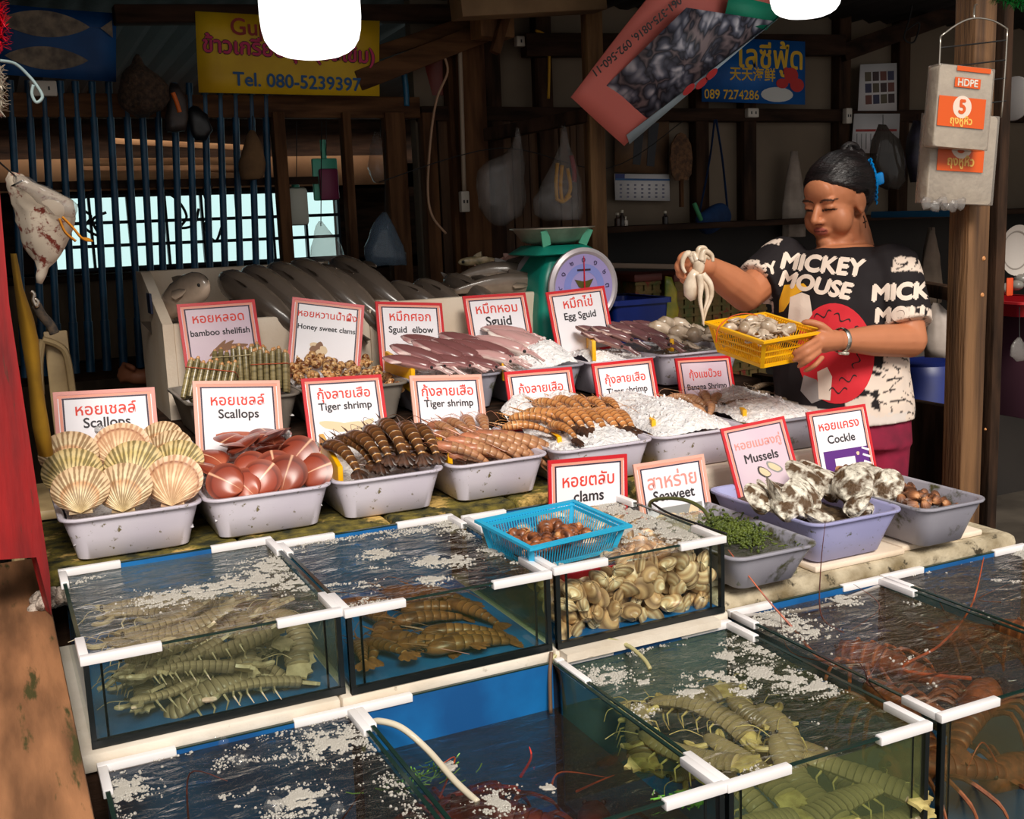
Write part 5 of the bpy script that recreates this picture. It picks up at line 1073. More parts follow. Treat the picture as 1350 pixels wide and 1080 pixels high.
lobster((1.62, 1.42, .65), -1.1, 'lobster near the right pane of its tank, one orange antenna curving up to the right', [([(1.66, 1.47, .68), A(1190, 882, 1.53), A(1240, 850, 1.58), A(1280, 800, 1.66), A(1297, 735, 1.74)], .0042, LOBR), ([(1.63, 1.5, .69), A(1150, 905, 1.45), A(1153, 880, 1.45), A(1168, 853, 1.47)], .0022, LOBK)], LOB, LOBS)
lobster((1.64, 1.68, .645), .5, 'lobster at the back of its tank with a dark antenna standing upright', [([(1.60, 1.76, .69), A(1083, 812, 1.76), A(1082, 750, 1.80), A(1088, 690, 1.83)], .0024, LOBK), ([(1.62, 1.76, .69), A(1160, 800, 1.74), A(1125, 770, 1.8)], .0018, LOBK)], LOB, LOB)
lobster((1.46, 1.36, .60), 1.2, 'lobster lying low at the front left of the orange-antenna tank', [([(1.44, 1.4, .66), A(1150, 905, 1.44), A(1140, 885, 1.44), A(1128, 866, 1.44)], .002, LOBK)], LOB, LOBS)
lobster((1.64, 1.335, .56), 1.7, 'orange-legged lobster against the front glass at the lower right', [([(1.56, 1.32, .6), (1.5, 1.30, .66), (1.46, 1.295, .62)], .0024, LOBR)], LOB, LOBS)
lobster((.72, 1.62, .58), .9, 'dark red lobster with a red antenna in the low-water tank', [([(.78, 1.68, .61), A(700, 1000, 1.66), A(698, 985, 1.68)], .003, mat('red_antenna', (226, 70, 50), rough=.4)), ([(.8, 1.6, .62), A(740, 1018, 1.62), A(800, 1025, 1.6)], .0022, LOBR)], LOBD, LOBD)
lobster((.68, 1.72, .56), 2.2, 'red-shelled lobster near the left pane of the low-water tank', [([(.63, 1.7, .6), A(600, 1000, 1.7), A(580, 1010, 1.68)], .0022, LOBR)], LOBD, mat('bright_red_shell', (216, 80, 56), (120, 50, 40), scale=14, rough=.4))
lobster((.83, 1.5, .56), -.5, 'dark lobster in the front corner of the low-water tank', [([(.85, 1.6, .6), A(790, 1030, 1.56), A(810, 1022, 1.58)], .0022, LOBR)], LOBD, LOBD)
lobster((2.02, 1.6, .64), .3, 'brown lobster under the ripples of the tank at the right edge', [([(2.03, 1.72, .69), A(1290, 790, 1.75), A(1330, 770, 1.78)], .002, LOBK)], LOB, LOB)
lobster((1.95, 1.75, .62), 1.4, 'brown lobster at the far left of the tank at the right edge', [([(1.9, 1.75, .66), A(1230, 775, 1.8)], .002, LOBK)], LOB, LOB)
DRK = mat('dark_sea_snail', (92, 62, 40), (44, 30, 24), scale=14, rough=.5, rand=.2)
lobster((.28, 1.62, .62), 1.0, 'dark lobster shape under the water of the lower left tank', [([(.2, 1.66, .68), A(250, 1020, 1.66), A(300, 1030, 1.62)], .002, LOBK)], LOBD, DRK)
lobster((.38, 1.52, .6), -.6, 'second dark lobster nearer the front of the lower left tank', [([(.42, 1.6, .66), A(480, 1040, 1.55)], .002, LOBK)], LOBD, DRK)
# abalone-like brown rocks under the antennae: rough snails on the tank floor
brown_bed = mat('brown_gravel', (150, 108, 66), (86, 60, 38), scale=50, rough=.7)
# ---- fish
def fish_proto(tag_, m, L=.34, w=.032, h=.052, th0=1.2, th1=-1.4, org=.3, finm=None):
    r = thing('fish', 'x', 'fish'); P_ = ppath(0, 0, L, th0, th1, org); finm = finm or m
    prof = [(0, .18), (.03, .5), (.08, .75), (.16, .93), (.28, 1), (.45, .98), (.6, .82), (.75, .55), (.87, .32), (.92, .28)]
    b = B(); b.tube([at_s(P_, s) for s, e in prof], [(h*e, w*e) for s, e in prof], 18, up=(1, 0, 0)); b.out('body', m, r, smooth=180)
    e = at_s(P_, .91); d = (at_s(P_, .93)-at_s(P_, .88)).normalized(); n = V((1, 0, 0)).cross(d)
    b = B(); b.prism([(0, -.012), (.05, -.05), (.04, 0), (.05, .05), (0, .012)], basis(d, n, d.cross(n), e-d.cross(n)*.002), .004); b.out('tail_fin', finm, r)
    b = B(); S = [.28, .35, .42, .5, .58, .66]
    tp = []
    for s in S:
        p = at_s(P_, s); t = (at_s(P_, s+.02)-at_s(P_, s-.02)).normalized(); nn = V((1, 0, 0)).cross(t); 
        if nn.z < 0 and s < .5: nn = -nn
        k = max([q for q in prof if q[0] <= s])[1]; tp.append((p + nn*h*k*.9, p + nn*(h*k*.9 + .02*math.sin((s-.25)/.44*PI))))
    sgn = 1
    for i in range(len(tp)-1):
        vs = [b.bm.verts.new(q) for q in (tp[i][0]+V((-.0015, 0, 0)), tp[i+1][0]+V((-.0015, 0, 0)), tp[i+1][1], tp[i][1])]; b.face(vs)
        vs = [b.bm.verts.new(q) for q in (tp[i][0]+V((.0015, 0, 0)), tp[i+1][0]+V((.0015, 0, 0)), tp[i+1][1], tp[i][1])]; b.face(vs)
    b.out('dorsal_fin', finm, r)
    for sx in (-1, 1):
        p = at_s(P_, .24)+V((sx*w*.98, 0, 0)); t = (at_s(P_, .3)-at_s(P_, .2)).normalized()
        b = B(); b.tube([p, p+t*.02+V((sx*.006, 0, 0)), p+t*.05+V((sx*.012, 0, 0)), p+t*.06+V((sx*.013, 0, 0))], [(.004, .002), (.012, .002), (.014, .0015), (.004, .001)], 8, up=(1, 0, 0)); b.out('pectoral_fin', finm, r)
        p = at_s(P_, .075); b = B(); nn = V((1, 0, 0)).cross((at_s(P_, .1)-at_s(P_, .05)).normalized())
        b.ball(p+V((sx*w*.66, 0, 0))-nn*h*.0, .006, 2); b.out('eye', BLACK, r)
    return r
FSH = uvmat('grey_fish_skin', [(0, (84, 74, 66)), (.16, (106, 94, 84)), (.28, (150, 132, 116)), (.4, (206, 182, 160)), (.6, (206, 182, 160)), (.72, (150, 132, 116)), (.84, (106, 94, 84)), (1, (84, 74, 66))], axis='v', rough=.25, rand=.12, noise_amt=.1, nscale=30, coat=.4)
# uv v runs round the section: find dark back
fs = fish_proto('a', FSH, L=.42, w=.048, h=.06, th0=-.1, th1=-1.3, org=.12)
FINM = flat('dark_fin', (40, 36, 34), .4)
lfi = 'dark grey fish draped over the ice in the left white foam box'
for px, py, yy, yaw, s in ((305, 358, 3.44, .35, 1.05), (335, 352, 3.46, .3, 1.1), (368, 348, 3.47, .3, 1.1), (398, 344, 3.48, .3, 1.12), (425, 350, 3.46, .25, 1.05), (450, 340, 3.5, .3, 1.12)):
    place(fs, USED, TRS(aty(px, py, yy+.08)-V((0, 0, .04)), rz(yaw-.3) @ ry(-.75), s), lfi, 'fish hanging in the left foam box', 'fish')
fs2 = fish_proto('b', FSH, L=.36, th0=.25, th1=-.3, org=.4); 
place(fs2, USED, TRS(aty(240, 390, 3.42), rz(-2.5) @ rx(.5), (.9, .8, 1)), 'thick grey fish lying alone at the left end of the left foam box', cat='fish')
for px, py, yy, yaw, s, lb_ in ((523, 370, 3.42, .5, .85, 'grey fish at the left end of the right foam box'), (557, 368, 3.42, .35, .9, 'grey fish second from the left in the right foam box'), (597, 362, 3.44, .3, .95, 'grey fish with ice at its belly, third from the left in the right foam box'), (628, 364, 3.46, .6, .9, 'grey fish just left of the long lying one in the right foam box')):
    dup(fs, TRS(aty(px, py, yy+.05)-V((0, 0, .03)), rz(yaw-.2) @ ry(-.7), s*.85), lb_, 'fish in the right foam box', 'fish')
dup(fs2, TRS(aty(672, 374, 3.37), rz(-1.62) @ ry(.2), (.75, 1.05, .75)), 'long dark fish lying flat along the front of the right foam box', cat='fish')
dup(fs2, TRS(aty(655, 360, 3.5), rz(-1.9), .8), 'dark fish lying behind the long one in the right foam box', cat='fish')
dup(fs2, TRS(aty(690, 354, 3.55), rz(-1.4), .85), 'brownish fish at the right back of the right foam box', cat='fish')
SMF = mat('pale_striped_small_fish', (206, 180, 140), (120, 110, 80), scale=30, rough=.3); SMP = mat('pinkish_small_fish', (222, 170, 150), (180, 130, 116), scale=30, rough=.3)
s1 = fish_proto('c', SMF, L=.2, w=.012, h=.016, th0=.2, th1=-.1, org=.4); s1.matrix_world = TRS(aty(633, 344, 3.6), rz(1.45) @ rx(.12), 1); tag(s1, 'small pale speckled fish on top of the pile in the right foam box', 'fish')
s2 = fish_proto('d', SMP, L=.18, w=.014, h=.014, th0=.0, th1=.1, org=.4); s2.matrix_world = TRS(aty(668, 344, 3.58), rz(-1.3) @ rx(.45), 1); tag(s2, 'small pinkish pointed fish sticking up in the right foam box', 'fish')
# ---- foam fish boxes
def foambox(x0, x1, y0, y1, zb, zf, zbk, label, t=.03):
    r = thing('foam_box', label, 'foam box', ((x0+x1)/2, y0, zb)); hx = (x1-x0)/2; d = y1-y0
    B().bx(-hx+t, hx-t, 0, t, 0, zf-zb, .006).out('front_wall', STYRO, r); B().bx(-hx+t, hx-t, d-t, d, 0, zbk-zb, .006).out('back_wall', STYRO, r)
    B().bx(-hx+t, hx-t, t, d-t, 0, .03).out('base', STYRO, r)
    for s in (-1, 1):
        b = B(); b.prism([(0.0, 0), (d, 0), (d, zbk-zb), (d*.75, zbk-zb), (t*.5, zf-zb+.004), (0, zf-zb)], basis(V((0, 1, 0)), V((0, 0, 1)), V((1, 0, 0)), (s*hx-(t if s > 0 else 0), 0, 0)), t); b.out('side_wall', STYRO, r, smooth=0)
    return r
fb = foambox(.455, 1.105, 3.29, 3.78, 1.06, 1.338, 1.478, 'white foam box cut low in front, full of dark fish, at the back left')
foambox(1.115, 1.72, 3.29, 3.72, 1.06, 1.358, 1.36, 'white foam box of grey fish beside the scale')
q = aty(191, 397, 3.5); B().bx(-.332, -.326, .16, .23, .30, .36).out('tape', flat('navy_tape', (24, 34, 66), .5), fb, smooth=0)['label'] = 'navy tape patch'
heap(.487, 1.073, 3.322, 3.748, lambda u, v: 1.30 + .03*v, 'greyish ice in the left foam box', 31, 60, m=mat('grey_ice', (206, 196, 182), (170, 158, 144), scale=20, rough=.3)); heap(1.147, 1.688, 3.322, 3.688, lambda u, v: 1.325 + .0*v, 'greyish ice in the right foam box', 32, 60, m=mat('grey_ice_right', (200, 190, 178), (160, 150, 138), scale=20, rough=.3))
# ------------------------------------------------------------------ people
def remeshed(b, name, voxel, smooth, m, parent=None, fac=.5):
    bmesh.ops.recalc_face_normals(b.bm, faces=b.bm.faces[:])
    me = bpy.data.meshes.new('tmp'); b.bm.to_mesh(me); b.bm.free(); o = bpy.data.objects.new('tmp', me); COL.objects.link(o)
    md = o.modifiers.new('r', 'REMESH'); md.mode = 'VOXEL'; md.voxel_size = voxel; md.use_smooth_shade = True
    if smooth: ms = o.modifiers.new('s', 'SMOOTH'); ms.iterations = smooth; ms.factor = fac
    bpy.context.view_layer.update()
    m2 = bpy.data.meshes.new_from_object(o.evaluated_get(bpy.context.evaluated_depsgraph_get())); bpy.data.objects.remove(o); bpy.data.meshes.remove(me)
    m2.name = name; m2.materials.clear(); m2.materials.append(m)
    m2.polygons.foreach_set('use_smooth', [True]*len(m2.polygons))
    r = bpy.data.objects.new(name, m2); COL.objects.link(r)
    if parent is not None: r.parent = parent
    return r
def colmat(name, rough=.5, spec=.4, sss=0):
    m, nt, p, L = newmat(name); p.inputs['Roughness'].default_value = rough; p.inputs['Specular IOR Level'].default_value = spec
    a = nd(nt, 'ShaderNodeVertexColor', layer_name='Col'); L.new(a.outputs[0], p.inputs['Base Color'])
    if sss: p.inputs['Subsurface Weight'].default_value = sss; p.inputs['Subsurface Radius'].default_value = (.012, .005, .003); p.inputs['Subsurface Scale'].default_value = .5
    return m
def paint(o, fn):
    me = o.data; at = me.color_attributes.new('Col', 'FLOAT_COLOR', 'POINT')
    buf = []
    for v in me.vertices: buf += list(fn(v.co))
    at.data.foreach_set('color', buf)
def cap(b, p, q, r0, r1, n=14, mid=None):
    """rounded limb segment"""
    p, q = V(p), V(q); d = (q-p); L_ = d.length; d.normalize()
    pts = [p-d*r0*.95, p-d*r0*.75, p-d*r0*.3, p, p.lerp(q, .5), q, q+d*r1*.3, q+d*r1*.75, q+d*r1*.95]
    rm = mid or (r0+r1)/2
    b.tube(pts, [r0*.25, r0*.65, r0*.95, r0, rm, r1, r1*.95, r1*.65, r1*.25], n)
D0 = 3.35
def W(px, py, dd=0): return atd(px, py, D0+dd)
FH = V((_f.x, _f.y, 0)).normalized(); RH = V((FH.y, -FH.x, 0))          # away from and to the right of the viewer, level
SKIN = (188, 120, 84)
FOOT = atz(0, 0, 0); base = W(1112, 540); base.z = 0
wo = thing('person', 'standing person in a black printed shirt holding a yellow basket and lifting an octopus', 'person', tuple(base))
LOC = Matrix.Translation(-base)
# head frame
ya = math.radians(52); pa = math.radians(14)
hf = (-RH*math.sin(ya) - FH*math.cos(ya)); hl = V((0, 0, 1)).cross(hf)
fwd = (hf*math.cos(pa) - V((0, 0, 1))*math.sin(pa)); up = (V((0, 0, 1))*math.cos(pa) + hf*math.sin(pa))
HM = basis(-hl, fwd, up, W(1101, 265)) @ Matrix.Diagonal((1.07, 1.07, 1.07, 1))   # local x = her right side
def hb(b, c, r, rot=None): b.ball(c, r, 3, rot)
b = B()
hb(b, (0, -.012, .03), (.078, .097, .09)); hb(b, (0, .028, -.028), (.066, .06, .084)); hb(b, (0, .034, -.074), (.053, .044, .042))
for s in (-1, 1):
    hb(b, (s*.038, .043, -.044), (.036, .034, .042)); hb(b, (s*.011, .091, -.036), (.0095, .011, .0085)); hb(b, (s*.031, .073, .002), (.019, .0135, .0105))
    hb(b, (s*.031, .074, .021), (.024, .011, .008)); hb(b, (s*.0775, -.008, -.006), (.0075, .019, .031), (0, 0, s*.35)); hb(b, (s*.080, -.004, -.03), (.006, .01, .011))
hb(b, (0, .069, -.1), (.025, .02, .019)); hb(b, (0, .026, -.106), (.056, .048, .032)); hb(b, (0, .072, .045), (.045, .02, .035))
b.tube([V((0, .078, .014)), V((0, .088, .0)), V((0, .098, -.016)), V((0, .106, -.03)), V((0, .103, -.039))], [.007, .0085, .0105, .0125, .008], 12)
hb(b, (0, .083, -.0585), (.0225, .011, .0056)); hb(b, (0, .0818, -.068), (.0195, .011, .0066)); hb(b, (0, .074, -.064), (.03, .014, .018))
b.tube([V((0, -.015, -.05)), V((0, -.03, -.11)), V((0, -.03, -.17)), V((0, -.03, -.21))], [.066, .068, .074, .095], 18)
b.xf(HM)
# torso frame
ta = math.radians(40); TF = (-RH*math.sin(ta) - FH*math.cos(ta)); TL = V((0, 0, 1)).cross(TF)
def tring(px, py, a, bb, dd=0, n=28, k=1.0, tilt=0):
    c = W(px, py, dd); return [c + TL*(a*k*math.cos(2*PI*j/n)) + TF*(bb*k*math.sin(2*PI*j/n))*(1.12 if math.sin(2*PI*j/n) > 0 else .9) + V((0, 0, tilt*math.cos(2*PI*j/n))) for j in range(n)]
TOR = [(322, 1116, .075, .065), (330, 1114, .120, .088), (339, 1112, .175, .115), (358, 1108, .2, .135), (400, 1105, .2, .15), (450, 1106, .195, .158), (500, 1110, .2, .165), (547, 1114, .205, .165)]
b.loft([tring(cx, y, a, d, k=.92) for y, cx, a, d in TOR])
# arms of the body
SL, EL, WL = W(1176, 352, -.10), W(1199, 449, -.17), W(1106, 449, -.31)
SR, ER, WR = W(1032, 345, .10), W(984, 388, .0), W(936, 352, -.13)
cap(b, SL, EL, .066, .05); cap(b, EL, WL, .05, .028, mid=.045)
cap(b, SR, ER, .064, .052); cap(b, ER, WR, .054, .031, mid=.05)
# left hand on the basket: thumb over the rim, fingers under the side
def finger(b, pts, r):
    pts = smoothpath(pts, 4); n = len(pts); b.tube([pts[0]]+pts[1:]+[pts[-1]+(pts[-1]-pts[-2]).normalized()*r*.8], [r]*(n-4)+[r*.97, r*.93, r*.88, r*.8, r*.35], 10)
pc = W(1086, 450, -.335)
cap(b, W(1100, 449, -.32), W(1080, 450, -.345), .030, .030)
b.ball(pc, (.035, .03, .033), 3)
finger(b, [W(1096, 440, -.345), W(1084, 430, -.355), W(1070, 425.5, -.35), W(1060, 425, -.345)], .0105)
finger(b, [W(1078, 447, -.37), W(1066, 454, -.392), W(1055, 461, -.388), W(1046, 466, -.375)], .0084)
finger(b, [W(1079, 455, -.37), W(1066, 464, -.392), W(1056, 470.5, -.383), W(1047, 475, -.37)], .0086)
finger(b, [W(1081, 463, -.365), W(1069, 472.5, -.387), W(1060, 479, -.377), W(1053, 483, -.36)], .0083)
finger(b, [W(1085, 470, -.35), W(1076, 480, -.367), W(1068, 486, -.357), W(1061, 489, -.345)], .0076)
# right hand closed round the octopus
cap(b, W(932, 351, -.14), W(914, 352, -.16), .031, .028); b.ball(W(917, 352, -.16), (.034, .032, .032), 3)
finger(b, [W(915, 340, -.17), W(905, 335, -.2), W(897, 341, -.225), W(901, 350, -.235)], .0104)
finger(b, [W(909, 345, -.17), W(899, 343, -.2), W(893, 352, -.225), W(900, 359, -.235)], .0104)
finger(b, [W(908, 352, -.17), W(898, 353, -.2), W(895, 362, -.222), W(903, 366, -.23)], .0098)
finger(b, [W(910, 359, -.17), W(902, 362, -.195), W(900, 370, -.215), W(908, 372, -.222)], .0088)
finger(b, [W(922, 340, -.185), W(920, 345, -.215), W(916, 352, -.235), W(911, 357, -.24)], .0112)
# legs inside the trousers
hip = W(1114, 545); zh = hip.z
for s in (-1, 1):
    h = hip + TL*(s*.09); k = V((h.x, h.y, .47)) + TF*.02; a = V((h.x, h.y, .09)); cap(b, h, k, .088, .056); cap(b, k, a, .056, .036)
    b.ball(a + TF*.06 - V((0, 0, .05)), (.045, .045, .035), 2); cap(b, a - V((0, 0, .05)), a + TF*.13 - V((0, 0, .06)), .036, .026)
b.xf(LOC)
body = remeshed(b, 'body', .0042, 5, colmat('skin', .5, .35, .0), wo)
HI = (LOC @ HM).inverted()
def skincol(co):
    q = HI @ co; c = SKIN
    if q.y > .045 and abs(q.x) < .075 and -.12 < q.z < .08:
        ax = abs(q.x)
        if ((q.x/.024)**2 + ((q.z+.0637+.05*ax*ax/.02)/.0118)**2) < 1: c = (158, 82, 70) if q.z > -.0632 else (170, 92, 78)
        if abs(q.z+.0632) < .0016 and ax < .021: c = (84, 36, 32)
        zl = -.0035 - .22*(ax-.031)**2/.02
        if .013 < ax < .05 and abs(q.z-zl) < .0030: c = (40, 26, 24)
        zb = .0235 - 12*(ax-.030)**2 + .1*(ax-.03)
        if .012 < ax < .053 and abs(q.z-zb) < .0034 - .03*abs(ax-.025): c = (66, 44, 36)
        if ax < .016 and abs(q.z+.042) < .0028 and .004 < ax and q.y > .088: c = (100, 54, 42)
    n = 1+.05*noise.noise(co*30); 
    return tuple(v*n for v in lin(c)[:3])+(1,)
paint(body, skincol)
HAIR = mat('black_hair', (34, 26, 26), (14, 11, 12), scale=14, stretch=(1, 1, 6), rough=.38, bump=.35, bscale=60, spec=.4)
b = B(); b.ball((0, -.018, .034), (.0865, .106, .096), 5)
for v in b.bm.verts:
    q = v.co; ear = abs(q.x) > .05 and -.03 < q.y < .03 and q.z < .02
    line = .078 - .62*max(0, .085-q.y)
    k = 0
    if q.y > .0: k = max(k, min(1, (line-q.z)/.010+.3, (q.y)/.012))
    if ear or q.z < -.07 or (q.y > -.045 and q.z < -.02): k = 1
    k = max(0, min(1, k)); k = k*k*(3-2*k)
    q2 = q + q.normalized()*(.0014*math.sin(math.atan2(q.x, q.z)*46) + (.012*max(0, min(1, (-q.y)/.08)) if q.z > -.03 else 0)); d = q - V((0, -.012, .0)); v.co = q2.lerp(V((0, -.012, 0)) + d*.82, k)
b.xf(LOC @ HM); b.out('hair', HAIR, wo, smooth=180)
b = B(); b.tube(smoothpath([V((.0, -.085, -.065)), V((0, -.118, -.03)), V((0, -.128, .03)), V((0, -.120, .075)), V((0, -.10, .105)), V((.0, -.075, .12))], 4), [.026]*4+[.036]*4+[.038]*4+[.034]*4+[.022]*4+[.006], 14)
b.tube(smoothpath([V((.0, -.085, .10)), V((.01, -.08, .125)), V((0, -.10, .136)), V((-.01, -.118, .12)), V((0, -.12, .09))], 4), [.010]*16+[.004], 8)
b.noise(.003, 60); b.xf(LOC @ HM); b.out('hair_twist', HAIR, wo, smooth=180)
b = B(); ccol = flat('blue_hair_clip', (0, 140, 220), .3)
b.tube([V((-.03, -.150, -.02)), V((-.033, -.162, .02)), V((-.033, -.16, .06)), V((-.03, -.146, .10))], [(.006, .003)]*4, 8)
for i in range(10): 
    t = i/9; p = V((-.031, -.150-.012*math.sin(t*PI), lerp(-.02, .10, t))); b.tube([p, p+V((-.012, .012, -.002)), p+V((-.022, .03, -.004))], [.0032, .003, .0015], 6)
b.box((-.03, -.180, .035), (.008, .034, .034), (0, 0, -.2), .006); b.xf(LOC @ HM @ Matrix.Translation((-.02, .034, -.012))); o = b.out('hair_clip', ccol, wo); o['label'] = 'blue claw clip'
b = B(); p = V((-.085, .0, -.045)); b.tube([p, p+V((-.003, 0, -.012)), p+V((-.003, .001, -.035))], .0014, 6); b.box(p+V((-.003, 0, -.018)), (.002, .016, .003)); b.xf(LOC @ HM); b.out('earring', flat('dark_earring', (60, 44, 34), .3, metal=1), wo)['label'] = 'dark cross-shaped earring'
# shirt
b = B()
rings = [tring(cx, y, a*1.02, d*1.03) for y, cx, a, d in TOR]
rings[0] = tring(1118, 325, .095, .082); rings[1] = tring(1115, 331, .135, .098)
b.loft(rings)
def sleeve(p, q, r0, r1): 
    p, q = V(p), V(q); d_ = (q-p).normalized(); b.tube([p-d_*r0*.8, p-d_*r0*.55, p-d_*r0*.2, p.lerp(q, .2), p.lerp(q, .6), q], [r0*.3, r0*.75, r0, r0*1.04, (r0+r1)/2, r1], 20)
eS = SL.lerp(EL, .82); sleeve(SL - TL*.008, eS, .083, .077)
eR = SR.lerp(ER, .72); sleeve(SR + TL*.01, eR, .081, .074)
b.xf(LOC)
for v in b.bm.verts: pass
shirt = remeshed(b, 'shirt', .0055, 4, colmat('printed_black_cotton', .8, .2), wo)
# real folds
for v in shirt.data.vertices:
    c = v.co; v.co += v.normal*(.004*noise.noise(V((c.x*9, c.y*9, c.z*16))) + .0025*noise.noise(V((c.x*20+c.z*14, c.y*20, c.z*8))))
LI = LOC
sl0 = LOC @ SL; sl1 = LOC @ eS; sr0 = LOC @ SR; sr1 = LOC @ eR; TFl = TF; c0 = LOC @ W(1112, 400)
def hem(co): return (LOC @ W(1112, 535)).z + .00*co.x
zhem = (LOC @ W(1112, 526)).z
def shirtcol(co):
    c = (34, 29, 31)
    for p, q in ((sl0, sl1), (sr0, sr1)):
        ax = q-p; t = (co-p).dot(ax)/ax.length_squared; dist = (co-p-ax*t).length; side = (co-c0).dot(TL)
        if abs(side) > .175 and dist < .12:
            if t > .84 or .02 < t < .26:
                c = (226, 206, 190)
                k = math.sin(co.x*70+3*math.sin(co.z*60))*math.sin(co.z*80+2*math.sin(co.y*70))
                if abs(k) < .1: c = (40, 34, 36)
    if co.z < zhem - .18*((co-c0).dot(TL)-.05)*.5 and abs((co-c0).dot(TL)) < .23: c = (216, 204, 196)
    side = (co-c0).dot(TL)
    if side > .10 and zhem-.02 < co.z < zhem+.17 and abs(side) < .24 and (co-c0).dot(TF) > -.02:
        k = math.sin(co.x*50+3*math.sin(co.z*50))*math.sin(co.z*60+2*math.sin(co.y*50))
        if k > .15: c = (222, 204, 190)
    return lin(c)
paint(shirt, shirtcol)
bpy.context.view_layer.update()
def bvh_of(o):
    me = o.data; return BVHTree.FromPolygons([v.co.copy() for v in me.vertices], [tuple(p.vertices) for p in me.polygons])
SB = bvh_of(shirt)
def decal(bmsrc, name, m, px, py, rot=0, lift=.002, lab=None, step=.010):
    """lay a flat mesh (metres, centred) on the shirt where it is seen at px, py"""
    O = W(px, py, -.45); N = ray(px, py).normalized(); X = (_r - N*_r.dot(N)).normalized(); Yv = X.cross(N)*-1; Yv = N.cross(X)*-1 if Yv.z < 0 else Yv
    X2 = X*math.cos(rot)+Yv*math.sin(rot); Y2 = -X*math.sin(rot)+Yv*math.cos(rot)
    bmesh.ops.triangulate(bmsrc, faces=bmsrc.faces[:])
    for it in range(4):
        es = [e for e in bmsrc.edges if e.calc_length() > step]
        if not es: break
        bmesh.ops.subdivide_edges(bmsrc, edges=es, cuts=1); bmesh.ops.triangulate(bmsrc, faces=[f for f in bmsrc.faces if len(f.verts) > 3])
    b = B(); kill = []
    for v in bmsrc.verts:
        P0 = LOC @ (O + X2*v.co.x + Y2*v.co.y); h = SB.ray_cast(P0, N, 2)
        if h[0] is None or h[1].dot(N) > -.05: kill.append(v); continue
        v.co = h[0] - N*lift + h[1]*0
    bmesh.ops.delete(bmsrc, geom=kill, context='VERTS')
    b.merge(bmsrc); o = b.out(name, m, wo, smooth=0)
    if lab: o['label'] = lab
    return o
def textbm(s, width, bold=.02, shear=.1):
    o = textmesh(s, BLACK, width, bold=bold, shear=shear); b = bmesh.new(); b.from_mesh(o.data)
    for v in b.verts: v.co.z = 0
    me = o.data; bpy.data.objects.remove(o); bpy.data.meshes.remove(me); return b
def discbm(rx_, ry_, n=40, wob=0, a0=0, a1=2*PI):
    b = bmesh.new(); vs = [b.verts.new((rx_*(1+wob*math.sin(3*a))*math.cos(a), ry_*(1+wob*math.cos(2*a))*math.sin(a), 0)) for a in [lerp(a0, a1, i/n) for i in range(n)]]; b.faces.new(vs); return b
def polybm(pts):
    b = bmesh.new(); b.faces.new([b.verts.new((x/436, -y/436, 0)) for x, y in pts]); return b
PRW = flat('white_shirt_print', (232, 212, 196), .8); PRR = flat('red_shirt_print', (206, 30, 44), .8); PRY = flat('yellow_shirt_print', (236, 172, 30), .8); PRB = flat('black_shirt_print', (26, 22, 24), .8); PRG = flat('grey_shirt_print', (150, 142, 140), .8)
decal(textbm('MICKEY', .235, .055), 'lettering', PRW, 1084, 349, -.10, .0022, 'upper row of white letters on the chest')
decal(textbm('MOUSE', .205, .055), 'lettering', PRW, 1075, 376, -.20, .0022, 'lower row of white letters on the chest')
decal(textbm('MICK', .15, .06), 'lettering', PRW, 1187, 385, .06, .0022, 'white letters on the sleeve')
decal(textbm('MOU', .13, .06), 'lettering', PRW, 1186, 415, .06, .0022, 'white letters on the sleeve')
decal(textbm('KEY', .085, .05), 'lettering', PRW, 1006, 358, .35, .0022, 'white letters on the far sleeve')
decal(discbm(.107, .145), 'print', PRR, 1101, 466, .12, .0018, 'red round print')
for i, (px, py, r) in enumerate(((1085, 415, .3), (1110, 420, -.5), (1125, 440, .9), (1118, 500, .2), (1130, 475, 1.2), (1105, 515, 0))):
    q = bmesh.new(); n = 16; pts = [(t*.05-.025, .008*math.sin(t*9)) for t in [k/n for k in range(n+1)]]
    top = [q.verts.new((x, y+.002, 0)) for x, y in pts]; bot = [q.verts.new((x, y-.002, 0)) for x, y in pts]
    for k in range(n): q.faces.new((bot[k], bot[k+1], top[k+1], top[k]))
    decal(q, 'print_line', PRB, px, py, r, .0032, 'black squiggle', .02)
decal(polybm([(-14, 8), (-8, -12), (16, -14), (22, -8), (4, 2), (-8, 22), (-14, 24)]), 'print', PRY, 1042, 388, 0, .0018, 'yellow patch of print')
decal(polybm([(-12, 20), (-10, -8), (4, -14), (14, -10), (18, 14), (10, 26)]), 'print', PRW, 1052, 400, 0, .0021, 'plain white patch of print')
decal(polybm([(-10, 10), (-6, -10), (10, -4), (18, 20), (4, 26)]), 'print', PRG, 1066, 505, 0, .0024, 'grey patch of print')
decal(polybm([(-6, 20), (-8, -14), (4, -20), (10, -8), (8, 22)]), 'print', PRW, 1086, 505, 0, .0026, 'plain white patch of print')
# trousers
b = B(); hz = W(1114, 530)
b.loft([tring(1114, 520, .185, .145), tring(1114, 548, .195, .155), tring(1116, 580, .195, .15)])
for s in (-1, 1):
    h = W(1116, 575) + TL*(s*.088); k = V((h.x, h.y, .45)); a = V((h.x, h.y, .12)); cap(b, h, k, .102, .078); cap(b, k, a, .078, .062)
b.xf(LOC); tro = remeshed(b, 'trousers', .008, 3, mat('dark_magenta_cloth', (150, 18, 58), (110, 12, 44), scale=12, rough=.85), wo)
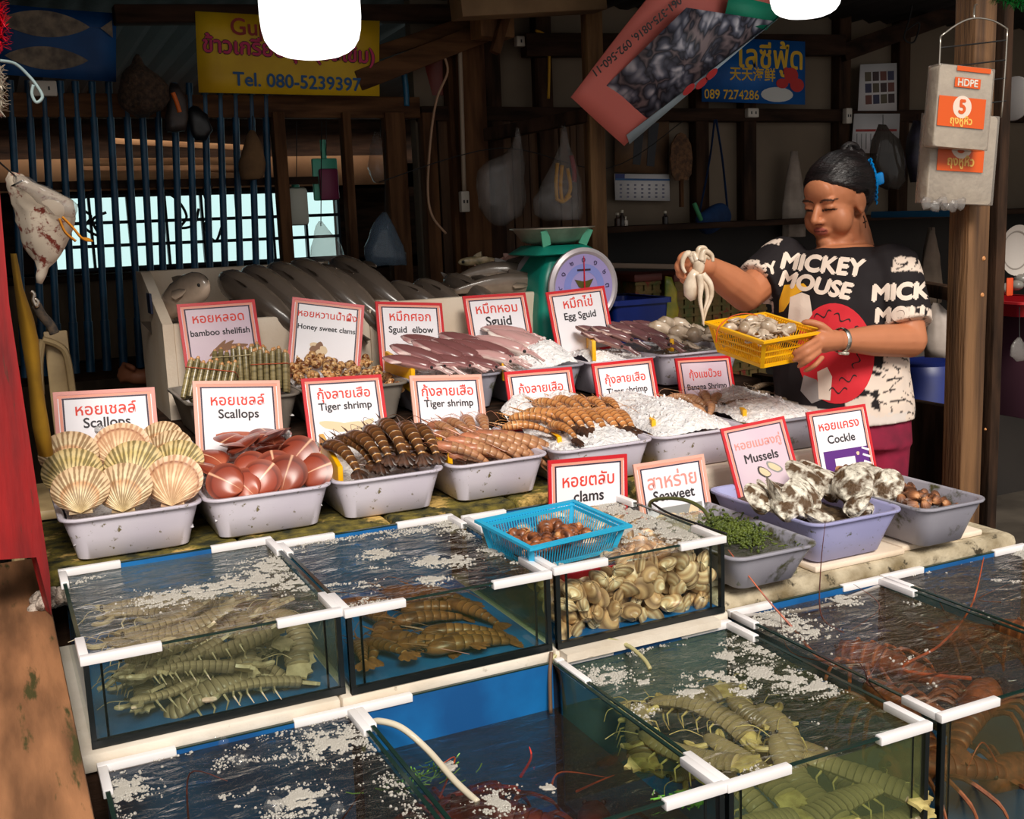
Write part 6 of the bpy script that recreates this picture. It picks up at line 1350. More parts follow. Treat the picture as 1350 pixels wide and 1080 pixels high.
# watch on the left wrist
wc = LOC @ W(1109, 449, -.30); ax = (WL-EL).normalized(); q = V((0, 0, 1)); sx_ = ax.cross(q).normalized(); q = sx_.cross(ax)
wt = thing('watch', None, None); wt.parent = wo; wt.matrix_local = basis(sx_, q, ax, wc + LOC.to_3x3() @ V((0, 0, 0)))
b = B(); b.tube([V((.0325*math.cos(t), .0335*math.sin(t), 0)) for t in [2*PI*i/28 for i in range(29)]], [(.003, .0075)]*29, 8, caps=False, up=(0, 0, 1)); b.out('strap', flat('steel_watch_strap', (206, 200, 190), .25, metal=1), wt)
b = B(); b.lathe([(0, .004), (.014, .004), (.016, 0), (.015, -.004), (0, -.004)], 20, basis(V((0, 1, 0)), V((0, 0, 1)), V((1, 0, 0)), (.036*.3, -.036, 0)) if False else Matrix.Translation((-.012, -.034, 0)) @ Matrix.Rotation(PI/2, 4, 'X')); b.out('watch_case', flat('watch_face', (214, 206, 190), .2, metal=.6), wt)
# ---- yellow basket in her hand
def slot_basket(M, w, d, h, tap, m, name, label, cat, bars=(22, 16), rim=.012, mids=(.5,), group=None):
    """open basket, rim in the plane z=0, walls with upright slots"""
    r = thing(name, label, cat, M=M, group=group); hw, hd = w/2, d/2
    def ringat(z, o, th, hgt, bb):
        f = -z/h*tap; x, y = hw-f+o, hd-f+o
        bb.bx(-x, x, -y, -y+th, z-hgt, z).bx(-x, x, y-th, y, z-hgt, z).bx(-x, -x+th, -y+th, y-th, z-hgt, z).bx(x-th, x, -y+th, y-th, z-hgt, z)
    b = B(); ringat(0, rim, rim, .006, b); b.out('rim', m, r)
    b = B(); ringat(-.0065, 0, .003, h*.12, b); ringat(-h*.88, 0, .003, h*.12, b)
    for q in mids: ringat(-h*q, 0, .003, h*.05, b)
    for i in range(bars[0]+1):
        x = lerp(-1, 1, i/bars[0])
        for s in (-1, 1): b.tube([V((x*hw, s*(hd-.0015), -.004)), V((x*(hw-tap), s*(hd-tap-.0015), -h*.98))], .0016 if 0 < i < bars[0] else .006, 4)
    for i in range(bars[1]+1):
        y = lerp(-1, 1, i/bars[1])
        for s in (-1, 1): b.tube([V((s*(hw-.0015), y*hd, -.004)), V((s*(hw-tap-.0015), y*(hd-tap), -h*.98))], .0016 if 0 < i < bars[1] else .006, 4)
    b.out('slotted_wall', m, r, smooth=30)
    b = B(); b.bx(-hw+tap, hw-tap, -hd+tap, hd-tap, -h, -h+.004); b.out('base', m, r)
    return r
Lc = W(927, 424, -.26); Fc = W(1007, 451, -.46); Rc = W(1074, 431, -.31)
x = (Fc-Lc); y0_ = (Rc-Fc); w_ = x.length; x.normalize(); n = x.cross(y0_).normalized(); y = n.cross(x); d_ = y0_.dot(y)
ctr = Lc + x*w_/2 + y*d_/2
bk = slot_basket(basis(x, y, n, ctr), w_-.024, d_-.024, .085, .022, YELLOW, 'basket', 'yellow slotted plastic basket of small octopuses held in the standing person’s hand', 'basket', (24, 22), mids=(.42, .62))
b = B(); c_ = ctr; P1 = Lc.lerp(Fc, .30)+n*.004
b.tube(smoothpath([P1-n*.045-y*.012, P1-n*.02-y*.012, P1+n*.0-y*.004, P1+n*.02+y*.03, P1+n*.025+y*.08, P1+n*.012+y*.13, P1-n*.02+y*.15], 5), .0016, 6); o = b.out('handle_cord', flat('orange_cord', (206, 84, 30), .6)); o.parent = bk; o.matrix_parent_inverse = bk.matrix_world.inverted(); o['label'] = 'thin orange cord'
R6 = random.Random(4)
for i in range(13):
    u, v = (i % 4+.5)/4, (i//4+.5)/4; p = ctr + x*((u-.5)*(w_-.1)) + y*((v-.5)*(d_-.09)) - n*(.018 - .012*(i % 3 == 1)-.004)
    place(oc, USED, TRS(p, rz(R6.uniform(0, 6)) @ rx(R6.uniform(-.3, .5)), .75), 'small grey-white octopus piled in the held yellow basket', 'octopuses in the yellow basket', 'octopus')
# octopus dangling from other hand
hm = thing('octopus', 'pale octopus dangling from the standing person’s raised hand', 'octopus', tuple(W(918, 360, -.21))); i_ = hm.matrix_world.inverted()
OC2 = mat('wet_cream_octopus', (232, 214, 192), (196, 174, 148), scale=30, rough=.2)
i_ = Matrix.Translation(-W(918, 360, -.21))
def hp(b, nm): b.xf(i_); b.out(nm, OC2, hm, smooth=180)
b = B(); b.tube([W(914, 396, -.235), W(911, 388, -.235), W(911, 375, -.24), W(914, 364, -.245), W(918, 357, -.25)], [.008, .02, .022, .016, .012], 14); hp(b, 'body')
b = B(); b.ball(W(921, 350, -.25), (.017, .017, .026), 3); hp(b, 'head')
for j, pts in enumerate((((924, 362), (930, 375), (933, 392), (928, 412), (926, 428)), ((926, 362), (936, 374), (938, 390), (931, 410), (927, 428)), ((922, 362), (924, 378), (923, 395), (926, 414), (928, 430)), ((916, 346), (908, 334), (901, 341), (900, 352), (904, 360)), ((919, 344), (914, 334), (910, 338)), ((924, 344), (928, 331), (938, 336), (940, 345)), ((922, 342), (921, 329), (929, 327), (933, 334)), ((925, 346), (930, 338), (936, 342)))):
    b = B(); P_ = smoothpath([W(a, c, -.25-.006*(j % 3)) for a, c in pts], 5); m_ = len(P_); b.tube(P_, [lerp(.0105, .0018 if j < 3 else .004, k/(m_-1)) for k in range(m_)], 8); hp(b, 'arm')
# ---- person half hidden behind the left foam box
D1 = 3.95
def W1(px, py, dd=0): return atd(px, py, D1+dd)
pb = W1(240, 560); pb.z = 0
pe = thing('person', 'person in dark clothes half hidden behind the left foam box, bare forearm reaching left', 'person', tuple(pb)); L1 = Matrix.Translation(-pb)
b = B(); hd = W1(248, 402, .25); b.ball(hd, (.078, .088, .108), 3); b.ball(hd-RH*.07+V((0, 0, -.02)), (.02, .02, .02), 2); cap(b, hd-V((0, 0, .09)), hd-V((0, 0, .16)), .05, .06)
ch = W1(246, 470, .2); hp_ = W1(262, 575, .2)
b.loft([[c + RH*(a*math.cos(2*PI*j/20)) + FH*(d*math.sin(2*PI*j/20)) for j in range(20)] for c, a, d in ((ch+V((0, 0, .1)), .06, .09), (ch+V((0, 0, .05)), .1, .17), (ch, .115, .18), (ch.lerp(hp_, .5), .11, .16), (hp_, .13, .17))])
sh_ = ch - FH*.14 + V((0, 0, .03)); el_ = W1(232, 492, .02); wr_ = W1(182, 498, -.05)
cap(b, sh_, el_, .05, .042); cap(b, el_, wr_, .043, .027)
cap(b, W1(178, 497, -.05), W1(168, 492, -.05), .03, .028)
for k, (a, c) in enumerate((((172, 484), (163, 480)), ((168, 489), (158, 488)), ((168, 494), (157, 495)), ((170, 499), (160, 501)))): finger(b, [W1(a[0]+6, a[1], -.06), W1(*a, -.07), W1(*c, -.06), W1(c[0]+3, c[1]+4, -.045)], .0095)
finger(b, [W1(178, 488, -.08), W1(172, 483, -.09), W1(166, 481, -.085)], .0105)
for s in (-1, 1):
    k_ = W1(168 if s > 0 else 180, 545, .02+s*.13); cap(b, hp_+FH*(s*.09), k_, .085, .065); cap(b, k_, V((k_.x+.02, k_.y, .06)), .062, .04); cap(b, V((k_.x+.02, k_.y, .04)), V((k_.x-.14, k_.y, .03)), .038, .028)
b.xf(L1); pbody = remeshed(b, 'body', .007, 3, colmat('second_person_skin', .55), pe); paint(pbody, lambda co: lin((150, 92, 64)))
DK = mat('dark_navy_cloth', (30, 30, 40), (20, 20, 27), scale=10, rough=.9)
b = B(); b.loft([[c + RH*(a*math.cos(2*PI*j/20)) + FH*(d*math.sin(2*PI*j/20)) for j in range(20)] for c, a, d in ((ch+V((0, 0, .09)), .09, .12), (ch+V((0, 0, .05)), .115, .185), (ch, .13, .195), (ch.lerp(hp_, .5), .125, .175), (hp_, .145, .185))]); cap(b, sh_, sh_.lerp(el_, .8), .066, .058)
b.xf(L1); remeshed(b, 'shirt', .009, 3, DK, pe)
b = B()
for s in (-1, 1):
    k_ = W1(168 if s > 0 else 180, 545, .02+s*.13); cap(b, hp_+FH*(s*.09), k_, .098, .076); cap(b, k_, V((k_.x+.02, k_.y, .12)), .074, .055)
b.xf(L1); remeshed(b, 'trousers', .009, 3, DK, pe)
b = B(); b.ball(hd+V((0, 0, .03))+RH*.012, (.087, .094, .092), 3); b.xf(L1); b.out('hair', HAIR, pe, smooth=180)
b = B(); b.bx(-.2, .2, -.2, .2, .0, .40, .02); o = b.out('stool', mat('plastic_stool', (60, 60, 70), rough=.5)); q = hp_; o.location = (q.x, q.y, 0); o.dimensions; o.scale = (1, 1, max(.3, (q.z-.22))/.40); tag(o, 'dark box seat under the half hidden person', 'seat')
# ------------------------------------------------------------------ the rest of the stall
def sheet(name, quad, Ys, m, label, cat, th=.004, nu=1, nv=1, wave=0, parent=None, kind=None):
    """four pixel corners TL TR BR BL with their depths -> a thin solid panel"""
    c = [aty(*q, y) for q, y in zip(quad, Ys)]; n = (c[1]-c[0]).cross(c[3]-c[0]).normalized()
    if n.y > 0: n = -n
    b = B()
    def f(u, v, o=0): return c[0].lerp(c[1], u).lerp(c[3].lerp(c[2], u), v) + n*(wave*math.sin(u*7+1)*math.sin(v*5+2) - o)
    b.grid(lambda u, v: f(u, v), nu, nv)
    o = b.out(name, m, smooth=60); so = o.modifiers.new('thickness', 'SOLIDIFY'); so.thickness = th; so.offset = -1 if False else 0
    if label: tag(o, label, cat, kind=kind)
    o['_'] = 0; del o['_']
    x = (c[1]-c[0]); y = (c[0]-c[3]); w, h = x.length, y.length; x.normalize(); nn = n; yy = nn.cross(x)
    if yy.dot(y) < 0: yy = -yy
    return o, basis(x, yy, x.cross(yy), (c[0]+c[1]+c[2]+c[3])/4 + n*(th/2+wave+.0008)), w, h
def put(o, par):
    o.parent = par; o.matrix_parent_inverse = par.matrix_basis.inverted(); return o
def line(name, pts, r, m, label=None, cat=None, parent=None, n=6, seg=7, group=None):
    b = B(); b.tube(smoothpath(pts, n), r, seg); o = b.out(name, m, smooth=180)
    if parent is not None: put(o, parent)
    if label and cat: tag(o, label, cat, group)
    return o
def hang(o, p0, p1, r=.0018):
    put(line('string', [aty(*p0), aty(*p1)], r, BLACKMAT, n=2), o)
# ---- lamps
LAMPM = bpy.data.materials.new('lamp_glow'); LAMPM.use_nodes = True; _p = LAMPM.node_tree.nodes['Principled BSDF']; _p.inputs['Base Color'].default_value = (.9, .9, .9, 1); _p.inputs['Emission Color'].default_value = (1, .985, .95, 1); _p.inputs['Emission Strength'].default_value = 1.7
def lamp(px, pyb, R, y, label):
    p = aty(px, pyb, y); t = thing('hanging_lamp', label, 'lamp', (p.x, p.y, p.z))
    b = B(); b.lathe([(0, 0), (R*.3, .0015), (R*.55, .006), (R*.72, .013), (R*.84, .022), (R*.93, .036), (R*.98, .055), (R, .08), (R*1.0, .19), (R*.9, .205), (0, .207)], 64); b.out('bulb', LAMPM, t, smooth=180)
    b = B(); b.lathe([(0, .2075), (R*.7, .2075), (R*.6, .25), (.03, .26), (.022, .31), (0, .31)], 28); b.out('cap', flat('white_lamp_cap', (200, 200, 200), .5), t)
    b = B(); b.tube([V((0, 0, .30)), V((0, 0, max(.34, 2.53-p.z)))], .004, 6); b.out('cord', BLACKMAT, t)
lamp(413, 78, .098, 2.2, 'round-bottomed white lit lamp hanging at the upper left, in front of the yellow banner')
lamp(1062, 24, .112, 2.9, 'white lit lamp at the top edge near the right, mostly out of the picture')
# ---- blue pipe fence
BLUEP = mat('blue_painted_pipe', (30, 84, 118), (18, 58, 86), scale=10, rough=.45)
pf = thing('pipe_fence', 'row of blue upright pipes across the back left opening', 'fence', (0, BY, 0))
bpx = [18, 42, 62, 84, 104, 126, 148, 170, 190, 210, 232, 252, 272, 292, 312, 333, 352]
for px in bpx:
    p = aty(px, 200, BY-.02); q = aty(px+ (14 if px < 200 else 8)*1.0, 460, BY-.02)
    b = B(); top = p+(p-q)*((2.12-p.z)/(p.z-q.z)); bot = p+(q-p)*((p.z-1.12)/(p.z-q.z)); b.tube([top, top.lerp(bot, .5), bot], .0125, 10); b.tube([bot.lerp(top, .18), bot.lerp(top, .0)], .0155, 10)
    put(b.out('pipe', BLUEP), pf)
for i, z in enumerate((1.772,)):
    b = B().bx(-.45, 1.2, BY-.006, BY+.02, z-.014, z+.014); put(b.out('cross_bar', DARKWOOD), pf)
# boards and clutter glowing beyond the fence
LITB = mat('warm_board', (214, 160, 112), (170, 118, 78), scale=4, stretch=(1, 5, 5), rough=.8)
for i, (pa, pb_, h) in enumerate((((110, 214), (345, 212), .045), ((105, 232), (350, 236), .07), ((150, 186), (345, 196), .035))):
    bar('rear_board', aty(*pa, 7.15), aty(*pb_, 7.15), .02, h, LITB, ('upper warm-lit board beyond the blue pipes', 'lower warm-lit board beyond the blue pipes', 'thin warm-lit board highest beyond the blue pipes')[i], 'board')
BRICKM = mat('warm_rear_wall', (196, 146, 104), (150, 106, 72), scale=3, rough=.85)
tag(B().bx(.1, 2.6, 7.22, 7.25, 1.86, 2.05).out('rear_panel', BRICKM, smooth=0), 'warm brown panel above the bright opening', 'panel', kind='structure')
# ---- banners
BLUEB = mat('deep_blue_banner', (10, 84, 150), (6, 60, 116), scale=5, rough=.6)
o, M, w, h = sheet('banner', ((-6, 5), (153, 18), (153, 108), (-6, 98)), (BY-.06,)*4, BLUEB, 'blue banner with two pictured fish at the upper left', 'banner', .004, 6, 4, .004)
def pfish(o, M, cx, cy, L_, H_, fl, m):
    pts = []
    for i in range(20):
        t = i/19; pts.append((cx+fl*(t-.5)*L_, cy+H_*math.sin(PI*min(1, t*1.12))**.8*.5*(1 if t < .9 else .6)))
    pts += [(cx+fl*.62*L_, cy+H_*.34), (cx+fl*.62*L_, cy-H_*.34)]
    for i in range(19, 0, -1):
        t = i/19; pts.append((cx+fl*(t-.5)*L_, cy-H_*math.sin(PI*min(1, t*1.12))**.8*.5*(1 if t < .9 else .6)))
    x = B().prism(pts, M, .0012).out('fish_picture', m, smooth=0); return put(x, o)
FP = mat('printed_fish', (150, 132, 110), (84, 72, 64), scale=24, rough=.6)
pfish(o, M, -.02, .06, .32, .085, 1, FP); pfish(o, M, -.05, -.05, .29, .075, -1, FP)
YB = mat('yellow_banner', (238, 196, 24), (214, 168, 14), scale=5, rough=.55)
o, M, w, h = sheet('banner', ((257, 15), (500, 28), (500, 127), (262, 122)), (BY-.14,)*4, YB, 'yellow banner with pink lettering and a telephone number behind the lamp', 'banner', .004, 8, 4, .003)
MG = flat('magenta_print', (206, 44, 96), .6); DR = flat('dark_red_print', (150, 34, 26), .6); BL = flat('blue_print', (24, 84, 140), .6); BKP = flat('black_outline_print', (50, 20, 30), .6)
def ptext(o, M, s, w, x, y, m, rot=0, bold=.015, z=0): 
    t = textmesh(s, m, w, bold=bold); t.matrix_world = M @ Matrix.Translation((x, y, z)) @ Matrix.Rotation(rot, 4, 'Z'); return put(t, o)
k = w/243
ptext(o, M, 'Gup', .20*w, -.215*w, .33*h, DR); ptext(o, M, 'ข้าวเกรียบกุ้ง (รสเข้ม)', .93*w, 0, .06*h, BKP, -.03, .055); ptext(o, M, 'ข้าวเกรียบกุ้ง (รสเข้ม)', .93*w, 0, .06*h, MG, -.03, .02, .0012); ptext(o, M, 'Tel. 080-5239397', .70*w, .03*w, -.34*h, BL, -.02, .02)
# big slanting photo banner
def photomat():
    m, nt, p, L = newmat('printed_seafood_photo'); p.inputs['Roughness'].default_value = .5
    tc = nd(nt, 'ShaderNodeTexCoord'); mp = nd(nt, 'ShaderNodeMapping'); mp.inputs['Scale'].default_value = (1, .45, 1); mp.inputs['Rotation'].default_value = (0, .6, 0); L.new(tc.outputs['Object'], mp.inputs[0])
    v = nd(nt, 'ShaderNodeTexVoronoi'); v.inputs['Scale'].default_value = 22; v.inputs['Randomness'].default_value = 1
    nz = nd(nt, 'ShaderNodeTexNoise'); nz.inputs['Scale'].default_value = 6; nz.inputs['Distortion'].default_value = 1.5; L.new(mp.outputs[0], nz.inputs['Vector'])
    mm = nd(nt, 'ShaderNodeMixRGB'); mm.inputs[0].default_value = .12; L.new(mp.outputs[0], mm.inputs[1]); L.new(nz.outputs[1], mm.inputs[2]); L.new(mm.outputs[0], v.inputs['Vector'])
    r = ramp(nt, [(.0, (240, 236, 240)), (.2, (206, 202, 212)), (.42, (110, 112, 130)), (.62, (40, 40, 52)), (.85, (150, 130, 132))]); L.new(v.outputs['Distance'], r.inputs[0])
    L.new(r.outputs[0], p.inputs['Base Color']); return m
PINK = flat('pink_banner_border', (232, 120, 108), .6)
BN = (3.3, 3.3, 3.45, 3.45)
o, M, w, h = sheet('banner', ((895, -55), (1052, -20), (822, 192), (752, 128)), (3.25, 3.25, 3.4, 3.4), PINK, 'slanting banner printed with a photo of heaped seafood, pink border', 'banner', .004, 8, 12, .006)
def sub(o, quad, Ys, m, nm, dz=.012):
    s, M2, w2, h2 = sheet(nm, quad, [y-dz for y in Ys], m, None, None, .001); return put(s, o), M2, w2, h2
PM = photomat()
sub(o, ((905, 10), (1022, 28), (848, 168), (788, 124)), (3.25, 3.25, 3.4, 3.4), PM, 'photo')
sub(o, ((962, -8), (1035, 10), (1010, 40), (955, 22)), (3.24, 3.24, 3.26, 3.26), flat('teal_print', (24, 150, 116), .6), 'corner_print')
sub(o, ((1022, 28), (1036, 14), (830, 190), (826, 178)), (3.24, 3.24, 3.39, 3.39), flat('pale_blue_print', (176, 196, 206), .6), 'edge_print', .013)
for px, py in ((908, 118), (925, 110), (938, 98)):
    q = aty(px, py, 3.29); b = B(); b.prism([(.03*math.cos(a), .012*math.sin(a)) for a in [2*PI*i/16 for i in range(16)]], basis(V((.8, 0, .6)), V((-.6, 0, .8)), V((0, -1, 0)), q), .001); put(b.out('lobster_picture', flat('red_lobster_print_%d' % px, (196, 30, 30), .6)), o)
a_ = aty(838, 48, 3.31); t = textmesh('061-375-0816, 092-560-11', BLACK, .40, bold=.02); d1 = (aty(884, 5, 3.26)-aty(796, 95, 3.33)).normalized(); n1 = V((0, -1, 0)); y1 = n1.cross(d1); t.matrix_world = basis(-d1, -y1, n1, a_+n1*.012) if True else Matrix(); put(t, o)
# blue banner with gold letters behind
SKYB = mat('bright_blue_banner', (10, 104, 190), (8, 80, 156), scale=5, rough=.55); GOLD = flat('gold_print', (240, 192, 40), .6)
o, M, w, h = sheet('banner', ((925, 48), (1061, 55), (1061, 138), (925, 134)), (BY-.08,)*4, SKYB, 'blue banner with yellow letters and a red crab on the cream wall', 'banner', .004)
ptext(o, M, 'เลซีฟู้ด', .62*w, .16*w, .22*h, GOLD); ptext(o, M, '天天海鲜', .44*w, -.02*w, -.06*h, GOLD); ptext(o, M, '089 7274286', .52*w, -.22*w, -.38*h, GOLD)
CR = flat('red_crab_print', (206, 40, 36), .6)
for i, (x, y, sx, sy) in enumerate(((.36, -.05, .07, .13), (.42, -.2, .07, .11), (.27, -.18, .06, .08), (.31, .02, .03, .06))):
    put(B().prism([(x*w+sx*w*math.cos(a), y*h+sy*h*math.sin(a)) for a in [2*PI*j/18 for j in range(18)]], M, .0012+.0003*i).out('crab_picture', CR, smooth=0), o)
put(B().prism([(.22*w+.16*w*math.cos(a), -.36*h+.12*h*math.sin(a)) for a in [2*PI*j/18 for j in range(18)]], M, .0012).out('fish_picture', flat('white_fish_print', (220, 220, 216), .6), smooth=0), o)
# posters and calendars
BRN = mat('brown_poster_print', (120, 88, 60), (70, 54, 42), scale=9, rough=.6)
o, M, w, h = sheet('poster', ((811, 148), (882, 158), (881, 229), (810, 227)), (BY-.012,)*4, BRN, 'brown poster with two dark standing shapes above the white calendar', 'poster', .003)
for x in (-.08, .18): put(B().prism([(x*w-.07*w, -.35*h), (x*w+.07*w, -.35*h), (x*w+.08*w, .05*h), (x*w+.10*w, .4*h), (x*w-.1*w, .4*h), (x*w-.08*w, .05*h)], M, .001).out('figure_print', flat('dark_figure_%d' % int(x*100+50), (30, 30, 36), .6), smooth=0), o)
WHP = flat('white_calendar_paper', (226, 222, 222), .6)
o, M, w, h = sheet('calendar', ((810, 229), (882, 230), (883, 265), (811, 264)), (BY-.02,)*4, WHP, 'white wall calendar left of the woven fan', 'calendar', .004)
put(B().prism([(-.5*w, .26*h), (.5*w, .26*h), (.5*w, .33*h), (-.5*w, .33*h)], M, .001).out('header', BL, smooth=0), o); put(B().prism([(-.5*w, .33*h), (-.33*w, .33*h), (-.33*w, .5*h), (-.5*w, .5*h)], M, .001).out('corner_print', flat('dark_blue_print', (20, 40, 110)), smooth=0), o)
gb = B()
for r_ in range(4):
    for c_ in range(7): gb.prism([(x_, y_) for x_, y_ in (((-.42+.13*c_)*w, (-.40+.15*r_)*h), ((-.38+.13*c_)*w, (-.40+.15*r_)*h), ((-.38+.13*c_)*w, (-.33+.15*r_)*h), ((-.42+.13*c_)*w, (-.33+.15*r_)*h))], M, .0008)
put(gb.out('lettering', flat('grey_print', (110, 110, 130)), smooth=0), o)
o, M, w, h = sheet('poster', ((1134, 85), (1182, 83), (1182, 146), (1131, 146)), (BY-.06,)*4, WHP, 'white poster with rows of small photos above the standing person’s head', 'poster', .003)
for r_ in range(3):
    for c_ in range(4): put(B().prism([((-.36+.21*c_+a)*w, (-.36+.25*r_+e)*h) for a, e in ((0, 0), (.17, 0), (.17, .2), (0, .2))], M, .001).out('photo', flat('small_photo_%d%d' % (r_, c_), ((110, 60, 50), (50, 50, 80), (90, 80, 60), (60, 40, 40))[(c_+r_) % 4]), smooth=0), o)
o, M, w, h = sheet('calendar', ((1126, 150), (1186, 150), (1184, 202), (1122, 202)), (BY-.05,)*4, WHP, 'white calendar with a red heading below the photo poster', 'calendar', .004)
put(B().prism([(-.45*w, .05*h), (.45*w, .05*h), (.45*w, .11*h), (-.45*w, .11*h)], M, .001).out('header', flat('red_heading', (170, 50, 46)), smooth=0), o)
gb = B()
for c_ in range(9): gb.prism([((-.43+.1*c_+a)*w, e*h) for a, e in ((0, -.4), (.012, -.4), (.012, 0), (0, 0))], M, .0008)
put(gb.out('lettering', flat('grey_column_print', (130, 126, 126)), smooth=0), o)
# wall fittings
def block(name, px, py, y, w, h, d, m, label, cat):
    p = aty(px, py, y); o = B().box((0, 0, 0), (w, d, h), None, .004).out(name, m); o.location = p; return tag(o, label, cat)
SOCK = flat('off_white_socket', (214, 204, 190), .4)
def socket(px, py, y, w, h, label):
    o = block('wall_socket', px, py, y, w, h, .03, SOCK, label, 'socket')
    b = B()
    for x in (-.2, .2): b.box((x*w, -.0155, 0), (.006, .002, .012))
    b.out('socket_hole', BLACK, o, smooth=0)
socket(991, 149, BY-.05, .06, .04, 'off-white socket on the dark rail under the blue banner'); socket(689, 55, BY-.05, .065, .04, 'off-white socket near the yellow cable'); socket(1117, 153, BY-.06, .035, .07, 'upright off-white socket on the dark rail above the standing person')
socket(612, 266, BY-.13, .035, .08, 'beige switch box at the foot of the conduit'); socket(57, 117, BY-.06, .085, .05, 'beige box under the blue fish banner')
line('conduit', [aty(606, 62, BY-.14), aty(608, 120, BY-.14), aty(612, 252, BY-.14)], .009, flat('grey_conduit', (170, 150, 130), .6), 'pale conduit running down to the switch box', 'conduit')
line('cable', [aty(584, 70, BY-.15), aty(590, 95, BY-.15), aty(576, 130, BY-.15), aty(568, 180, BY-.15), aty(564, 250, BY-.15), aty(570, 285, BY-.15), aty(588, 308, BY-.15)], .005, flat('beige_cable', (190, 150, 120), .6), 'loose beige cable hanging left of the conduit', 'cable')
line('cable', [aty(706, 40, BY-.07), aty(722, 50, BY-.07), aty(724, 80, BY-.07), aty(723, 130, BY-.07)], .006, flat('yellow_cable', (206, 150, 20), .6), 'yellow cable looping down the dark stud', 'cable')
line('cable', [aty(500, 240, BY-.3), aty(660, 195, BY-.3), aty(800, 222, BY-.28), aty(900, 160, BY-.2)], .002, BLACKMAT, 'thin black line slung past the calendar', 'cable')
line('cable', [aty(1195, 40, BY-.3), aty(1212, 30, BY-.3), aty(1205, 55, BY-.3), aty(1192, 50, BY-.3), aty(1200, 20, BY-.3), aty(1208, -30, BY-.3)], .004, BLACKMAT, 'looped black cable under the roof at the right', 'cable')
# woven fan
WV = mat('woven_bamboo', (126, 88, 56), (76, 52, 36), scale=60, rough=.8, bump=.6)
p = aty(897, 215, BY-.045); t = thing('woven_fan', 'brown woven fan hanging handle-down beside the calendar', 'fan', tuple(p))
pts = [(.0, .13), (.022, .12), (.05, .08), (.058, .02), (.05, -.05), (.03, -.075), (-.03, -.075), (-.05, -.05), (-.058, .02), (-.05, .08), (-.022, .12)]
B().prism(pts, basis(V((1, 0, 0)), V((0, 0, 1)), V((0, -1, 0))), .01).out('blade', WV, t); b = B(); b.tube([V((0, -.005, -.07)), V((0, -.005, -.19))], .011, 8); b.out('handle', WOOD, t)
# shoulder bag
NB = mat('navy_bag_cloth', (22, 62, 112), (14, 42, 80), scale=12, rough=.85, bump=.4)
p = aty(941, 288, BY-.1); t = thing('shoulder_bag', 'blue shoulder bag hanging by its long strap on the cream wall', 'bag', tuple(p))
b = B(); b.ball((0, 0, 0), (.088, .045, .06), 4)
for v in b.bm.verts: v.co.z += .015*math.sin(v.co.x*30); v.co.x *= 1.05
b.noise(.006, 14); b.out('pouch', NB, t, smooth=180)
pt = aty(943, 158, BY-.06)-p
for s, e in ((-1, -.075), (1, .075)): b = B(); b.tube(smoothpath([pt+V((s*.004, 0, 0)), pt*.6+V((e*.45, -.01, 0)), V((e, 0, .03))], 4), [(.008, .002)]*9, 8); b.out('strap', NB, t)
line('green_strap', [aty(915, 268, BY-.15), aty(920, 280, BY-.16), aty(924, 290, BY-.15)], .010, flat('green_cloth', (70, 150, 100), .8), 'pale green cloth tied at the left of the blue bag', 'cloth')
# cloth towels, bags
def drape(name, px, pyt, pyb, w, y, m, label, cat, th=.02, folds=4, top=.25):
    a = aty(px, pyt, y); c = aty(px, pyb, y); H = a.z-c.z; b = B(); rings = []
    for k in range(9):
        t = k/8; ww = w*(top+(1-top)*min(1, t*1.5)**.8)/2
        rings.append([V((ww*math.cos(q)*(1+.12*math.cos(folds*q+t*2)), th*(.5+.6*t)*math.sin(q)*(1+.25*math.sin(folds*q)), -H*t)) for q in [2*PI*j/28 for j in range(28)]])
    b.loft(rings); b.noise(.006, 20); o = b.out(name, m, smooth=180); o.location = a; return tag(o, label, cat)
drape('towel', 1047, 200, 312, .12, BY-.06, mat('grey_towel', (176, 160, 146), (140, 126, 114), scale=10, rough=.9), 'greyish towel hanging on a nail behind the standing person', 'towel', .03)
dc_ = drape('cloth', 1228, 300, 400, .14, 3.9, mat('dim_cloth', (150, 130, 112), (116, 100, 86), scale=8, rough=.9), 'pale cloth hanging behind the right post', 'cloth', .03, 3, .15); hang(dc_, (1228, 304, 3.9), (1228, 282, 3.66))
def bag(name, pts, y, m, label, cat='bag', depth=.06, wob=.012, seed=0, up=None):
    """hanging bag: list of (px_left, px_right, py) outline rows"""
    c0 = aty((pts[0][0]+pts[0][1])/2, pts[0][2], y); rings = []
    for i, (l, r_, py) in enumerate(pts):
        a = aty(l, py, y); c = aty(r_, py, y); m_ = (a+c)/2; hw = (c.x-a.x)/2; dp = depth*min(1, hw/.06)*.9
        rings.append([m_ - c0 + V((hw*math.cos(q), dp*math.sin(q), 0)) for q in [2*PI*j/26 for j in range(26)]])
    b = B(); b.loft(rings); bmesh.ops.subdivide_edges(b.bm, edges=b.bm.edges[:], cuts=1, use_grid_fill=True); b.noise(wob, 16, seed); b.noise(wob*.4, 45, seed+3); o = b.out(name, m, smooth=180); o.location = c0
    if up: hang(o, ((pts[0][0]+pts[0][1])/2, pts[0][2]+6, y), up)
    return tag(o, label, cat)
bag('plastic_bag', [(681, 684, 168), (678, 687, 184), (668, 689, 200), (642, 691, 212), (630, 692, 224), (629, 693, 245), (634, 692, 270), (642, 686, 285), (652, 668, 297)], BY-.3, CLEARBAG, 'clear plastic bag hanging full from the rail, left of the middle post', up=(684, 170, BY-.19))
yb = bag('plastic_bag', [(741, 746, 166), (738, 750, 190), (730, 758, 215), (716, 764, 240), (703, 768, 262), (706, 766, 280), (722, 764, 290)], BY-.45, CLEARBAG, 'clear bag of yellow and red straps hanging beside the middle post', up=(745, 158, BY-.33))
YS = flat('yellow_strap', (236, 170, 20), .6)
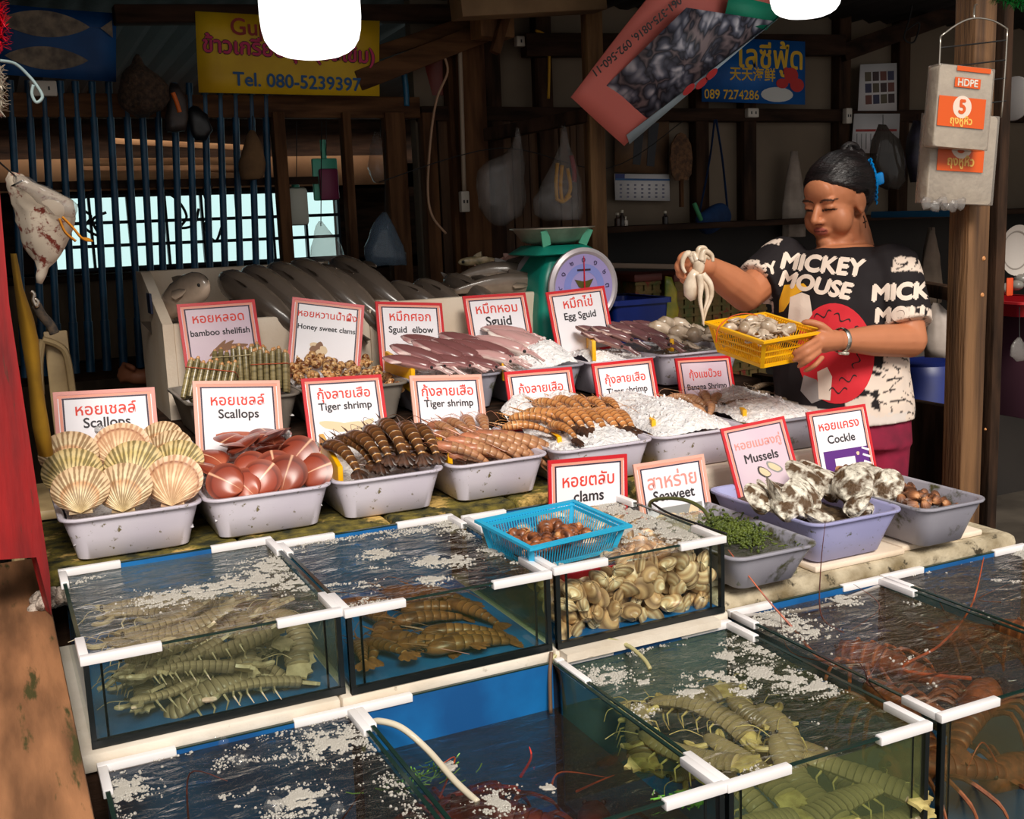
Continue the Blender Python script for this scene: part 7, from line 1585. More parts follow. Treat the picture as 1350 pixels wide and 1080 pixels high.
for i, pts in enumerate((((735, 215), (733, 240), (734, 262)), ((741, 218), (739, 245), (741, 266)), ((748, 222), (752, 248), (746, 262)), ((733, 262), (742, 266), (752, 258)))): line('strap', [aty(*q, BY-.45) for q in pts], .007, YS, 'yellow strap bundled in the clear bag beside the middle post', 'strap', group='straps in the clear bag')
line('strap', [aty(753, 205, BY-.45), aty(757, 225, BY-.45), aty(757, 240, BY-.45)], .009, flat('red_strap', (160, 20, 30), .6), 'red strap in the clear bag beside the middle post', 'strap')
for i, pts in enumerate((((104, 270), (120, 285), (112, 300), (130, 310), (122, 290), (140, 280)), ((232, 262), (246, 285), (238, 300), (256, 296), (262, 275)), ((268, 250), (276, 280), (270, 300), (284, 318), (292, 300)))): line('cord', [aty(130+(i*75), 246, BY+.02)]+[aty(a, c, BY+.05) for a, c in pts], .005, BLACKMAT, ('tangled black cord at the left end of the bright opening', 'tangled black cord in the middle of the bright opening', 'black cord trailing low in front of the bright opening')[i], 'cord')
bag('plastic_bag', [(421, 425, 292), (415, 436, 305), (410, 450, 325), (412, 455, 345)], 3.95, CLEARBAG, 'small clear bag hanging behind the left fish box', up=(424, 160, BY-.02))
bag('plastic_bag', [(505, 510, 280), (490, 520, 300), (480, 530, 325), (485, 535, 350)], 4.0, glassmat('bluish_film', (200, 214, 226), murk=.3, murkcol=(150, 170, 190), ior=1.4), 'bluish plastic bag behind the gap between the fish boxes', up=(508, 160, BY-.02))
bag('plastic_bag', [(495, 508, 175), (488, 520, 195), (486, 522, 220), (492, 515, 240)], BY+.1, CLEARBAG, 'dull plastic bag left of the wide brown upright', up=(502, 160, BY))
bag('net_bag', [(180, 184, 72), (174, 190, 85), (160, 208, 98), (155, 222, 115), (156, 222, 130), (162, 214, 144), (175, 200, 152)], BY-.18, mat('brown_netting', (92, 70, 54), (50, 38, 30), scale=70, rough=.9, bump=1, bscale=120), 'round brown net bag hanging beside the blue fish banner', 'bag', .09)
bag('plastic_bag', [(226, 236, 110), (220, 246, 130), (218, 248, 155), (222, 243, 172)], BY-.12, mat('dark_crumpled_bag', (70, 56, 50), (30, 26, 26), scale=20, rough=.5), 'dark crumpled bag with an orange strip on the blue pipes', 'bag', .04)
line('strip', [aty(228, 122, BY-.2), aty(233, 135, BY-.2), aty(237, 148, BY-.2)], .008, flat('orange_strip', (236, 110, 30), .5), 'small orange strip on the dark bag', 'strip')
bag('plastic_bag', [(255, 262, 140), (248, 276, 150), (250, 280, 172), (258, 272, 184)], BY-.1, mat('black_bag', (20, 20, 24), rough=.4), 'black bag hanging on the blue pipes under the yellow banner', 'bag', .04)
bag('sack', [(330, 336, 172), (322, 345, 190), (314, 350, 215), (318, 346, 236)], BY-.12, mat('brown_sack', (130, 96, 62), (96, 70, 46), scale=12, rough=.9), 'small brown sack at the right end of the blue pipes', 'bag', .05, up=(333, 150, BY-.02))
bag('plastic_bag', [(1160, 1168, 165), (1152, 1182, 185), (1150, 1192, 215), (1158, 1190, 240), (1168, 1184, 250)], BY-.3, glassmat('dim_film', (176, 170, 164), murk=.35, murkcol=(110, 104, 98), ior=1.4), 'dim clear bag hanging behind the standing person’s head', 'bag', up=(1164, 150, BY-.03))
bag('plastic_bag', [(1206, 1214, 160), (1200, 1226, 180), (1198, 1232, 215), (1204, 1228, 240)], BY-.2, mat('dark_printed_bag', (66, 60, 84), (40, 36, 40), scale=14, rough=.5), 'dark printed bag left of the hanging bag packs', 'bag', up=(1210, 150, BY-.03))
bag('plastic_bag', [(1232, 1238, 400), (1224, 1258, 420), (1222, 1260, 445), (1226, 1258, 470)], 3.0, mat('white_bag', (190, 176, 166), (160, 146, 136), scale=10, rough=.5), 'whitish plastic bag hung behind the right post', 'bag', up=(1236, 385, 3.02))
# floral cloth bag on the red board
FL = mat('floral_white_cloth', (222, 206, 186), (200, 184, 164), scale=6, rough=.9, c3=(126, 50, 36), c3scale=34, c3lo=.53)
bag('cloth_bag', [(14, 30, 228), (10, 62, 246), (14, 92, 268), (22, 98, 290), (30, 92, 312), (38, 80, 335), (44, 66, 355), (48, 54, 372)], 2.75, FL, 'white cloth bag with reddish flowers hanging behind the red board', 'bag', .07, .014, up=(-3, 212, 2.31))
bag('plastic_bag', [(20, 40, 232), (22, 66, 244), (40, 84, 258), (60, 96, 272), (70, 96, 284)], 2.68, CLEARBAG, 'clear crumpled film at the mouth of the flowered cloth bag', 'bag', .04, up=(14, 246, 2.73))
line('strap', [aty(82, 286, 2.66), aty(96, 300, 2.66), aty(108, 314, 2.66), aty(118, 316, 2.68)], [(.011, .003)]*19, flat('ochre_ribbon', (220, 140, 24), .7), 'ochre ribbon end at the right of the flowered bag', 'strap')
line('strap', [aty(78, 288, 2.64), aty(86, 306, 2.64), aty(100, 318, 2.64)], [(.011, .003)]*13, flat('ochre_ribbon_lower', (206, 128, 20), .7), 'lower ochre ribbon end of the flowered bag', 'strap')
YC = mat('mustard_cloth', (164, 120, 14), (116, 84, 8), scale=6, rough=.9)
b = B(); rows = [(14, 22, 335), (18, 30, 380), (24, 44, 420), (30, 50, 450), (34, 56, 500), (42, 66, 560), (50, 72, 600)]
c0 = aty(18, 335, 2.5); rings = []
for l, r_, py in rows:
    a = aty(l, py, 2.5); c = aty(r_, py, 2.5); m_ = (a+c)/2; rings.append([m_-c0+V(((c.x-a.x)/2*math.cos(q), .03*math.sin(q), 0)) for q in [2*PI*j/20 for j in range(20)]])
b.loft(rings); b.noise(.008, 14); o = b.out('cloth', YC, smooth=180); o.location = c0; tag(o, 'mustard yellow cloth hanging beside the red board', 'cloth')
line('clip', [aty(41, 384, 2.45), aty(45, 388, 2.45), aty(44, 396, 2.45), aty(48, 404, 2.45), aty(50, 398, 2.45), aty(46, 394, 2.45)], .004, STEEL, 'small steel clip hanging beside the mustard cloth', 'clip')
line('rope', [aty(48, 402, 2.46), aty(55, 415, 2.46), aty(66, 428, 2.46), aty(72, 440, 2.46)], .010, mat('dark_rope', (70, 56, 42), (30, 26, 24), scale=80, rough=.9), 'short dark braided rope on the steel clip', 'rope')
# plastic chair
CHP = mat('dirty_cream_plastic', (190, 164, 120), (150, 126, 90), scale=8, rough=.5)
p = aty(78, 480, 3.2); t = thing('plastic_chair', 'cream plastic chair half in the dark behind the ribbed scallops', 'chair', (p.x, p.y, 0))
for i, (pts) in enumerate((((56, 448), (76, 455), (88, 470), (96, 520)), ((56, 448), (52, 480), (54, 520)))):
    b = B(); b.tube(smoothpath([aty(*q, 3.2)-V((p.x, p.y, 0)) for q in pts], 4), [(.018, .010)]*(4*(len(pts)-1)+1), 8); b.out('back_frame', CHP, t)
zt = aty(78, 525, 3.2).z
B().box((.0, .2, zt-.32), (.36, .38, .03), None, .01).out('seat', CHP, t)
B().box((.0, .02, zt+.03), (.06, .012, .3), None, .004).out('backrest', CHP, t)
for sx in (-1, 1):
    for sy in (.03, .36): b = B(); b.tube([V((sx*.15, sy, zt-.33)), V((sx*.17, sy, 0))], .018, 8); b.out('leg', CHP, t)
    b = B(); b.tube([V((sx*.16, .02, zt-.3)), V((sx*.16, .0, zt-.02))], .016, 8); b.out('arm_post', CHP, t)
# clutter beyond the right end of the pipes
t = thing('dustpan', 'green dustpan with a purple inside hanging beyond the blue pipes', 'dustpan', tuple(aty(430, 240, BY+.06))); hang(t, (430, 205, BY+.06), (430, 160, BY+.02))
GRN = flat('mint_plastic', (90, 190, 160), .4)
B().bx(-.05, .05, 0, .02, -.07, .09, .006).out('pan', GRN, t); B().bx(-.03, .045, -.022, -.001, -.07, .05, .008).out('inside', flat('purple_plastic', (130, 40, 80), .5), t); b = B(); b.tube([V((0, .01, .09)), V((.0, .01, .16))], .012, 8); b.out('handle', GRN, t)
t = thing('jerrycan', 'white plastic can beyond the right end of the blue pipes', 'can', tuple(aty(391, 268, BY+.08))); hang(t, (391, 246, BY+.08), (391, 160, BY+.02))
B().bx(-.04, .04, -.03, .03, -.085, .06, .014).out('can', flat('milky_can', (206, 206, 190), .4), t); b = B(); b.lathe([(.0, .095), (.014, .095), (.015, .06), (.03, .055)], 14); b.out('cap', GRN, t)
# bucket under the braces
p = aty(575, 105, BY+.1); t = thing('bucket', 'dark red bucket stored under the slanting braces', 'bucket', tuple(p))
b = B(); b.lathe([(0, -.07), (.085, -.07), (.11, .10), (.116, .10), (.116, .09), (.10, .088)], 24); b.out('pail', flat('dark_red_plastic', (120, 40, 28), .5), t)
line('hose', [aty(532, 95, BY-.03), aty(535, 115, BY-.03), aty(536, 140, BY-.03)], .012, flat('blue_pipe_end', (30, 96, 130), .4), 'short blue pipe end above the brown beam', 'pipe')
# bottles on the wall shelf
for px, h_, c, lb in ((814, .05, (70, 50, 40), 'small brown bottle left on the shelf under the calendar'), (820, .06, (50, 36, 30), 'taller dark bottle on the shelf under the calendar'), (824, .035, (220, 206, 190), 'tiny white-capped bottle on the shelf under the calendar'), (877, .05, (40, 30, 28), 'dark padlock-sized bottle on the shelf below the woven fan')):
    p = aty(px, 292, BY-.1); t = thing('bottle', lb, 'bottle', (p.x, p.y, 1.551)); b = B(); b.lathe([(0, 0), (.013, 0), (.013, h_*.6), (.006, h_*.75), (.006, h_)], 12); b.out('glass_body', flat('bottle_%d' % px, c, .3), t); b = B(); b.lathe([(.0075, h_*.9), (.0075, h_*1.1), (0, h_*1.1)], 12); b.out('cap', flat('bottle_cap_%d' % px, (200, 190, 170), .4), t)
# ---- scale
TEAL = mat('teal_enamel', (20, 156, 134), (14, 128, 112), scale=6, rough=.35); SIL = mat('dull_aluminium', (200, 192, 196), rough=.4, metal=.3)
dc = aty(769, 378, 3.2); zb_ = 1.062
t = thing('weighing_scale', 'teal spring scale with a round lilac dial and a steel pan', 'scale', (dc.x-.03, 3.33, zb_)); zd = dc.z-zb_
b = B(); b.loft([rrect(-.115, .115, -.10, .13, .03, 0), rrect(-.115, .115, -.10, .13, .03, zd*.7), rrect(-.10, .10, -.09, .12, .03, zd+.04), rrect(-.06, .06, -.06, .09, .02, zd+.10)]); b.out('case', TEAL, t)
for s, y in ((1, -.135), (-1, .135)):
    b = B(); M_ = basis(V((1, 0, 0)), V((0, 0, 1)), V((0, -1, 0)), (.03, y, zd)); b.lathe([(.0, -.03), (.118, -.03), (.128, -.012), (.128, 0), (.116, .006), (.108, .002), (.106, 0)] if s > 0 else [(0, .03), (.118, .03), (.128, .012), (.128, 0), (.116, -.006), (0, -.006)], 40, M_); b.out('dial_rim', SIL, t)
dl = B(); M_ = basis(V((1, 0, 0)), V((0, 0, 1)), V((0, -1, 0)), (.03, -.136, zd)); dl.lathe([(0, 0), (.107, 0)], 40, M_); dial = dl.out('dial', flat('lilac_dial', (172, 160, 216), .4), t)
b = B(); b.lathe([(.05, .0006), (.075, .0006)], 36, M_); b.out('dial_ring', flat('blue_dial_ring', (140, 150, 220), .5), dial)
for i in range(12):
    a = 2*PI*i/12; T_ = textmesh('๐๑๒๓๔๕๖๗๘๙๑๒'[i], flat('dial_print_%d' % i, (70, 60, 100), .5), None, .014, bold=.01, parent=dial, M=M_ @ Matrix.Translation((.09*math.sin(a), .09*math.cos(a), .0006)) @ Matrix.Rotation(-a, 4, 'Z'))
b = B(); b.box((0, 0, 0), (.05, .006, .0008)); b.xf(M_ @ Matrix.Translation((0, .055, .0012))); b.out('dial_heading', NAVY, dial)
b = B(); b.prism([(-.035, .02), (0, .012), (.035, .02), (.02, -.006), (0, -.012), (-.02, -.006)], M_ @ Matrix.Translation((0, .005, .001)), .0006); b.out('emblem', flat('olive_emblem', (90, 84, 30), .5), dial)
b = B(); b.prism([(-.003, -.02), (.003, -.02), (.0012, .10), (-.0012, .10)], M_ @ Matrix.Translation((0, 0, .003)), .001); b.out('needle', flat('red_needle', (206, 24, 40), .4), t)
zp = aty(755, 300, 3.33).z-zb_
for x in (-.05, .05): b = B(); b.tube([V((x+.0, .02, zd+.09)), V((x, .02, zp-.085))], .008, 8); b.out('support_rod', SIL, t)
b = B(); b.loft([rrect(-.105, .105, -.085, .125, .02, zp-.088), rrect(-.12, .12, -.10, .14, .02, zp-.083), rrect(-.085, .085, -.065, .105, .02, zp-.055)]); b.out('pan_holder', TEAL, t)
for s in (-1, 1): b = B(); b.box((s*.075, -.075, zp-.03), (.03, .006, .055), (.35, s*.3, 0)); b.out('pan_bracket', flat('mint_bracket', (110, 206, 170), .4), t)
b = B(); b.lathe([(0, zp-.052), (.07, zp-.052), (.105, zp-.04), (.132, zp-.004), (.145, zp), (.145, zp+.003), (.13, zp), (.10, zp-.036), (.0, zp-.048)], 48, Matrix.Translation((0, .02, 0))); b.out('pan', mat('pan_steel', (206, 194, 178), (176, 162, 146), scale=20, rough=.32, metal=.6), t)
# crates behind the octopus tub
CRT = mat('woven_brown_green_crate', (128, 92, 52), (74, 84, 40), scale=16, rough=.8, bump=.6, c3=(130, 40, 30), c3scale=20, c3lo=.58)
for i, (p0, p1, yy, lb) in enumerate((((836, 362), (872, 480), 3.75, 'brown woven crate left of the yellow-green bag'), ((888, 362), (1010, 480), 3.75, 'wide brown and green woven crate behind the standing person’s raised arm'))):
    a = aty(p0[0], p0[1], yy); c = aty(p1[0], p1[1], yy); H = a.z-c.z; W_ = c.x-a.x; t = thing('woven_crate', lb, 'crate', ((a.x+c.x)/2, yy, .0)); 
    n_ = max(3, int(W_/.045)); wall = B(); wall.bx(-W_/2+.004, W_/2-.004, .006, .3, .4, a.z-.03)
    for k in range(n_): wall.bx(-W_/2+W_*k/n_+.004, -W_/2+W_*(k+1)/n_-.004, -.004, .008, .4, a.z-.02)
    for k in range(int((a.z-.4)/.035)): wall.bx(-W_/2, W_/2, -.007, .004, .41+.035*k, .422+.035*k)
    wall.out('woven_wall', CRT, t, smooth=0); B().bx(-W_/2-.005, W_/2+.005, -.01, .305, a.z-.03, a.z, .004).out('rim', flat('crate_rim_%d' % i, (96, 40, 30), .6), t); B().bx(-W_/2, W_/2, 0, .3, 0, .4).out('lower_wall', DARKWOOD, t)
bar('shelf_edge', aty(800, 350, 3.7), aty(905, 352, 3.7), .02, .02, flat('grey_edge', (120, 100, 84), .7), 'thin pale shelf edge beside the scale', 'edge')
t = thing('crate', 'blue plastic crate beside the scale dial', 'crate', tuple(aty(830, 432, 3.45)))
BLUC = mat('blue_crate_plastic', (16, 40, 120), (10, 28, 92), scale=6, rough=.4)
b = B(); b.loft([rrect(-.10, .10, -.08, .2, .02, -.12), rrect(-.115, .115, -.09, .21, .02, .10), rrect(-.11, .11, -.085, .205, .02, .10), rrect(-.095, .095, -.07, .19, .02, -.10)]); b.out('body', BLUC, t); b = B(); b.loft([rrect(-.125, .125, -.10, .22, .02, .09), rrect(-.125, .125, -.10, .22, .02, .108), rrect(-.11, .11, -.085, .205, .02, .108)], caps=False); b.out('rim', BLUC, t); B().bx(-.1, .1, -.08, .2, -.9, -.121).out('lower_box', BLUC, t)
bag('plastic_bag', [(878, 886, 365), (876, 892, 385), (876, 893, 410), (878, 891, 432)], 3.7, mat('yellow_green_bag', (170, 150, 40), (90, 110, 40), scale=14, rough=.4), 'yellow-green bag between the two woven crates', 'bag', .03)
# barrel and jug behind the standing person
p = aty(1212, 545, 3.3); t = thing('barrel', 'dark blue barrel standing behind the standing person', 'barrel', (p.x, p.y, 0)); zt = aty(1212, 478, 3.3).z
b = B(); b.lathe([(0, 0), (.16, 0), (.17, .05), (.18, zt*.33), (.172, zt*.35), (.18, zt*.37), (.18, zt*.66), (.172, zt*.68), (.17, zt*.96), (.15, zt), (0, zt)], 32); b.out('body', BLUC, t); b = B(); b.lathe([(.15, zt), (.155, zt+.012), (.0, zt+.014)], 32); b.out('lid', BLUC, t)
t = thing('jug', 'white plastic jug hanging behind the standing person’s elbow', 'jug', tuple(aty(1207, 435, 3.15)))
MK = flat('milky_jug', (206, 196, 184), .4); b = B(); b.loft([rrect(-.035, .035, -.03, .03, .012, -.10), rrect(-.045, .045, -.04, .04, .015, -.085), rrect(-.045, .045, -.04, .04, .015, .05), rrect(-.015, .015, -.015, .015, .008, .09), rrect(-.015, .015, -.015, .015, .008, .11)]); b.out('body', MK, t); b = B(); b.tube(smoothpath([V((.04, 0, .04)), V((.065, 0, .03)), V((.06, 0, -.03)), V((.042, 0, -.04))], 4), .006, 6); b.out('handle', MK, t)
# ---- bag packs on a wire rack
WIRE = flat('steel_wire', (196, 188, 176), .3, metal=.9); RKY = 2.27
rk = thing('wire_rack', 'wire rack with hooks on the right post holding packs of plastic bags', 'rack', tuple(aty(1282, 80, RKY)))
def wl(nm, pts, r=.0025, n=3, m=WIRE): return put(line(nm, [aty(a, c, y) for a, c, y in pts], r, m, n=n), rk)
wl('side_wire', [(1240, 48, RKY), (1238, 90, RKY), (1237, 140, RKY)]); wl('side_wire', [(1328, 38, RKY), (1325, 90, RKY), (1320, 155, RKY)])
wl('top_wire', [(1240, 48, RKY), (1262, 32, RKY), (1283, 24, RKY), (1308, 27, RKY), (1328, 38, RKY)]); wl('hook', [(1284, 25, RKY), (1285, 8, RKY+.02), (1288, 6, RKY+.04)])
for i, y in enumerate((60, 86, 110, 140)): wl('cross_wire', [(1240, y+3, RKY), (1285, y-2, RKY), (1326, y-7, RKY)], .002, 3, BLACKMAT)
ORP = flat('orange_bag_print', (222, 88, 20), .4); BGM = glassmat('bag_pack_film', (236, 232, 226), murk=.34, murkcol=(190, 180, 170), ior=1.45, rough=.12); BGW = mat('stacked_white_film', (232, 222, 208), (212, 200, 186), scale=20, rough=.3, bump=.4)
def pack(TL_, TR_, BR_, BL_, y, th, label, prt, txt):
    c = [aty(*q, y) for q in (TL_, TR_, BR_, BL_)]; x = (c[1]-c[0]); w = x.length; x.normalize(); u = (c[0]-c[3]); h = u.length; u = (u - x*u.dot(x)*.0).normalized(); n = x.cross(u).normalized()
    r = thing('bag_pack', label, 'bag pack', M=basis(x, u, n, (c[0]+c[1]+c[2]+c[3])/4)); b = B(); 
    b.loft([[V(((q.x)*(1 if k else .97), q.y, z)) for q in rrect(-w/2, w/2, -h/2, h/2, .012, 0)] for k, z in ((0, -th), (1, -th*.8), (1, -.004), (0, 0))]); b.noise(.003, 25); b.out('stack', BGW, r, smooth=60)
    b = B(); b.bx(-w/2-.002, w/2+.002, -h/2-.002, h/2+.002, -th-.001, .0035, .003); b.out('wrapper', BGM, r)
    def pr(x0, x1, y0, y1, nm='print', m=ORP): return B().bx(x0*w, x1*w, y0*h, y1*h, .0046, .0052).out(nm, m, r, smooth=0)
    for e in prt: pr(*e)
    b = B(); yc = txt[1]*h; b.lathe([(0, 0), (.17*w, 0)], 28, Matrix.Translation((-.05*w, yc, .0056))); b.out('badge', flat('pale_badge', (236, 214, 196), .4), r); textmesh('5', ORP, None, .2*w, parent=r, M=Matrix.Translation((-.05*w, yc, .0060)), bold=.04)
    if txt[0]: textmesh(txt[0], flat('yellow_badge_text', (246, 190, 90), .4), .4*w, parent=r, M=Matrix.Translation((-.05*w, txt[2]*h, .0056)), bold=.03)
    return r, w, h
r, w, h = pack((1250, 90), (1312, 86), (1290, 196), (1228, 195), RKY-.05, .045, 'upper pack of clear plastic bags with an orange printed badge on the wire rack', [(-.48, .38, -.25, .12), (-.2, .42, .44, .5)], ('ถุงหูหิ้ว', -.0, -.17))
B().bx(-.22*w, .25*w, .24*h, .36*h, .0046, .0052).out('print', ORP, r, smooth=0); textmesh('HDPE', BGW, .36*w, parent=r, M=Matrix.Translation((.015*w, .30*h, .0056)), bold=.03)
pack((1238, 150), (1316, 146), (1302, 275), (1219, 268), RKY, .045, 'lower longer pack of clear plastic bags hanging behind the upper one', [(-.4, .3, -.14, .30)], ('ถุงหูหิ้ว', .16, -.03))
b = B(); R7 = random.Random(2)
for i in range(5): q = aty(1222+i*11, 268+3*(i % 2), RKY-.01); b.ball(q-aty(1240, 270, RKY), (.02, .008, .018), 2)
b.noise(.01, 60); o = b.out('film_tail', CLEARBAG, smooth=60); o.location = aty(1240, 270, RKY); tag(o, 'crumpled torn film below the lower bag pack', 'plastic film')
# white round lid behind the post
p = aty(1337, 130, 2.7); t = B(); t.lathe([(0, .012), (.05, .012), (.07, .004), (.072, 0), (0, 0)], 28, basis(V((0, 1, 0)), V((0, 0, 1)), V((-1, 0, 0)))); o = t.out('round_lid', flat('white_lid', (206, 200, 196), .4)); o.location = p; tag(o, 'white plastic lid hanging behind the right post', 'lid')
# neighbouring stall
p = aty(1338, 330, 3.3); t = thing('plate', 'white plate standing upright at the next stall on the right', 'plate', tuple(p)); b = B(); b.lathe([(0, .0), (.06, .0), (.10, .014), (.105, .016), (.10, .010), (.06, -.005), (0, -.005)], 36, basis(V((1, 0, 0)), V((0, 0, 1)), V((0, -1, 0)))); b.out('dish', flat('white_glaze', (220, 210, 200), .25), t)
b = B(); b.lathe([(.075, .007), (.078, .0085), (.081, .0085)], 36, basis(V((1, 0, 0)), V((0, 0, 1)), V((0, -1, 0)))); b.out('rim_line', flat('grey_rim_line', (160, 150, 140), .4), t)
block('price_tag', 1331, 378, 3.13, .035, .07, .004, flat('orange_card', (240, 90, 40), .5), 'small orange card at the next stall on the right', 'card')
p = aty(1345, 395, 3.25); t = thing('tray', 'red tray of glass bowls at the next stall', 'tray', tuple(p)); b = B(); b.loft([rrect(-.11, .12, -.1, .2, .03, -.06), rrect(-.14, .15, -.13, .23, .03, 0), rrect(-.135, .145, -.125, .225, .03, 0), rrect(-.105, .115, -.095, .195, .03, -.05)]); b.out('body', flat('red_tray_plastic', (180, 24, 34), .4), t); b = B(); b.loft([rrect(-.15, .16, -.14, .24, .03, -.006), rrect(-.15, .16, -.14, .24, .03, .004), rrect(-.135, .145, -.125, .225, .03, .004)], caps=False); b.out('rim', flat('red_tray_rim', (200, 40, 46), .4), t)
for i, (px, py) in enumerate(((1325, 380), (1340, 376), (1346, 368))): b = B(); b.ball((0, 0, 0), (.03, .03, .022), 3); o = b.out('glass_bowl', flat('frosted_glass_%d' % i, (200, 196, 186), .15, trans=.5)); o.location = aty(px, py, 3.28); tag(o, ('left frosted glass bowl on the red tray', 'middle frosted glass bowl on the red tray', 'highest frosted glass bowl on the red tray')[i], 'bowl')
block('neighbour_stand', 1360, 470, 3.4, .3, .5, .3, mat('dim_mauve_cloth', (90, 50, 66), rough=.8), 'dim mauve stand under the red tray', 'stand')
bag('plastic_bag', [(1342, 1346, 445), (1334, 1352, 455), (1332, 1356, 468), (1340, 1350, 476)], 3.0, CLEARBAG, 'little clear bag hanging below the red tray', 'bag', .02, .006, up=(1344, 405, 3.13))
# tinsel at the picture corners
def tinsel(name, pts, n, m, label, L=.02, seed=1):
    R = random.Random(seed); b = B(); P_ = smoothpath(pts, 8)
    for i in range(n):
        p = P_[R.randrange(len(P_))]; d = V((R.uniform(-1, 1), R.uniform(-1, 1), R.uniform(-1, 1))).normalized(); b.tube([p, p+d*L], [(.0022, .0006), (.0005, .0003)], 4)
    return tag(b.out(name, m, smooth=0), label, 'tinsel')
tinsel('tinsel', [aty(-4, 5, 2.2), aty(2, 30, 2.2), aty(0, 60, 2.2)], 160, flat('red_foil', (230, 30, 60), .25, metal=.6), 'red tinsel at the upper left corner')
tinsel('tinsel', [aty(-2, 90, 2.2), aty(1, 120, 2.2), aty(0, 145, 2.2)], 160, flat('silver_foil', (206, 196, 180), .3, metal=.6), 'pale silver tinsel hanging under the red tinsel', .017, 2)
tinsel('tinsel', [aty(1312, -6, 2.15), aty(1332, 2, 2.15), aty(1360, 4, 2.15)], 220, flat('green_foil', (16, 120, 50), .25, metal=.6), 'green tinsel at the upper right corner', .024, 3)
line('cord', [aty(0, 80, 2.3), aty(20, 84, 2.3), aty(38, 100, 2.3), aty(50, 115, 2.3), aty(56, 128, 2.3), aty(48, 135, 2.3), aty(42, 124, 2.3), aty(44, 112, 2.3)], .003, flat('pale_teal_cord', (150, 170, 170), .6), 'pale looped cord hanging by the blue fish banner', 'cord')
# ---- basket on the clam tank, red tray beneath
zc = .962
bF = atz(699, 723, zc); bL = atz(637, 682, zc+.018); bR = atz(832, 692, zc-.003)
x = bR-bF; w_ = x.length; x.normalize(); y = bL-bF; y = y - x*y.dot(x); d_ = y.length*.97; y.normalize(); n = x.cross(y); c_ = bF + x*(w_/2) + y*(d_/2)
SKB = mat('sky_blue_plastic', (40, 176, 220), rough=.4)
slot_basket(basis(x, y, n, c_), w_-.02, d_-.02, .062, .014, SKB, 'basket', 'sky-blue slotted basket of snails resting on the clam tank', 'basket', (34, 22), mids=())
sb2 = mat('dark_orange_snail', (176, 104, 60), (80, 44, 28), scale=60, rough=.35, rand=.2); sn2 = snail('brown_snail', sb2, .018, .034)
R8 = random.Random(9)
for i in range(40):
    u, v = ((R8.uniform(.08, .44), R8.uniform(.08, .9)) if i < 26 else (R8.uniform(.62, .9), R8.uniform(.4, .9))); p = c_ + x*((u-.5)*(w_-.05)) + y*((v-.5)*(d_-.05)) - n*.036
    place(sn2, USED, TRS(p, Euler((R8.uniform(1.2, 1.9), R8.uniform(0, 6), R8.uniform(0, 6))).to_matrix(), R8.uniform(.85, 1.1)), 'orange-brown snail lying in the left half of the sky-blue basket' if i < 26 else 'dark brown snail lying in the right half of the sky-blue basket', 'snails on the left of the blue basket' if i < 26 else 'snails on the right of the blue basket', 'snail')
b = B(); b.bx(-w_/2+.03, w_/2-.03, -d_/2+.03, d_/2-.03, -.0585, -.0445); b.xf(basis(x, y, n, c_)); tag(b.out('water', [glassmat('basket_water', (236, 226, 226), bump=.3, bscale=30, murk=.3, murkcol=(150, 110, 100)), W_CLEAR]), 'pinkish shallow water in the sky-blue basket', 'water', kind='stuff')
p = aty(790, 760, 1.86)
b = B(); b.loft([rrect(1.0, 1.16, 1.90, 2.18, .02, .866), rrect(.99, 1.17, 1.885, 2.19, .02, .893), rrect(.996, 1.164, 1.891, 2.184, .02, .893), rrect(1.006, 1.154, 1.905, 2.172, .02, .87)]); rt = b.out('red_tray', flat('red_basket_plastic', (196, 26, 48), .4)); tag(rt, 'red plastic tray sunk among the clams under the blue basket', 'tray')
# ---- seaweed, hoses, foam clump
SW = mat('green_seaweed', (96, 110, 32), (48, 62, 16), scale=60, rough=.5)
b = B(); R9 = random.Random(6)
for i in range(620):
    u = R9.random(); px, py = lerp(938, 998, u)+R9.gauss(0, 6), lerp(694, 710, u)+R9.gauss(0, 8); p = atz(px, py, .882); d = V((R9.uniform(-1, 1), R9.uniform(-1, 1), R9.uniform(-.1, .5)))*.016
    b.tube([p, p+d*.6+V((0, 0, .004)), p+d*1.3], [.0016, .0022, .001], 4); b.ball(p+d+V((0, 0, .004*R9.random())), R9.uniform(.0026, .0048), 1)
for i in range(30):
    p = atz(R9.uniform(1000, 1062), R9.uniform(700, 720), .872); d = V((R9.uniform(-1, 1), R9.uniform(-.5, .5), 0))*.02; b.tube([p, p+d], .0013, 4)
tag(b.out('seaweed', SW, smooth=180), 'clump of green seaweed floating at the edge of the lavender-grey tub', 'seaweed', kind='stuff')
b = B(); b.bx(1.382, 1.54, 1.84, 2.232, .812, .868); tag(b.out('water', [glassmat('tub_water', (226, 230, 220), bump=.3, bscale=30, murk=.2, murkcol=(150, 146, 130)), W_CLEAR]), 'cloudy water in the seaweed tub', 'water', kind='stuff')
foam(1.36, 1.56, 2.02, 2.24, .869, 'pale foam at the back of the seaweed tub', 700, [(1.46, 2.2, .12)], 33, .3, .3)
OL = flat('olive_hose', (86, 92, 46), .4)
line('hose', [aty(857, 672, 2.22), aty(859, 661, 2.21), aty(880, 657, 2.16), aty(905, 660, 2.1), aty(925, 670, 2.04), aty(936, 685, 2.0)], .0045, OL, 'olive air hose arching over the clam tank into the seaweed', 'hose')
line('hose', [aty(858, 662, 2.215), aty(880, 676, 2.12), aty(925, 693, 2.0), aty(958, 704, 1.93)], .0028, BLACKMAT, 'thin dark hose crossing the right side of the clam tank', 'hose')
WHH = glassmat('milky_air_hose', (236, 230, 214), murk=.75, murkcol=(236, 224, 200), ior=1.3)
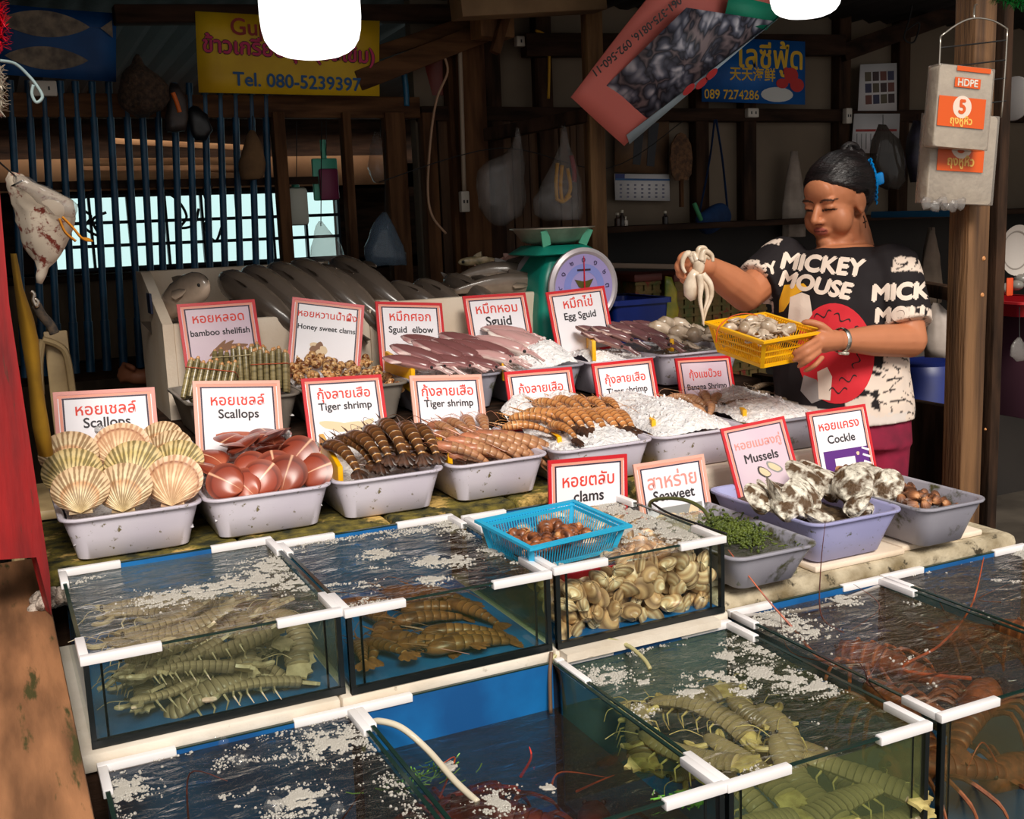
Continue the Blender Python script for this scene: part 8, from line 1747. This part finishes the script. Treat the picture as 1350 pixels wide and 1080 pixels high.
line('hose', [aty(486, 955, 1.79), aty(500, 951, 1.77), aty(530, 960, 1.74), aty(565, 990, 1.70), aty(600, 1030, 1.62), aty(630, 1058, 1.56)], .006, WHH, 'milky air hose curving into the low-water lobster tank', 'hose')
line('hose', [aty(482, 955, 1.795), aty(480, 975, 1.79), aty(479, 992, 1.78)], .0045, flat('yellow_green_hose', (170, 160, 40), .3), 'short yellow-green tube at the corner of the lower left tank', 'tube')
line('hose', [aty(728, 870, 1.825), aty(745, 852, 1.83), aty(790, 843, 1.83), aty(825, 850, 1.79), aty(848, 868, 1.74), aty(857, 882, 1.71)], .0042, flat('pale_olive_hose', (176, 168, 120), .35), 'pale olive hose arching into the yellow mantis shrimp tank', 'hose')
line('hose', [aty(975, 812, 1.85), aty(1035, 808, 1.84), aty(1090, 798, 1.83), aty(1140, 780, 1.84), aty(1180, 768, 1.85), aty(1215, 778, 1.80)], .0045, flat('grey_hose', (170, 164, 160), .35), 'grey air hose lying across the back of the orange-antenna tank', 'hose')
line('hose', [aty(727, 860, 1.815), aty(725, 890, 1.80), aty(726, 940, 1.79)], .004, flat('brown_hose', (110, 84, 64), .5), 'brown tube in the corner of the low-water lobster tank', 'tube')
b = B()
for i in range(26): b.ball((R9.gauss(0, .014), R9.gauss(0, .02), R9.gauss(0, .010)), R9.uniform(.008, .016), 2)
b.noise(.006, 60); o = b.out('net_clump', mat('pale_matted_net', (206, 190, 176), (120, 104, 92), scale=60, rough=.9, bump=1), smooth=60); o.location = atz(64, 788, .875); tag(o, 'pale matted clump of net between the plank and the left tank', 'net')
tag(B().bx(.94, 1.3, 1.79, 1.838, .752, .768).out('foam_strip', FOAMW, smooth=0), 'thin white foam strip under the front of the clam tank', 'foam strip')
# weed and a starfish-like red frond in the low tank
b = B()
for i in range(60):
    p = V((.60+R9.gauss(0, .035), 1.70+R9.gauss(0, .02), .645)); d = V((R9.uniform(-1, 1), R9.uniform(-.4, .4), R9.uniform(0, .4)))*.02; b.tube([p, p+d, p+d*1.6+V((0, 0, .004))], .0012, 4)
tag(b.out('seaweed', flat('bright_weed', (110, 170, 60), .5)), 'sprig of bright green weed in the low-water lobster tank', 'weed', kind='stuff')
b = B()
for i in range(60):
    p = atz(900+R9.gauss(0, 14), 1055+R9.gauss(0, 6), .657); d = V((R9.uniform(-1, 1), R9.uniform(-.6, .6), 0))*.025; b.tube([p, p+d], .0014, 4)
tag(b.out('seaweed', flat('bright_weed_front', (110, 190, 40), .5)), 'bright green weed under the front edge of the low-water tank', 'weed', kind='stuff')
# small glints of outside light between slats
